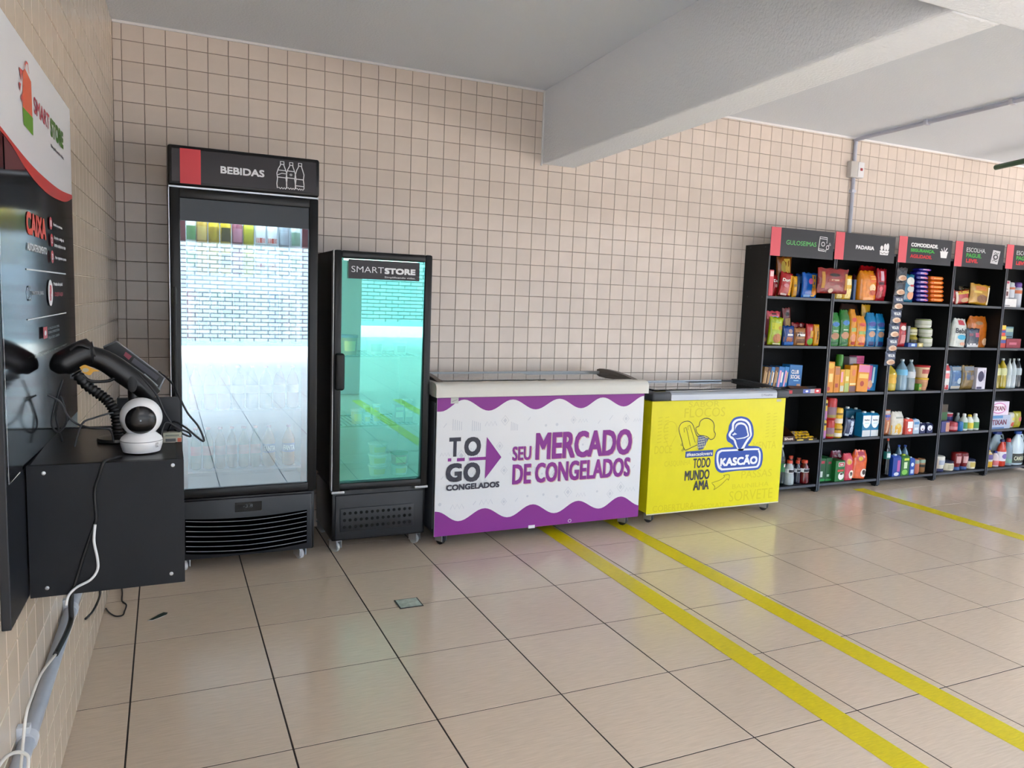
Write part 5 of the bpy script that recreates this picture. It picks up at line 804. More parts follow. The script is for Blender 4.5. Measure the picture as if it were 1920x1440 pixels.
for c, x, l in row4:
    h = 0.205; r = 0.024 if x < 0.6 else 0.031; bp = bottle_prof(r, h)
    o = lathe_item('soda_bottle', bp, x, -0.475, SHZ[3] + 0.0005, (mat(c, rough=0.15), mat('b83038')), l + ' soda bottle on the bottom wire shelf of the drinks fridge', 'bottle', 'bottles on the bottom fridge shelf', lab=[(0.07, 0.115, mat('a83038' if x < 0.6 else '3a4a8a'))], cap=[(0.009, h * 0.945), (0.0105, h * 0.95), (0.0105, h), (0.009, h)], n=14)
    if x > 0.6:
        q = Print(lambda u, v, t: (0.033 * math.sin(u / 0.033), -0.0325 * math.cos(u / 0.033) - t, v)); q.text('FANTA', -0.03, 0.03, 0.08, 0.106, 'f0f0ec', bold=0.04); q.build('lettering', o)
# ================================================================ smaller glass door fridge
f2 = empty('display_fridge', 'smaller black glass door fridge with a dark sticker across the top and green tinted glass', 'fridge')
A0, A1 = 0.958, 1.468
m = MB()
m.box(A0, A0 + 0.03, -0.50, -0.06, 0.36, 1.58).box(A1 - 0.03, A1, -0.50, -0.06, 0.36, 1.58).box(A0 + 0.03, A1 - 0.03, -0.08, -0.06, 0.36, 1.58)
m.box(A0 + 0.03, A1 - 0.03, -0.50, -0.08, 1.555, 1.58).box(A0 + 0.03, A1 - 0.03, -0.50, -0.08, 0.36, 0.385)
m.build('cabinet', blk2, f2)
inw2 = mat('d2d6d2', rough=0.6)
MB().box(A0 + 0.031, A0 + 0.035, -0.498, -0.082, 0.386, 1.554).box(A1 - 0.035, A1 - 0.031, -0.498, -0.082, 0.386, 1.554).box(A0 + 0.036, A1 - 0.036, -0.088, -0.082, 0.386, 1.554).box(A0 + 0.036, A1 - 0.036, -0.49, -0.09, 0.386, 0.390).build('liner', inw2, f2)
MB().box(A0 + 0.038, A0 + 0.046, -0.48, -0.472, 0.45, 1.50).box(A0 + 0.06, A1 - 0.06, -0.48, -0.465, 1.535, 1.545).build('light_strip', mat('f0f4ec', emit=1.6), f2)  # added glowing strips, brighten the inside of this unlit fridge
d2 = frame_ring(0.955, 1.470, 0.345, 1.582, 0.040, -0.545, -0.503, 0.010).build('door', blk, f2, smooth=40)
MB().box(0.9505, 0.9545, -0.543, -0.503, 0.35, 1.58).build('door_edge', mat('c4c8cc', rough=0.4), d2)
gl2 = glass_mat('teal_glass', (0.84, 0.95, 0.92), 0.28, (0.30, 1.0, 0.88))
pn = MB().box(-0.220, 0.220, -0.0015, 0.0015, -0.582, 0.582).build('pane', gl2, d2); pn.location = (1.2125, -0.523, 0.9635); pn.rotation_euler = (math.radians(1.0), 0, 0)
x0, x1, z0, z1 = D['F2_plate']
MB().box(x0, x1, -0.547, -0.5465, z0, z1).build('sticker', mat('241f24', rough=0.35), d2)
q = Print(front(-0.547)); q.text('SMART', *D['F2_smart'], 'e8eaee', bold=-0.005); q.text('STORE', *D['F2_store'], 'f2f4f6', bold=0.05); q.text('Simplificando vidas.', *D['F2_simp'], 'dfe2e6', bold=0.01); q.build('lettering', d2)
MB().rbox(0.958, 1.006, -0.585, -0.5455, 0.875, 1.065, 0.014, 3).build('handle', blk2, d2, smooth=50)
MB().rbox(0.960, 1.468, -0.515, -0.07, 0.070, 0.343, 0.008).build('base', blk, f2, smooth=40)
MB().rbox(0.975, 1.455, -0.528, -0.514, 0.080, 0.318, 0.008).build('kick_panel', dark, f2, smooth=40)
MB().rbox(1.0, 1.397, -0.534, -0.527, 0.122, 0.248, 0.005).build('vent_panel', mat('1c1f24', rough=0.4), f2, smooth=40)
hole = MB()
for i in range(13):
    for j in range(3):
        hole.lathe([(0.0085, -0.0006), (0.0085, 0.0)], 0, 0, 12)
        n = 24
        for t in range(len(hole.v) - n, len(hole.v)):
            vx, vy, vz = hole.v[t]; hole.v[t] = (1.022 + i * 0.0295 + vx, -0.5345 + vz, 0.148 + j * 0.037 + vy)
ho = hole.build('vent_holes', mat('050505', rough=0.9), f2); ho['kind'] = 'stuff'
MB().rbox(1.40, 1.474, -0.54, -0.50, 0.330, 0.344, 0.003).rbox(0.952, 1.02, -0.54, -0.50, 0.330, 0.344, 0.003).build('hinge', chrome, f2)
for cx_, cy_ in ((0.992, -0.475), (1.43, -0.465), (0.992, -0.12), (1.43, -0.12)): caster(f2, cx_, cy_, 0.071, 0.6, 'b8bcbc')
for z in (1.045, 0.675):
    s_ = MB().box(A0 + 0.037, A1 - 0.037, -0.47, -0.462, z - 0.008, z).box(A0 + 0.037, A1 - 0.037, -0.10, -0.092, z - 0.008, z)
    for i in range(18): s_.box(1.0 + i * 0.0245, 1.003 + i * 0.0245, -0.462, -0.10, z - 0.005, z - 0.001)
    s_.build('wire_shelf', mat('2c6a54', rough=0.4), f2)
def tub(x, y, z, w, h, body, lid, label, cat='tub', group='food tubs in the smaller fridge'):
    r = w / 2
    lathe_item('food_tub', [(r * 0.78, 0), (r * 0.8, 0.002), (r * 0.93, h * 0.85), (r * 0.93, h * 0.9)], x, y, z, (mat(body, rough=0.5), mat(lid, rough=0.45)), label, cat, group, cap=[(r * 0.97, h * 0.86), (r, h * 0.88), (r, h * 0.98), (r * 0.96, h)], patches=[(-0.22, 0.22, h * 0.2, h * 0.7, mat('d8c868' if body != 'c8ccc8' else '9aa4a0', rough=0.5))])
tub(1.062, -0.40, 1.0455, 0.10, 0.105, '8a7a4a', '3a4a80', 'margarine tub with a blue lid on the upper shelf of the smaller fridge')
tub(1.208, -0.38, 1.0455, 0.10, 0.085, 'c8ccc8', 'e0e4e2', 'white tub in the middle of the upper shelf of the smaller fridge')
tub(1.348, -0.38, 1.0455, 0.08, 0.07, 'c8ccc8', 'd8dcda', 'small white tub at the right of the upper shelf of the smaller fridge')
tub(1.112, -0.40, 0.6755, 0.07, 0.078, 'c8c098', 'e0dcd0', 'cream tub at the left of the lower shelf of the smaller fridge')
for i in range(2):
    for j in range(2): tub(1.166 + 0.05 * i, -0.40, 0.6755 + 0.052 * j, 0.046, 0.05, 'd8e0dc', 'eef2f0', ['lower ', 'upper '][j] + ['left', 'right'][i] + ' white yogurt pot on the lower shelf of the smaller fridge', 'pot', 'yogurt pots in the smaller fridge')
for i, (c, x) in enumerate((('6a4a4a', 1.338), ('5a6a40', 1.392))):
    o = MB().rbox(-0.025, 0.025, -0.03, 0.03, 0, 0.10 + 0.02 * i, 0.003).build('food_box', mat(c, rough=0.5)); o.location = (x, -0.40, 0.6755); tag(o, ['brown food box on the lower shelf of the smaller fridge', 'green food box at the right of the lower shelf of the smaller fridge'][i], 'box')
    q = Print(front(-0.03)); q.rect(-0.02, 0.02, 0.03, 0.06, 'd0c8a8'); q.rect(-0.02, 0.02, 0.068, 0.085, '8a9a60'); q.build('printed_label', o)
for k in range(3): tub(1.225, -0.42, 0.3905 + 0.060 * k, 0.108, 0.059, 'd8d4b0', 'e8e8e0', ['lowest', 'middle', 'topmost'][k] + ' margarine tub in the stack at the bottom of the smaller fridge')
tub(1.345, -0.42, 0.3905, 0.10, 0.055, 'd0d0c0', 'e0e0d8', 'white tub under the green lidded one at the bottom of the smaller fridge')
tub(1.345, -0.42, 0.4465, 0.10, 0.065, 'c88a50', '6a9a44', 'orange tub with a green lid at the bottom of the smaller fridge')
# ================================================================ purple chest freezer
pf = empty('chest_freezer', 'white and purple chest freezer with wavy purple bands and CONGELADOS lettering', 'freezer')
gls = glass_mat('freezer_glass', (0.80, 0.84, 0.84), 0.10, (1, 1, 1))
cream = mat('dad8d0', rough=0.4, noise=0.02, nscale=10)
taupe = mat('6c6560', rough=0.5)
def chest(root, x0, x1, zt, side, sidecol):
    MB().rbox(x0, x1, -0.575, -0.075, 0.072, zt, 0.010).build('body', side, root, smooth=40)
    for cx_, cy_ in ((x0 + 0.06, -0.53), (x1 - 0.07, -0.53), (x0 + 0.06, -0.12), (x1 - 0.07, -0.12)): caster(root, cx_, cy_, 0.073, 0.5)
chest(pf, 1.502, 2.822, 0.828, dark, dark)
MB().rbox(1.494, 1.503, -0.56, -0.10, 0.10, 0.80, 0.004, 2).build('side_panel', mat('3c4048', rough=0.5), pf, smooth=40)
MB().rbox(1.500, 2.824, -0.582, -0.574, 0.062, 0.829, 0.003).build('front_panel', mat('e9ebee', rough=0.35), pf)
xa, xb, za, zb = 1.5008, 2.8232, 0.0635, 0.828
pur = '8c2f92'
def clampx(pts): return [(min(max(u, xa), xb), v) for u, v in pts]
FP = front(-0.582)
p = Print(FP)
t = clampx(D['P_top']); b = clampx(D['P_bot'])
for i in range(len(t) - 1):
    if t[i + 1][0] > t[i][0]: p.mb.add([FP(t[i][0], zb, .0008), FP(t[i + 1][0], zb, .0008), FP(*t[i + 1], .0008), FP(*t[i], .0008)], [(0, 1, 2, 3)], p.mi(pur))
p.build('top_wave', pf)
p = Print(FP)
for i in range(len(b) - 1):
    if b[i + 1][0] > b[i][0]: p.mb.add([FP(b[i][0], za, .0008), FP(b[i + 1][0], za, .0008), FP(*b[i + 1], .0008), FP(*b[i], .0008)], [(0, 1, 2, 3)], p.mi(pur))
p.build('bottom_wave', pf)
# faint pattern of small shapes on the white vinyl
p = Print(FP, lift=0.0003, step=0.0); rnd = random.Random(3); pc = 'd3d7de'
for k in range(15):
    for j in range(4):
        x = 1.54 + 0.088 * k + rnd.uniform(-.02, .02); z = 0.24 + 0.145 * j + rnd.uniform(-.025, .025); t_ = rnd.randrange(5); s_ = rnd.uniform(.016, .028)
        if t_ == 0:
            p.line([(x - s_, z), (x, z + s_ * 1.2), (x + s_, z), (x, z - s_ * 1.2), (x - s_, z)], 0.004, pc); p.poly([(x - s_ * .5, z), (x, z + s_ * .6), (x + s_ * .5, z), (x, z - s_ * .6)], pc)
        elif t_ == 1: p.line([(x - 1.6 * s_ + i * s_ * .5, z + (s_ * .5 if i % 2 else -s_ * .5)) for i in range(7)], 0.004, pc)
        elif t_ == 2: p.oval(x - s_ * .35, x + s_ * .35, z - s_ * .35, z + s_ * .35, pc, n=14)
        elif t_ == 3:
            for i in range(5): p.line([(x - s_ + i * s_ * .5, z - s_ * 1.3), (x - s_ + i * s_ * .5, z + s_ * 1.3 - i * .004)], 0.0045, pc)
        else: p.line([(x - s_ * .4, z - s_ * .5), (x + s_ * .4, z + s_ * .5)], 0.004, pc)
p.build('faint_pattern', pf)['kind'] = 'stuff'
gr_ = '3a3a48'
p = Print(FP); p.text('T', *D['P_T'], gr_, bold=0.05); p.text('O', *D['P_O'], gr_, bold=0.05); p.text('G', *D['P_G'], gr_, bold=0.05); p.text('O', *D['P_O2'], gr_, bold=0.05); p.text('CONGELADOS', *D['P_cong'], gr_, bold=0.05)
p.n = 0
for k in ('P_d1', 'P_d2', 'P_d3'): p.rect(*D[k], pur)
p.poly(D['P_arrow'], pur); p.build('logo', pf)
p = Print(FP)
for (s_, k, bo) in (('SEU', 'P_seu', .04), ('MERCADO', 'P_merc', .05), ('DE CONGELADOS', 'P_decong', .05)):
    x0, x1, z0, z1 = D[k]; p.n = 0; p.text(s_, x0 + .006, x1 + .006, z0 - .004, z1 - .004, 'd9b8a8', bold=bo); p.text(s_, x0, x1, z0, z1, pur, bold=bo)
p.build('slogan_lettering', pf)
p = Print(FP, lift=0.002); p.rect(*D['P_stick'], 'c9ccc8'); p.line([(D['P_stick'][0] + .006, D['P_stick'][2] + .01), (D['P_stick'][1] - .006, D['P_stick'][3] - .012)], .004, '9a9c9a'); p.build('price_sticker', pf)
p = Print(FP, lift=0.002); p.ring(*D['P_hole'], 0.004, 'd8d0d8'); p.rect(*D['P_tag'], 'e8e8ea'); p.build('drain_plug', pf)
# lid: moulded frame, sliding glass, raised end caps
lf = MB()
lf.prism([(-0.603, 0.832), (-0.603, 0.878), (-0.598, 0.893), (-0.586, 0.903), (-0.570, 0.908), (-0.52, 0.909), (-0.515, 0.832)], 1.488, 2.838, 'x')
lf.rbox(1.488, 1.545, -0.52, -0.07, 0.832, 0.908, 0.01).rbox(2.778, 2.838, -0.52, -0.07, 0.832, 0.908, 0.01).rbox(1.488, 2.838, -0.12, -0.065, 0.832, 0.912, 0.006)
lf.build('lid_frame', cream, pf, smooth=50)
MB().box(1.545, 2.778, -0.135, -0.118, 0.912, 0.922).build('rear_rail', mat('9ea3a6', rough=0.35, metal=0.5), pf)
capf = [(-0.54, 0.909), (-0.44, 0.925), (-0.33, 0.936), (-0.22, 0.940), (-0.13, 0.938), (-0.10, 0.930), (-0.10, 0.909)]
MB().prism(capf, 2.770, 2.800, 'x').build('lid_end_cap', taupe, pf)
MB().prism(capf, 1.515, 1.545, 'x').build('lid_end_cap', taupe, pf)
MB().box(1.548, 2.18, -0.515, -0.14, 0.9125, 0.9165).build('glass_lid', gls, pf)
MB().box(2.14, 2.768, -0.515, -0.14, 0.9095, 0.9120).build('glass_lid', gls, pf)
# ================================================================ yellow ice cream freezer
yf = empty('ice_cream_freezer', 'yellow ice cream chest freezer with a blue and white cone badge', 'freezer')
yel = mat('e6dc10', rough=0.35, noise=0.02, nscale=20)
yel2 = 'd8cc08'
chest(yf, 2.885, 3.955, 0.778, yel, yel)
MB().rbox(2.883, 3.957, -0.582, -0.574, 0.070, 0.779, 0.003).build('front_panel', yel, yf)
MB().box(2.884, 3.956, -0.5835, -0.5815, 0.0645, 0.0705).build('bottom_strip', mat('e6e2c0', rough=0.5), yf)
MB().box(2.8815, 2.884, -0.50, -0.49, 0.08, 0.77).box(2.8815, 2.884, -0.46, -0.45, 0.08, 0.77).build('side_groove', mat('a89c00', rough=0.5), yf)
FY_ = front(-0.582)
p = Print(FY_, lift=0.0003, step=0)
for s_, x0, x1, z0, z1 in (('FLOCOS', 3.13, 3.45, .67, .73), ('SABOR', 3.16, 3.40, .735, .772), ('SORVETE', 3.53, 3.90, .10, .17), ('BAUNILHA', 3.55, 3.86, .185, .215), ('PASSAS', 3.62, 3.88, .25, .30), ('CASQUINHA', 3.00, 3.20, .36, .40), ('DOCE', 2.92, 3.05, .45, .50), ('MENTA', 3.70, 3.90, .44, .49), ('COBERTURA', 2.93, 3.25, .08, .12), ('CHOCOLATE', 3.22, 3.50, .075, .10)): p.text(s_, x0, x1, z0, z1, yel2)
for x in (2.935, 2.985, 3.80, 3.86):
    for k in range(8): p.line([(x, .52 + k * .022), (x + .03, .525 + k * .022)], .005, yel2)
p.line([(3.03 + .05 * math.cos(a), .60 + .05 * math.sin(a)) for a in [i * .35 for i in range(-1, 11)]], .005, yel2); p.line([(2.985, .56), (3.03, .48), (3.075, .56)], .005, yel2)
p.build('faint_pattern', yf)['kind'] = 'stuff'
nav, blu = '2c2c3a', '2c50a8'
p = Print(FY_); p.line(catmull(D['Y_pop'] + D['Y_pop'][:1], 3), .0045, nav); p.line(D['Y_pop_l1'], .0028, nav); p.line(D['Y_pop_l2'], .0028, nav); p.line(catmull(D['Y_ball'], 3), .0045, nav)
wq = D['Y_waffle']; p.poly(wq, '3a4a78')
wx0, wx1 = min(a[0] for a in wq), max(a[0] for a in wq); wz0, wz1 = min(a[1] for a in wq), max(a[1] for a in wq)
p.n = 6
for k in range(6):
    x = wx0 + .008 + k * .013; p.line([(x, wz1 - .012), (x - .01, wz0 + .012)], .0025, 'e2e2c0'); p.n -= 1
for k in range(5):
    z = wz0 + .018 + k * .016; p.line([(wx0 + .004, z), (wx1 - .030, z + .006)], .0025, 'e2e2c0'); p.n -= 1
bx, bz = D['Y_tag'][0], D['Y_tag'][3]
for dx, dz in ((-.035, .045), (-.02, .02), (-.028, .01)): p.ring(bx + dx - .008, bx + dx + .008, bz + dz - .006, bz + dz + .006, .002, nav)
p.build('popsicle_drawing', yf)
p = Print(FY_); p.rect(*D['Y_tag'], '2c4a98'); p.text('#kascaolovers', *D['Y_tagtext'], 'f0f0e8', bold=.02); p.build('hashtag_label', yf)
p = Print(FY_); p.text('TODO', *D['Y_todo'], nav, bold=.04); p.text('MUNDO', *D['Y_mundo'], nav, bold=.04); p.text('AMA', *D['Y_ama'], nav, bold=.04); p.build('slogan_lettering', yf)
p = Print(FY_); p.line(catmull(D['Y_swoosh'], 3), .003, '6a6420'); p.build('arrow_drawing', yf)
p = Print(FY_)
def cl(k): return catmull(D[k] + D[k][:1], 3)[:-1]
p.poly(cl('Y_badge'), blu); p.poly(cl('Y_badge_w'), 'f2f4f6'); p.poly(cl('Y_badge_b'), blu); p.n = 1; p.poly(cl('Y_cone_w'), 'f2f4f6'); p.poly(cl('Y_cone_b'), blu); p.poly(cl('Y_cone_w2'), 'f2f4f6'); p.poly(cl('Y_scoop'), blu); p.poly(D['Y_cone'], blu)
p.text('KASCÃO', *D['Y_kas'], 'f4f6f8', bold=.05); p.build('brand_badge', yf)
p = Print(FY_, lift=.002); p.rect(3.875, 3.915, .755, .772, 'c8c4a0'); p.build('price_sticker', yf)
alu = mat('aeb4bc', rough=0.35, metal=0.4); dkp = mat('3c4046', rough=0.45)
MB().prism([(-0.600, 0.783), (-0.600, 0.818), (-0.594, 0.829), (-0.580, 0.836), (-0.535, 0.838), (-0.53, 0.783)], 3.010, 3.860, 'x').build('lid_front_rail', alu, yf)
for x0, x1 in ((2.872, 3.012), (3.858, 3.967)):
    MB().rbox(x0, x1, -0.606, -0.525, 0.780, 0.834, 0.014, 3).build('lid_corner', dkp, yf, smooth=50)
MB().rbox(2.874, 2.93, -0.53, -0.07, 0.780, 0.836, 0.008).rbox(3.905, 3.965, -0.53, -0.07, 0.780, 0.842, 0.010).rbox(2.874, 3.965, -0.115, -0.065, 0.780, 0.846, 0.006).build('lid_frame', dkp, yf, smooth=50)
MB().box(2.93, 3.78, -0.135, -0.117, 0.846, 0.853).build('rear_rail', alu, yf)
cy = [(-0.525, 0.838), (-0.42, 0.852), (-0.30, 0.858), (-0.18, 0.860), (-0.10, 0.856), (-0.10, 0.838)]
MB().prism(cy, 3.90, 3.94, 'x').build('lid_end_cap', mat('1f2226', rough=0.5), yf)
MB().box(2.932, 3.45, -0.528, -0.14, 0.8415, 0.8450).build('glass_lid', gls, yf)
MB().box(3.41, 3.898, -0.528, -0.14, 0.8385, 0.8410).build('glass_lid', gls, yf)
p = Print(front(-0.600)); p.ring(3.725, 3.737, .797, .812, .0018, '5a6068'); p.text('Metalfrio', 3.745, 3.82, .798, .811, '5a6068'); p.build('maker_name', yf)

# ================================================================ black shelf units with header signs
shelf_m = mat('0b0c0e', rough=0.5, spec=0.35, noise=0.06, nscale=12)
edge_m = mat('3e4046', rough=0.4)
UNITS = [(4.030, 4.664), (4.671, 5.309), (5.316, 5.967), (5.974, 6.624), (6.631, 7.276)]
ROWS = (1.458, 1.107, 0.754, 0.401, 0.062)
SIGN = [('black shelf unit with the GULOSEIMAS header, beside the yellow freezer'), ('black shelf unit with the PADARIA header'), ('black shelf unit with the COMODIDADE header'), ('black shelf unit with the complete ESCOLHA PAGUE LEVE header'), ('black shelf unit cut off by the right edge of the picture')]
for k, (a, b) in enumerate(UNITS):
    u = empty('shelf_unit', SIGN[k], 'shelf unit', group='black shelf units along the wall')
    T = 0.012
    for x0, x1 in ((a, a + T), (b - T, b)):
        sp = MB().box(x0, x1, -0.250, -0.008, 0.012, 1.82).build('side_panel', shelf_m, u)
        MB().box(x0, x1, -0.2512, -0.2501, 0.012, 1.82).build('edge_band', edge_m, sp)
        MB().box(x0, x1, -0.24, -0.20, 0.0, 0.0119).build('foot', blk2, sp)
    MB().box(a + T + .0002, b - T - .0002, -0.0135, -0.0085, 0.03, 1.815).build('back_panel', mat('08090a', rough=0.7, spec=0.2), u)
    for z in ROWS + (1.82,):
        sh = MB().box(a + T + .0003, b - T - .0003, -0.244, -0.0140, z - 0.018, z).build('shelf', shelf_m, u)
        MB().box(a + T + .0003, b - T - .0003, -0.2452, -0.2441, z - 0.018, z).build('edge_band', edge_m, sh)
    if k == 0:
        sc = MB()
        for yy in (-0.21, -0.06):
            for z in (1.80, 1.45, 1.10): sc.tube([(a - 0.0015, yy, z), (a + 0.001, yy, z)], 0.005, 10)
        sc.build('screw_caps', mat('2c2e32', rough=0.4), u)['kind'] = 'stuff'
    x0, x1, z0, z1 = D['S%d' % (k + 1)]
    sg = MB().box(x0, x1, -0.2575, -0.2535, z0, z1).build('header_sign', mat('2c2c31', rough=0.38), u)
    fn = front(-0.2575)
    rw = 0.090
    p = Print(fn); p.rect(x0, x0 + rw, z0, z1, 'dd5a66'); p.build('red_stripe', sg)
    n = k + 1
    p = Print(fn); gn_, wt, rd = '5cba62', 'e8e8ea', 'd8454e'
    if n == 1: p.text('GULOSEIMAS', *D['S1_t'], gn_, bold=.008)
    if n == 2: p.text('PADARIA', *D['S2_t'], wt, bold=.045)
    if n == 3: p.text('COMODIDADE.', *D['S3_t1'], wt, bold=.05); p.text('SEGURANÇA.', *D['S3_t2'], '3fae3f', bold=.05); p.text('AGILIDADE.', *D['S3_t3'], 'd02a34', bold=.05)
    if n in (4, 5): p.text('ESCOLHA.', *D['S%d_t1' % n], wt); p.text('PAGUE.', *D['S%d_t2' % n], '3fae3f', bold=.03); p.text('LEVE.', *D['S%d_t3' % n], 'd02a34', bold=.05)
    p.build('lettering', sg)
    p = Print(fn)
    if n == 1:
        i0, i1, j0, j1 = D['S1_i']; wdt, hgt = i1 - i0, j1 - j0; P = lambda s, t: (i0 + s * wdt, j0 + t * hgt)
        p.line([P(.05, .1), P(.12, 1), P(.70, .97), P(.68, .6)], .006, wt); p.line([P(.05, .1), P(.55, .08)], .006, wt); p.line([P(.12, .88), P(.7, .86)], .004, wt); p.line([P(.06, .2), P(.5, .18)], .004, wt)
        a_, c_ = P(.22, .38), P(.52, .68); p.ring(a_[0], c_[0], a_[1], c_[1], .005, wt)
        a_, c_ = P(.62, .18), P(.86, .48); p.ring(a_[0], c_[0], a_[1], c_[1], .005, wt); p.line([P(.82, .45), P(.98, .5), P(.9, .64), P(.82, .45)], .005, wt); p.line([P(.66, .2), P(.52, .12), P(.6, .02), P(.66, .2)], .005, wt)
    elif n == 2:
        i0, i1, j0, j1 = D['S2_i']; wdt, hgt = i1 - i0, j1 - j0; P = lambda s, t: (i0 + s * wdt, j0 + t * hgt)
        p.poly([P(.05, 0), P(.9, 0), P(1, .36), P(0, .36)], wt); p.line([P(.1, .2), P(.3, .1), P(.5, .2), P(.7, .1), P(.9, .2)], .004, '2c2c32')
        for s_, t_ in ((.2, .52), (.55, .70), (.82, .74)): a_, c_ = P(s_ - .17, .36), P(s_ + .13, t_ + .22); p.oval(a_[0], c_[0], a_[1], c_[1], wt)
    elif n == 3:
        i0, i1, j0, j1 = D['S3_i']; wdt, hgt = i1 - i0, j1 - j0; P = lambda s, t: (i0 + s * wdt, j0 + t * hgt)
        p.poly([P(.12, 0), P(.88, 0), P(1, .56), P(0, .56)], wt); p.rect(i0 - .003, i1 + .003, j0 + .52 * hgt, j0 + .62 * hgt, wt)
        p.line([P(.3, .6), P(.1, .85)], .008, wt); p.line([P(.5, .6), P(.45, 1)], .008, wt); p.line([P(.6, .6), P(.85, .95)], .01, wt)
    elif n == 4:
        i0, i1, j0, j1 = D['S4_i']; wdt, hgt = i1 - i0, j1 - j0; P = lambda s, t: (i0 + s * wdt, j0 + t * hgt)
        p.poly([P(0, .06), P(.8, 0), P(1, .94), P(.2, 1)], 'c8c8cc'); p.line([P(.2, .2), P(.35, .32), P(.6, .18), P(.75, .28)], .006, '3a3a40'); p.line([P(.3, .74), P(.45, .84), P(.65, .72), P(.82, .8)], .006, '3a3a40')
        a_, c_ = P(.22, .32), P(.78, .7); p.oval(a_[0], c_[0], a_[1], c_[1], '3a3a40'); a_, c_ = P(.36, .41), P(.64, .61); p.oval(a_[0], c_[0], a_[1], c_[1], 'c8c8cc')
    if n < 5: p.build('icon', sg)
# ================================================================ goods
def film(c): return mat(c, rough=0.25, spec=0.6, noise=0.12, nscale=30, bump=0.9, bscale=34.0)
def bag_surface(w, h, d, sack):
    """front surface y(u,v) of a filled bag standing on z=0, u,v in 0..1"""
    def wid(v):
        if sack: return 1.0 if v < 0.80 else 1.0 - 0.22 * (v - 0.80) / 0.20
        return 1.0 - 0.06 * math.sin(math.pi * v) - 0.05 * max(0, 0.10 - v) / 0.10
    def bul(u, v):
        eu = max(0.0, 1 - abs(2 * u - 1) ** (6 if sack else 2.6))
        if sack:
            ev = 1.0 if v < 0.70 else max(0.04, 1 - ((v - 0.70) / 0.28) ** 1.5) if v < 0.98 else 0.03
            ev *= 1.0 if v > 0.04 else 0.9
        else: ev = (math.sin(math.pi * min(1, max(0, 0.04 + 0.92 * v)))) ** 0.55 if 0.0 < v < 1.0 else 0.1
        return eu ** 0.5 * ev
    def pt(u, v, side, lift=0.0):
        b = bul(u, v); wr = 0.0018 * math.sin(23 * u + 9 * v) * math.sin(17 * v + 5 * u) * b
        y = -side * (d * 0.06 + (d * 0.44) * b + wr + lift)
        return ((u - 0.5) * w * wid(v), y, v * h + (0.004 * math.sin(19 * u) if v > 0.99 else 0))
    return pt
def make_bag(name, w, h, d, m, sack=False):
    pt = bag_surface(w, h, d, sack); NU, NV = 10, 14; mb = MB()
    fr = [[pt(i / NU, j / NV, 1) for i in range(NU + 1)] for j in range(NV + 1)]; bk = [[pt(i / NU, j / NV, -1) for i in range(NU + 1)] for j in range(NV + 1)]
    vs = [q for r in fr for q in r] + [q for r in bk for q in r]; o = (NU + 1) * (NV + 1); I = lambda i, j: j * (NU + 1) + i; fs = []
    for j in range(NV):
        for i in range(NU): fs.append((I(i, j), I(i + 1, j), I(i + 1, j + 1), I(i, j + 1))); fs.append((o + I(i + 1, j), o + I(i, j), o + I(i, j + 1), o + I(i + 1, j + 1)))
        fs.append((I(0, j + 1), o + I(0, j + 1), o + I(0, j), I(0, j))); fs.append((I(NU, j), o + I(NU, j), o + I(NU, j + 1), I(NU, j + 1)))
    for i in range(NU): fs.append((I(i, NV), I(i + 1, NV), o + I(i + 1, NV), o + I(i, NV))); fs.append((I(i + 1, 0), I(i, 0), o + I(i, 0), o + I(i + 1, 0)))
    mb.add(vs, fs); ob = mb.build(name, m, None, smooth=60)
    return ob, (lambda u, v, l: pt(u, v, 1, l))
def art_on(fn, art, parent, x0=0, sx=1, z0=0, sz=1):
    arts = [a for a in art if a[0] in ('rect', 'oval', 'text')]
    if not arts: return
    p = Print(fn, lift=0.0009, step=0.0005)
    for a in arts:
        if a[0] == 'rect': p.rect(x0 + a[1] * sx, x0 + a[3] * sx, z0 + a[2] * sz, z0 + a[4] * sz, a[5], 4, 4)
        elif a[0] == 'oval': p.oval(x0 + a[1] * sx, x0 + a[3] * sx, z0 + a[2] * sz, z0 + a[4] * sz, a[5])
        else: p.text(a[6], x0 + a[1] * sx, x0 + a[3] * sx, z0 + a[2] * sz, z0 + a[4] * sz, a[5], bold=.03)
    p.build('printed_label', parent)
PROF = {
 'soda': lambda r, h: bottle_prof(r, h, 0.28, 0.34),
 'sport': lambda r, h: [(r * .8, 0), (r * .95, .004), (r, .012), (r * .98, h * .30), (r * .90, h * .42), (r * .86, h * .52), (r * .90, h * .64), (r * .80, h * .74), (r * .50, h * .84), (r * .46, h * .88)],
 'sauce': lambda r, h: [(r * .85, 0), (r * .98, .003), (r, .01), (r, h * .55), (r * .9, h * .66), (r * .5, h * .8), (r * .42, h * .88)],
 'squeeze': lambda r, h: [(r * .72, h * .16), (r * .80, h * .20), (r * .92, h * .45), (r, h * .75), (r, h * .93), (r * .92, h * .98), (r * .8, h)],
 'jar': lambda r, h: [(r * .85, 0), (r * .97, .003), (r, .012), (r, h * .70), (r * .86, h * .78), (r * .86, h * .82)],
 'spray': lambda r, h: [(r * .9, 0), (r, .004), (r, h * .74), (r * .88, h * .78), (r * .8, h * .80)],
 'cup': lambda r, h: [(r * .74, 0), (r * .76, .002), (r * .95, h * .86), (r * .95, h * .9)],
 'can': lambda r, h: can_prof(r, h)}
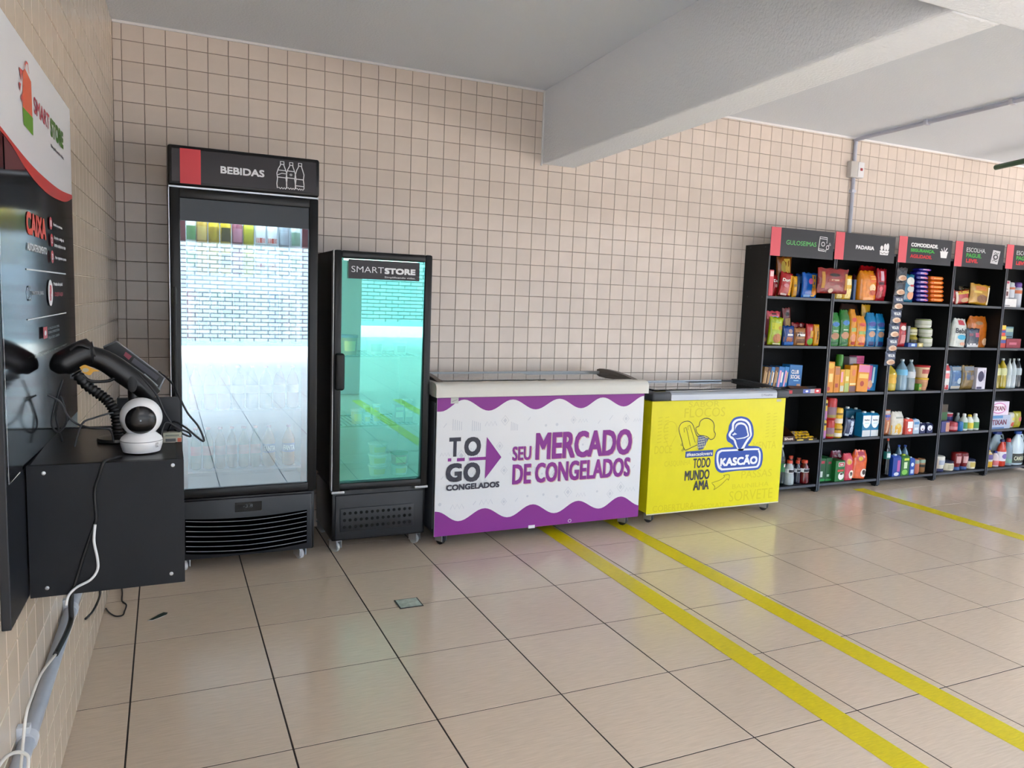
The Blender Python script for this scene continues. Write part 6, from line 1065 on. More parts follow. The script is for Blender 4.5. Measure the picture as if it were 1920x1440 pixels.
CAPS = {
 'soda': lambda r, h: [(r * .30, h * .935), (r * .34, h * .94), (r * .34, h * .995), (r * .30, h)],
 'sport': lambda r, h: [(r * .50, h * .872), (r * .56, h * .88), (r * .56, h * .985), (r * .48, h)],
 'sauce': lambda r, h: [(r * .46, h * .86), (r * .5, h * .87), (r * .42, h * .98), (r * .3, h)],
 'squeeze': lambda r, h: [(r * .86, 0), (r * .88, .003), (r * .82, h * .165), (r * .75, h * .18)],
 'jar': lambda r, h: [(r * .95, h * .80), (r * .98, h * .82), (r * .98, h * .985), (r * .92, h)],
 'spray': lambda r, h: [(r * .86, h * .79), (r * .86, h * .93), (r * .7, h * .985), (r * .4, h)],
 'cup': lambda r, h: [(r * .97, h * .86), (r, h * .88), (r, h * .97), (r * .95, h)]}
def deep(c):
    v = [int(c[i:i + 2], 16) / 255 for i in (0, 2, 4)]; m_ = max(v)
    return ''.join('%02x' % int(255 * min(1, (q / m_) ** 1.25 * m_ ** 1.12)) for q in v)
def goods(kind, x, w, yf_, dep, z, h, tilt, name, label, cat, cols, art, group):
    yc = yf_ + dep / 2
    cols = [deep(c) for c in cols]
    if kind in ('bag', 'hang', 'sack'):
        ob, fn = make_bag(name, w, h, dep, film(cols[0]), kind == 'sack'); art_on(fn, art, ob)
    elif kind in ('box', 'carton'):
        m0 = mat(cols[0], rough=0.42, noise=0.05, nscale=25)
        if kind == 'box': ob = MB().rbox(-w / 2, w / 2, -dep / 2, dep / 2, 0, h, 0.002, 1).build(name, m0); hh = h
        else:
            hh = h * 0.94; c = min(0.015, w * .2); mb = MB(); ob = mb.add([(-w / 2, -dep / 2, 0), (w / 2, -dep / 2, 0), (w / 2, dep / 2, 0), (-w / 2, dep / 2, 0), (-w / 2, -dep / 2, hh - c), (w / 2, -dep / 2, hh - c), (w / 2, dep / 2, hh - c * .2), (-w / 2, dep / 2, hh - c * .2), (-w / 2 + c * .3, -dep / 4, hh), (w / 2 - c * .3, -dep / 4, hh), (w / 2 - c * .3, dep / 2 - c * .3, hh), (-w / 2 + c * .3, dep / 2 - c * .3, hh)],
                [(0, 1, 5, 4), (1, 2, 6, 5), (2, 3, 7, 6), (3, 0, 4, 7), (3, 2, 1, 0), (4, 5, 9, 8), (5, 6, 10, 9), (6, 7, 11, 10), (7, 4, 8, 11), (8, 9, 10, 11)]).build(name, m0)
            MB().lathe([(w * .16, hh - .001), (w * .16, h - .001), (w * .13, h)], 0, -dep * .05, 12).build('cap', mat(cols[1], rough=.45), ob, smooth=40)
            hh = hh - c
        art_on(front(-dep / 2), art, ob, -w / 2, w, 0, hh)
    elif kind == 'pack':
        mb = MB(); N = 14; ws = [-.5, -.47, -.44, -.40, -.2, 0, .2, .40, .44, .47, .5]; prs = [.16, .18, .55, .95, 1, .97, 1, .95, .55, .18, .16]; vs = []; fs = []
        for a, s_ in zip(ws, prs):
            for k in range(N):
                t = 2 * math.pi * k / N; cu, su = math.cos(t), math.sin(t); e = 0.55
                vs.append((a * w, math.copysign(abs(cu) ** e, cu) * dep / 2 * (0.85 + .15 * s_), h / 2 + math.copysign(abs(su) ** e, su) * h / 2 * s_))
        for j in range(len(ws) - 1):
            for k in range(N): fs.append((j * N + k, j * N + (k + 1) % N, (j + 1) * N + (k + 1) % N, (j + 1) * N + k))
        fs += [tuple(range(N)), tuple((len(ws) - 1) * N + k for k in range(N))]
        ob = mb.add(vs, fs).build(name, film(cols[0]), None, smooth=60); art_on(front(-dep / 2), art, ob, -w / 2, w, 0, h)
    elif kind in PROF:
        r = w / 2; clear = kind in ('soda', 'sport')
        m0 = mat(cols[0], rough=0.12 if clear else 0.35, coat=0.3 if clear else 0.0)
        lab = [(a[1] * h, a[2] * h, mat(a[3], rough=.4)) for a in art if a[0] in ('band', 'label')]
        pts = [(-.26, .26, a[1] * h, a[2] * h, mat(a[3], rough=.4)) for a in art if a[0] == 'patch']
        pts += [(a[1] - .5, a[3] - .5, a[2] * h, a[4] * h, mat(a[5], rough=.4)) for a in art if a[0] == 'oval']
        cp_ = CAPS[kind](r, h) if kind in CAPS else None
        ob = lathe_item(name, PROF[kind](r, h), 0, 0, 0, (m0, mat(cols[1] if len(cols) > 1 else 'cccccc', rough=.4)), label, cat, group or None, lab=lab, cap=cp_, n=16, patches=pts)
    elif kind == 'jug':
        m0 = mat(cols[0], rough=0.3); r = w / 2
        ob = MB().lathe([(r * .9, 0), (r, .008), (r, h * .55), (r * .86, h * .68), (r * .5, h * .82), (r * .3, h * .88), (r * .3, h * .92)], n=18, sy=dep / w).build(name, m0, None, smooth=50)
        MB().tube(catmull([(r * .3, -.001, h * .86), (r * .72, -.001, h * .88), (r * .92, -.001, h * .76), (r * .86, -.001, h * .64)], 4), h * .025, 8).build('handle', m0, ob, smooth=50)
        MB().lathe([(r * .36, h * .91), (r * .36, h * .99), (r * .3, h)], n=14).build('cap', mat(cols[1], rough=.4), ob, smooth=40)
        for a in art:
            if a[0] == 'label': MB().lathe([(r * 1.006, a[1] * h), (r * 1.006, a[2] * h)], n=18, sy=dep / w, cap=False).build('label', mat(a[3], rough=.4), ob, smooth=50)
            if a[0] == 'patch': q = Print(lambda u, v, t: (u, -math.sqrt(max(0, 1 - (u / r) ** 2)) * dep / 2 - .002 - t, v)); q.oval(-r * .6, r * .6, a[1] * h, a[2] * h, a[3]); q.build('printed_label', ob)
            if a[0] == 'lettering': q = Print(lambda u, v, t: (u, -math.sqrt(max(0, 1 - (u / r) ** 2)) * dep / 2 - .002 - t, v)); q.text(a[4], -r * .8, r * .8, a[1] * h, a[2] * h, a[3], bold=.03); q.build('lettering', ob)
    elif kind == 'tray':
        ob = MB().box(-w / 2, w / 2, -dep / 2, dep / 2, 0, .004).box(-w / 2, w / 2, -dep / 2, -dep / 2 + .003, .004, h * .75).box(-w / 2, w / 2, dep / 2 - .003, dep / 2, .004, h).box(-w / 2, -w / 2 + .003, -dep / 2 + .003, dep / 2 - .003, .004, h * .8).box(w / 2 - .003, w / 2, -dep / 2 + .003, dep / 2 - .003, .004, h * .8).build(name, mat(cols[0], rough=.5))
        MB().add([(-w * .32, -dep * .3, h * .8), (w * .2, -dep * .3, h * .74), (w * .2, dep / 2 - .004, h * 1.0), (-w * .32, dep / 2 - .004, h * 1.15)], [(0, 1, 2, 3)]).build('flap', mat(cols[1], rough=.6), ob)
        art_on(front(-dep / 2), art, ob, -w / 2, w, 0, h * .75)
    elif kind == 'openbox':
        ob = MB().box(-w / 2, w / 2, -dep / 2, dep / 2, 0, .004).box(-w / 2, w / 2, -dep / 2, -dep / 2 + .003, .004, h * .34).box(-w / 2, w / 2, dep / 2 - .003, dep / 2, .004, h).prism([(-dep / 2 + .003, .004), (dep / 2 - .003, .004), (dep / 2 - .003, h * .98), (-dep / 2 + .003, h * .34)], -w / 2, -w / 2 + .003).prism([(-dep / 2 + .003, .004), (dep / 2 - .003, .004), (dep / 2 - .003, h * .98), (-dep / 2 + .003, h * .34)], w / 2 - .003, w / 2).build(name, mat(cols[0], rough=.55))
        MB().box(w / 2 + .0003, w / 2 + .002, -dep / 2 + .01, -dep / 2 + .03, h * .3, h * .62).build('flap', mat(cols[1], rough=.6), ob)
        art_on(front(-dep / 2), art, ob, -w / 2, w, 0, h * .34)
    elif kind == 'candytray':
        ob = MB().box(-w / 2, w / 2, -dep / 2, dep / 2, 0, .003).box(-w / 2, w / 2, -dep / 2, -dep / 2 + .003, .003, h * .4).box(-w / 2, w / 2, dep / 2 - .003, dep / 2, .003, h).box(-w / 2, -w / 2 + .003, -dep / 2 + .003, dep / 2 - .003, .003, h * .6).box(w / 2 - .003, w / 2, -dep / 2 + .003, dep / 2 - .003, .003, h * .6).build(name, mat(cols[1], rough=.5))
        art_on(front(-dep / 2), art, ob, -w / 2, w, 0, h * .4)
        rn = random.Random(5)
        posn = ['front left', 'front middle left', 'front middle', 'front middle right', 'front right']
        for r_ in range(3):
            for i in range(5):
                L = .055; cxx = -w / 2 + .032 + (w - .064) * i / 4; cyy = -dep / 2 + .03 + r_ * .033; czz = .0045 + .013 * r_
                vs = []; fs = []; N = 8
                for a, s_ in ((-.5, .25), (-.42, .3), (-.36, 1), (0, 1.05), (.36, 1), (.42, .3), (.5, .25)):
                    for k in range(N): t = 2 * math.pi * k / N; vs.append((a * L, math.cos(t) * .012, math.sin(t) * .010 * s_))
                for j in range(6):
                    for k in range(N): fs.append((j * N + k, j * N + (k + 1) % N, (j + 1) * N + (k + 1) % N, (j + 1) * N + k))
                fs += [tuple(range(N)), tuple(6 * N + k for k in range(N))]
                c = MB().add(vs, fs).build('candy_bar', film('d8aa1c'), None, smooth=60)
                c.location = (x + cxx, yc + cyy, z + czz + .012); c.rotation_euler = (0, rn.uniform(-.12, .12), rn.uniform(-.9, .9))
                tag(c, 'small yellow wrapped candy bar piled in the shallow yellow tray', 'candy', 'candy bars in the yellow tray')
                MB().box(-.012, .012, -.0122, -.0118, -.004, .004).build('wrapper_print', mat('6a4a14', rough=.5), c)
    ob.location = (x, yc, z)
    if tilt:
        ob.rotation_euler = (0, math.radians(tilt) * -1, 0); ob.location.x += h / 2 * math.sin(math.radians(tilt)); ob.location.z = z + abs(math.sin(math.radians(tilt))) * w / 2
    tag(ob, label, cat, group or None)
    return ob
for t_ in ITEMS: goods(*t_)
# strip of small cheese packets hanging between the second and third unit
for k in range(7):
    zt = 1.72 - 0.108 * k; dark_ = k < 2
    ob, fn = make_bag('cheese_packet', 0.118, 0.106, 0.022, film('26262e' if k < 3 else '3c4458'))
    ob.location = (5.335 - 0.008 * k, -0.278, zt - 0.107)
    tag(ob, ['topmost dark cheese packet', 'second cheese packet from the top', 'third cheese packet from the top', 'fourth cheese packet from the top', 'third cheese packet from the bottom', 'second cheese packet from the bottom', 'lowest cheese packet'][k] + ' in the strip hanging between two shelf units', 'packet', 'cheese packets in the hanging strip')
    p = Print(fn); p.oval(.12, .9, .06, .46, 'd8c0a8'); p.oval(.3, .95, .1, .36, 'c89878')
    if k > 1: p.rect(.04, .96, .5, .95, '39425c', 4, 3); p.text('VIGOR', .18, .84, .62, .84, 'eceef0', bold=.04)
    p.build('printed_label', ob)
st = MB().box(5.30, 5.306, -0.266, -0.2655, 0.93, 1.735).build('hanging_strip', mat('2a2a2e', rough=.5)); tag(st, 'narrow dark display strip that carries the hanging cheese packets', 'strip')

# ================================================================ self checkout board and counter on the left wall
ki = empty('checkout_counter', 'black wall mounted self checkout counter with a tall poster board', 'counter')
ki.matrix_world = LW
panel = mat('1b1e24', rough=0.38, noise=0.10, nscale=10)
panel2 = mat('12161c', rough=0.5, spec=0.3, noise=0.14, nscale=7)
U0, U1, BZ0, BZ1 = 1.695, 2.700, 0.675, 1.884
MB().rbox(U0, U1, 0.0052, 0.022, BZ0, BZ1 if False else 1.884, 0.0015, 1).build('board', panel, ki)
LP = lambda u, v, l: (u, 0.022 + l, v)
po = MB().box(U0 + .002, U1 - .012, 0.0222, 0.0228, 0.965, 1.882).build('poster', mat('16161a', rough=0.10, spec=0.6), ki)
def LPr(u, v, l): return (u, 0.0228 + l, v)
q = Print(LPr, lift=.0004, step=.0004)
sw = [(min(max(a, U0 + .002), U1 - .012), b) for a, b in catmull([Vector(p) for p in D['L_swU']], 5)]
sw2 = [(min(max(a, U0 + .002), U1 - .012), b) for a, b in catmull([Vector(p) for p in D['L_swL']], 5)]
sw = [(U1 - .012, sw[0][1] + .004)] + sw; sw2 = [(U1 - .012, sw2[0][1] + .004)] + sw2
q.faces([p for p in sw] + [(p[0], 1.881) for p in sw], [(i, i + 1, len(sw) + i + 1, len(sw) + i) for i in range(len(sw) - 1)], mat('e8eaee', rough=0.3))
q.build('white_top', po)
q = Print(LPr, lift=.0009, step=.0004)
n_ = min(len(sw), len(sw2)); a_ = sw[:n_]; b_ = [sw2[int(i * (len(sw2) - 1) / (n_ - 1))] for i in range(n_)]
q.faces(a_ + b_, [(i, i + 1, n_ + i + 1, n_ + i) for i in range(n_ - 1)], 'c8302c'); q.poly(D['L_mar'], '5a1822'); q.build('red_wave', po)
q = Print(LPr, lift=.0012, step=.0004); q.poly(D['L_bagO'], 'e2603c'); q.poly(D['L_bagG'], '5f9a1c')
for k in ('L_sh1', 'L_sh2', 'L_sh3'): q.poly(D[k], 'c84a48')
q.line(D['L_hand'], .005, 'd8504a'); q.build('bag_logo', po)
q = Print(LPr, lift=.0012, step=.0); q.text('SMART', *D['L_smart'], 'b83048', bold=.02); q.text('STORE', *D['L_store'], '4a7a2c', bold=.06); q.text('Simplificando vidas.', *D['L_simp'], '6a6a70', bold=.02); q.build('brand_lettering', po)
q = Print(LPr, lift=.0012, step=.0003); q.text('CAIXA', *D['L_caixa'], 'e0402c', bold=.05); q.text('AUTOATENDIMENTO', *D['L_auto'], 'e8eaec', bold=.04)
for i in range(3): q.oval(*D['L_c%d' % i], 'c0283c'); x0, x1, z0, z1 = D['L_c%d' % i]; q.text('123'[i], x0 + (x1 - x0) * .3, x1 - (x1 - x0) * .3, z0 + (z1 - z0) * .25, z1 - (z1 - z0) * .25, 'e8e8ea', bold=.03)
for k, s_ in (('L_t1', 'Escolha os produtos.'), ('L_t2', 'Escaneie o código de'), ('L_t3', 'barras e selecione no visor'), ('L_t4', 'Faça o pagamento e pronto')): q.text(s_, *D[k], 'e0e2e4', bold=.045)
q.build('instructions_lettering', po)
q = Print(LPr, lift=.0012, step=.0003); q.rect(*D['L_l1'], 'd8dadc'); q.rect(*D['L_l2'], 'd8dadc'); q.ring(*D['L_ring'], .004, '7a7e82'); q.text('SMARTSTORE_BRASIL', *D['L_insta'], 'b0b4b8', bold=.04)
q.oval(*D['L_q'], 'e8e8ea'); x0, x1, z0, z1 = D['L_q']; q.text('?', x0 + (x1 - x0) * .3, x1 - (x1 - x0) * .3, z0 + (z1 - z0) * .2, z1 - (z1 - z0) * .2, 'c0283c', bold=.05)
q.text('Precisa de ajuda?', *D['L_help'], 'e4e6e8', bold=.04); q.text('CLIQUE AQUI', *D['L_click'], 'c0283c', bold=.03)
x0, x1, z0, z1 = D['L_ico']; q.rect(x0, x1, z0, z1, 'c0283c'); q.oval(x0 + (x1 - x0) * .25, x1 - (x1 - x0) * .25, z0 + (z1 - z0) * .25, z1 - (z1 - z0) * .3, 'e0e0e2')
for i, s_ in enumerate(('AO FINALIZAR A SUA COMPRA', 'CONFIRA OS PRODUTOS NA', 'TELA DO CAIXA')): q.text(s_, *D['L_m%d' % i], '8a8e92')
q.text('SORRIA, VOCÊ ESTÁ SENDO FILMADO', *D['L_foot'], '9a9e90'); q.build('help_lettering', po)
# white edge of the vinyl sheet
q = Print(LPr, lift=.0015); q.line([(U1 - .014, 1.881), (U1 - .014, .966), (2.58, .9675)], .003, 'dfe2e4'); q.build('vinyl_edge', po)
# counter box in front of the board (world placed, still part of the kiosk)
Wi = LW.inverted()
def kpart(mb, name, m, par=None, smooth=None): mb.xform(Wi); return mb.build(name, m, par or ki, smooth=smooth)
cb = kpart(MB().box(-0.094, 0.216, -2.53, -2.515, 0.675, 0.968).box(0.201, 0.216, -2.5149, -2.02, 0.675, 0.968).box(-0.080, 0.2009, -2.035, -2.02, 0.675, 0.968).box(-0.080, 0.2009, -2.5149, -2.036, 0.675, 0.69), 'counter_box', panel2)
kpart(MB().box(-0.090, 0.2008, -2.5148, -2.036, 0.950, 0.966), 'counter_top', mat('101114', rough=.3))
kpart(MB().box(0.060, 0.216, -2.115, -2.10, 0.9665, 1.058), 'rear_ledge', panel)
for sx_, sz_ in ((-0.062, 0.952), (0.193, 0.955), (-0.062, 0.695), (0.187, 0.698)):
    s_ = MB().lathe([(0.0, 0.0), (0.0042, 0.0), (0.0042, 0.0015), (0.002, 0.002), (0.0018, 0.0008)], n=14); s_.xform(Matrix.Translation((sx_, -2.53, sz_)) @ Matrix.Rotation(math.pi / 2, 4, 'X')); kpart(s_, 'screw', chrome, cb)
# ---------------------------------------------------------------- small white pan and tilt camera
sc_ = empty('security_camera', 'white round security camera with a black face on the checkout counter', 'camera', (0.126, -2.41, 0.9665))
wh = mat('e6e8ea', rough=0.3)
MB().lathe([(0.030, 0.0005), (0.041, 0.003), (0.0455, 0.018), (0.0465, 0.030), (0.044, 0.036), (0.033, 0.046), (0.028, 0.050)], n=36).build('base', wh, sc_, smooth=50)
MB().lathe([(0.0466, 0.0285), (0.0469, 0.0295), (0.0466, 0.0305)], n=36, cap=False).build('base_seam', mat('9a9da0', rough=.5), sc_, smooth=50)
MB().sphere((0, 0, 0.084), 0.0465, 32, 20).build('head', wh, sc_, smooth=60)
fm = MB().lathe([(0.0005, 0.0482), (0.010, 0.0478), (0.020, 0.0455), (0.0275, 0.0420), (0.0325, 0.0375), (0.0335, 0.033)], n=32, cap=False)
aim = Matrix.Translation((0, 0, 0.084)) @ Matrix.Rotation(math.radians(94), 4, 'X') @ Matrix.Rotation(0.0, 4, 'Z')
fm.xform(aim); fm.build('black_face', mat('0b0b0d', rough=0.22), sc_, smooth=60)
le = MB().lathe([(0.0, 0.0480), (0.006, 0.0483), (0.0075, 0.0475), (0.0075, 0.046)], n=20, cap=False); le.xform(aim @ Matrix.Rotation(math.radians(13), 4, 'X')); le.build('lens', mat('1a1a20', rough=0.08, coat=.6), sc_, smooth=60)
sn = MB().sphere((0, 0, 0.0478), 0.0022, 10, 6); sn.xform(aim @ Matrix.Rotation(math.radians(-2), 4, 'X')); sn.build('sensor', mat('b8bcc0', rough=0.3), sc_)
q = Print(lambda u, v, t: (.0468 * math.sin(u / .0468), -.0468 * math.cos(u / .0468) - t, v)); q.text('EZ', .034, .042, .016, .026, '3a3a3e'); q.build('side_lettering', sc_)
# ---------------------------------------------------------------- barcode scanner on its bendy stand
bs = empty('barcode_scanner', 'black barcode scanner with a yellow emblem held on a ribbed gooseneck stand', 'scanner')
gun = mat('141416', rough=0.3, spec=.5)
mb = MB()
mb.tube(catmull([(-.066, -2.262, 1.146), (-.055, -2.262, 1.160), (-.030, -2.258, 1.176), (-.004, -2.252, 1.190), (.020, -2.25, 1.196)], 4), .03, 18, rs=[.012 + .019 * min(1, i / 5) + .004 * max(0, (i - 6) / 10) - (.010 if i > 14 else 0) for i in range(17)], flat=1.0)
mb.tube(catmull([(-.006, -2.25, 1.188), (.040, -2.25, 1.172), (.085, -2.25, 1.138), (.125, -2.25, 1.105), (.150, -2.25, 1.078)], 4), .025, 16, rs=[.024 + .004 * math.sin(i / 16 * math.pi) for i in range(17)], flat=.85)
mb.build('body', gun, bs, smooth=60)
MB().tube(catmull([(.012, -2.285, 1.205), (-.012, -2.285, 1.214), (-.030, -2.282, 1.200)], 4), .004, 8).build('top_ridge', gun, bs, smooth=60)
MB().tube(catmull([(-.010, -2.262, 1.140), (.010, -2.262, 1.122), (.050, -2.262, 1.122), (.070, -2.262, 1.135)], 4), .004, 8).build('trigger_guard', gun, bs, smooth=60)
E2 = lambda u, v, t: (u, -2.2995 - t, v)
q = Print(E2); q.poly(catmull([Vector(p) for p in ((-.010, 1.160), (.002, 1.166), (.016, 1.158), (.034, 1.150), (.020, 1.149), (.012, 1.140), (-.002, 1.146))], 3), 'd8a030'); q.oval(-.004, .010, 1.148, 1.158, 'b8b090'); q.build('yellow_emblem', bs)
MB().lathe([(.0005, -.002), (.010, -.0015), (.0135, .0), (.010, .0015)], n=18).xform(Matrix.Translation((.104, -2.283, 1.115)) @ Matrix.Rotation(math.pi / 2, 4, 'X') @ Matrix.Diagonal((.8, 1.5, 1, 1))).build('round_pad', mat('2a2b2d', rough=.6), bs, smooth=60)
gp_ = catmull([(-.022, -2.258, 1.142), (.000, -2.256, 1.112), (.025, -2.255, 1.090), (.046, -2.252, 1.070), (.060, -2.25, 1.045), (.066, -2.25, 1.015), (.066, -2.25, .985), (.066, -2.25, .9685)], 10)
MB().tube(gp_, .011, 12, rs=[.0125 + .0022 * math.sin(i * 2.1) for i in range(len(gp_))]).build('gooseneck', mat('121214', rough=.45), bs, smooth=80)
MB().lathe([(.045, .9665), (.047, .969), (.045, .976), (.018, .981)], .066, -2.25, 24).build('stand_base', gun, bs, smooth=40)
MB().box(-.034, -.006, -2.262, -2.24, 1.128, 1.140).build('clamp', mat('4a4e52', rough=.4), bs)
# ---------------------------------------------------------------- card terminal / screen behind the scanner
tm = empty('payment_terminal', 'black tilted payment screen with a metal edge behind the barcode scanner', 'terminal')
prf = [(.033, 1.200), (.064, 1.215), (.178, 1.118), (.163, 1.086), (.148, 1.055), (.052, 1.135)]
MB().prism(prf, -2.16, -2.13, 'y').build('housing', mat('131417', rough=.35), tm)
ed = MB()
for (a, b) in ((0, 1), (1, 2), (2, 3)):
    (x0, z0), (x1, z1) = prf[a], prf[b]; ed.tube([(x0, -2.162, z0), (x1, -2.162, z1)], .0025, 6)
ed.build('metal_edge', mat('8a8e92', rough=.3, metal=.6), tm)
q = Print(lambda u, v, t: (u, -2.1605 - t, v)); q.poly([(.085, 1.188), (.10, 1.176), (.092, 1.166), (.080, 1.178)], '8a3a4a'); q.poly([(.105, 1.172), (.165, 1.122), (.158, 1.110), (.098, 1.160)], '4a4a54'); q.line([(.128, 1.128), (.160, 1.095)], .005, '9aa4a8'); q.build('screen_print', tm)
MB().tube([(.10, -2.15, 1.12), (.10, -2.15, .970)], .012, 12).lathe([(.030, .9665), (.030, .972), (.012, .976)], .10, -2.15, 20).build('stand', gun, tm, smooth=40)
# ---------------------------------------------------------------- cables
def cable(name, pts, r, col, label, k=6):
    o = MB().tube(catmull(pts, k), r, 8).build(name, mat(col, rough=.5), None, smooth=60); return tag(o, label, 'cable')
cable('cable', [(.120, -2.292, 1.142), (.144, -2.30, 1.111), (.162, -2.30, 1.083), (.176, -2.30, 1.045), (.196, -2.30, 1.010), (.214, -2.30, .990), (.236, -2.30, .979), (.233, -2.30, .989), (.211, -2.31, 1.002), (.178, -2.32, 1.020), (.165, -2.33, .972)], .0026, '26272a', 'thin dark cable looping from the scanner past the white camera')
cable('cable', [(.165, -2.168, 1.135), (.193, -2.27, 1.118), (.210, -2.30, 1.087), (.230, -2.31, 1.043), (.256, -2.31, 1.006), (.269, -2.31, .968), (.252, -2.31, .979), (.224, -2.30, 1.004), (.196, -2.28, 1.015), (.180, -2.24, .972)], .0026, '1c1d20', 'thin dark cable hanging over the right edge of the checkout counter')
cable('cable', [(-.078, -2.30, 1.094), (-.053, -2.30, 1.076), (-.040, -2.30, 1.046), (-.021, -2.30, 1.023), (.010, -2.31, 1.012), (.052, -2.31, 1.006), (.060, -2.30, .972)], .0026, '3a3b3e', 'grey cable drooping from the poster board to the counter top')
cable('cable', [(-.048, -2.28, 1.128), (-.060, -2.28, 1.087), (-.074, -2.28, 1.024), (-.061, -2.28, .999), (-.042, -2.28, 1.028), (-.054, -2.28, 1.087), (-.066, -2.27, 1.04), (-.055, -2.26, .971)], .0024, '2a2b2e', 'dark cable coiled against the poster board')
cable('cable', [(-.021, -2.34, .972), (-.005, -2.33, 1.025), (.020, -2.31, 1.036), (.052, -2.28, 1.042), (.058, -2.262, 1.04)], .0024, '4a4b4e', 'short grey cable running to the foot of the gooseneck')
cable('cable', [(.085, -2.48, .9712), (.070, -2.515, .9735), (.054, -2.538, .972), (.045, -2.5365, .945), (.034, -2.5335, .905), (.036, -2.5335, .850), (.032, -2.5335, .830), (.022, -2.5335, .80), (.008, -2.5335, .756), (-.006, -2.5335, .706), (-.016, -2.536, .674)], .0036, '0e0f11', 'black cable taped down the front of the counter box')
cable('cable', [(.034, -2.5395, .832), (.031, -2.539, .794), (.037, -2.539, .753), (.036, -2.539, .727), (.022, -2.541, .707), (-.004, -2.542, .694), (-.020, -2.542, .678), (-.026, -2.540, .655)], .0030, 'dcdee0', 'white cable hanging down the front of the counter box')
def wl(u, o, z): return tuple(LW @ Vector((u, o, z)))
cable('cable', [wl(2.31, .075, .62), wl(2.33, .075, .575), wl(2.335, .075, .54), wl(2.40, .072, .53), wl(2.53, .070, .541)], .006, '101113', 'thick black cable joining the wall conduit under the counter')
cable('cable', [wl(2.533, .070, .541), wl(2.688, .068, .573), wl(2.776, .066, .57), wl(2.827, .064, .554), wl(2.85, .058, .47), wl(2.86, .05, .42)], .0028, 'dcdad4', 'white wire running beside the wall conduit')
cable('cable', [wl(3.03, .060, .58), wl(2.973, .062, .566), wl(2.90, .065, .53), wl(2.85, .070, .49), wl(2.87, .072, .47)], .0032, 'e0ded8', 'short white wire curling over the conduit near the bottom left corner')
cable('cable', [wl(1.86, .04, .47), wl(1.80, .07, .44), wl(1.77, .08, .39), wl(1.85, .07, .37), wl(1.95, .06, .385)], .0035, '121314', 'black wire bent into a hook beside the conduit clip')
cable('cable', [(-.062, -.90, .0035), (-.045, -.955, .0035), (-.02, -.998, .0035), (.005, -.996, .0035), (.010, -.955, .0035), (.014, -.885, .0035), (-.005, -.83, .0035), (-.008, -.73, .0035), (-.020, -.60, .0035)], .0030, '141416', 'thin black wire lying on the floor under the checkout counter')
# receipts
o = MB().rbox(-.022, .022, -.012, .012, 0, .014, .001, 1).build('card_box', mat('b8b4a4', rough=.6)); o.location = (.194, -2.30, .9668); tag(o, 'small printed card box under the cables beside the white camera', 'box')
q = Print(front(-.012)); q.rect(-.016, .008, .003, .011, '5a5c5e'); q.rect(.012, .021, .002, .012, 'c06048'); q.build('printed_label', o)
o2 = MB().rbox(-.022, .022, -.011, .011, 0, .011, .001, 1).build('card_box', mat('a8aa98', rough=.6)); o2.location = (.194, -2.30, .9812); tag(o2, 'upper pale card box stacked beside the white camera', 'box')
q = Print(front(-.011)); q.rect(-.016, .016, .003, .006, '70746c'); q.build('printed_label', o2)
# ---------------------------------------------------------------- conduit on the left wall
cd = empty('wall_conduit', 'grey plastic conduit pipe running low along the left wall', 'pipe')
pvc = mat('a9b0bc', rough=.4, noise=.05, nscale=30)
MB().tube([wl(1.35, .024, .452), wl(1.9, .024, .424), wl(2.5, .024, .393), wl(3.4, .024, .346)], .0165, 16).build('pipe', pvc, cd, smooth=60)
for u_, z_ in ((1.96, .421), (2.60, .388), (3.2, .357)):
    ringm = MB().tube([wl(u_ - .012, .024, z_ + .0006), wl(u_ + .012, .024, z_ - .0006)], .0205, 16); ringm.build('clip', mat('c6ccd4', rough=.45), cd, smooth=60)
    b_ = MB().box(u_ - .010, u_ + .010, .0056, .03, z_ - .034, z_ + .034); b_.xform(LW); b_.build('clip_foot', mat('c6ccd4', rough=.45), cd)
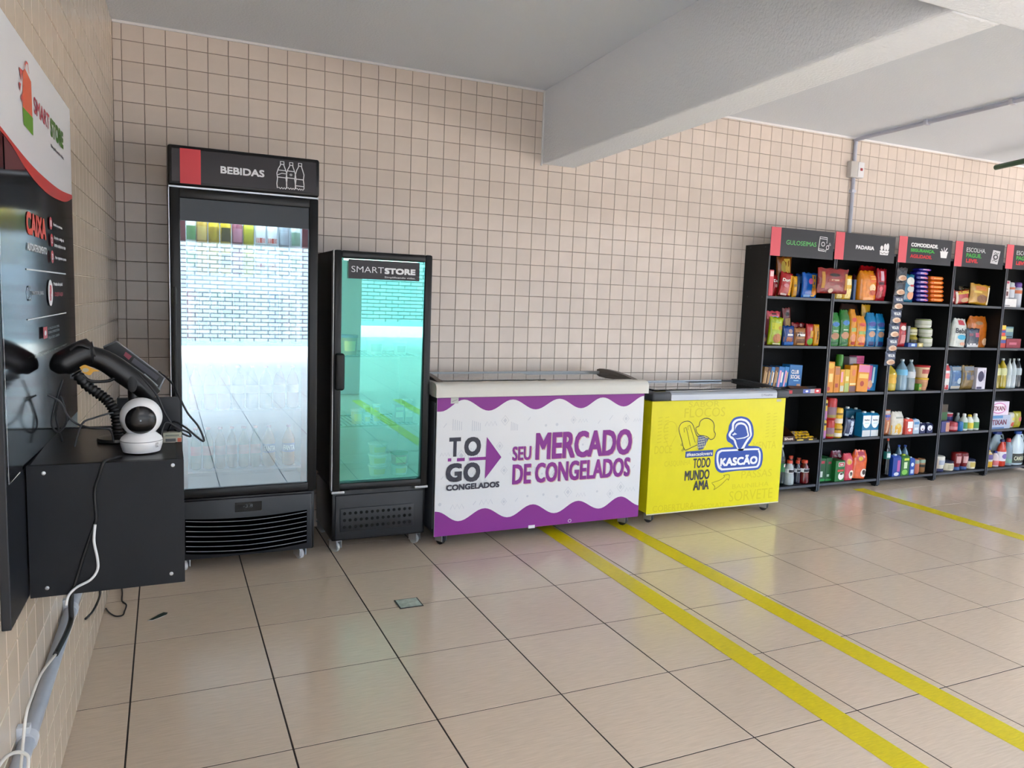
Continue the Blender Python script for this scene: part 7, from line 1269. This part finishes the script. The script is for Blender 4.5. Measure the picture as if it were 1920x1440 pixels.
# ---------------------------------------------------------------- conduit, box on the back wall
wc = empty('wall_conduit', 'grey conduit dropping from the ceiling to the shelf units with a switch box', 'pipe')
MB().tube(catmull([(5.030, -.022, 1.95), (5.030, -.022, 2.30), (5.022, -.022, 2.58), (5.020, -.026, 2.655), (5.016, -.06, 2.680), (4.99, -.45, 2.682), (4.955, -.95, 2.682), (4.905, -1.6, 2.682), (4.85, -2.5, 2.682), (4.83, -2.85, 2.682)], 5), .014, 12).build('pipe', mat('b8bccc', rough=.45), wc, smooth=60)
MB().rbox(4.965, 5.100, -.050, -.0052, 2.395, 2.515, .006).build('switch_box', mat('c6c2be', rough=.4), wc, smooth=40)
MB().rbox(5.035, 5.098, -.0545, -.0495, 2.40, 2.512, .003).build('switch_cover', mat('e4e4e6', rough=.35), wc, smooth=40)
MB().rbox(5.056, 5.080, -.058, -.0543, 2.448, 2.468, .002).build('red_switch', mat('9a3038', rough=.4), wc)
for (cx_, cy_) in ((4.968, -.66), (4.927, -1.27)): MB().box(cx_ - .02, cx_ + .02, cy_ - .012, cy_ + .012, 2.664, 2.6995).build('clip', mat('c4c8d4', rough=.45), wc)
MB().box(5.008, 5.050, -.037, -.0052, 2.285, 2.305).build('clip', mat('c4c8d4', rough=.45), wc)
gpipe = MB().tube([(6.52, -.135, 2.612), (6.43, -.42, 2.612), (6.2, -1.2, 2.612), (5.75, -2.84, 2.612)], .022, 14).build('green_pipe', mat('1c4a2c', rough=.4), None, smooth=60); tag(gpipe, 'dark green pipe under the ceiling at the right edge of the picture', 'pipe')
for t_ in (0.3, 0.8):
    MB().box(6.52 - .77 * t_ - .008, 6.52 - .77 * t_ + .008, -.135 - 2.7 * t_ - .01, -.135 - 2.7 * t_ + .01, 2.63, 2.699).build('hanger', chrome, gpipe)
# ---------------------------------------------------------------- floor drain and litter
dr = empty('floor_drain', 'small square metal drain cover set in the floor tiles', 'drain', (1.155, -1.263, 0))
MB().box(-.054, .054, -.050, .050, .0003, .0022).build('frame', mat('2c2a28', rough=.6), dr)
MB().box(-.048, .048, -.044, .044, .0023, .0034).build('plate', mat('a8b4aa', rough=.5, noise=.25, nscale=40), dr)
lt = MB().add([(.100, -1.083, .0008), (.118, -1.085, .0012), (.172, -1.048, .004), (.176, -1.038, .007), (.160, -1.036, .010), (.138, -1.052, .008)], [(0, 1, 2, 3, 4, 5)])
lt.add([(.100, -1.083, .0006), (.138, -1.058, .0006), (.168, -1.052, .0006), (.118, -1.087, .0006)], [(0, 1, 2, 3)], 1)
o = lt.build('litter_scrap', [mat('20302a', rough=.5), mat('d8d8d4', rough=.6)]); so = o.modifiers.new('thick', 'SOLIDIFY'); so.thickness = .001; tag(o, 'small folded dark green and white scrap of litter on the floor', 'litter')
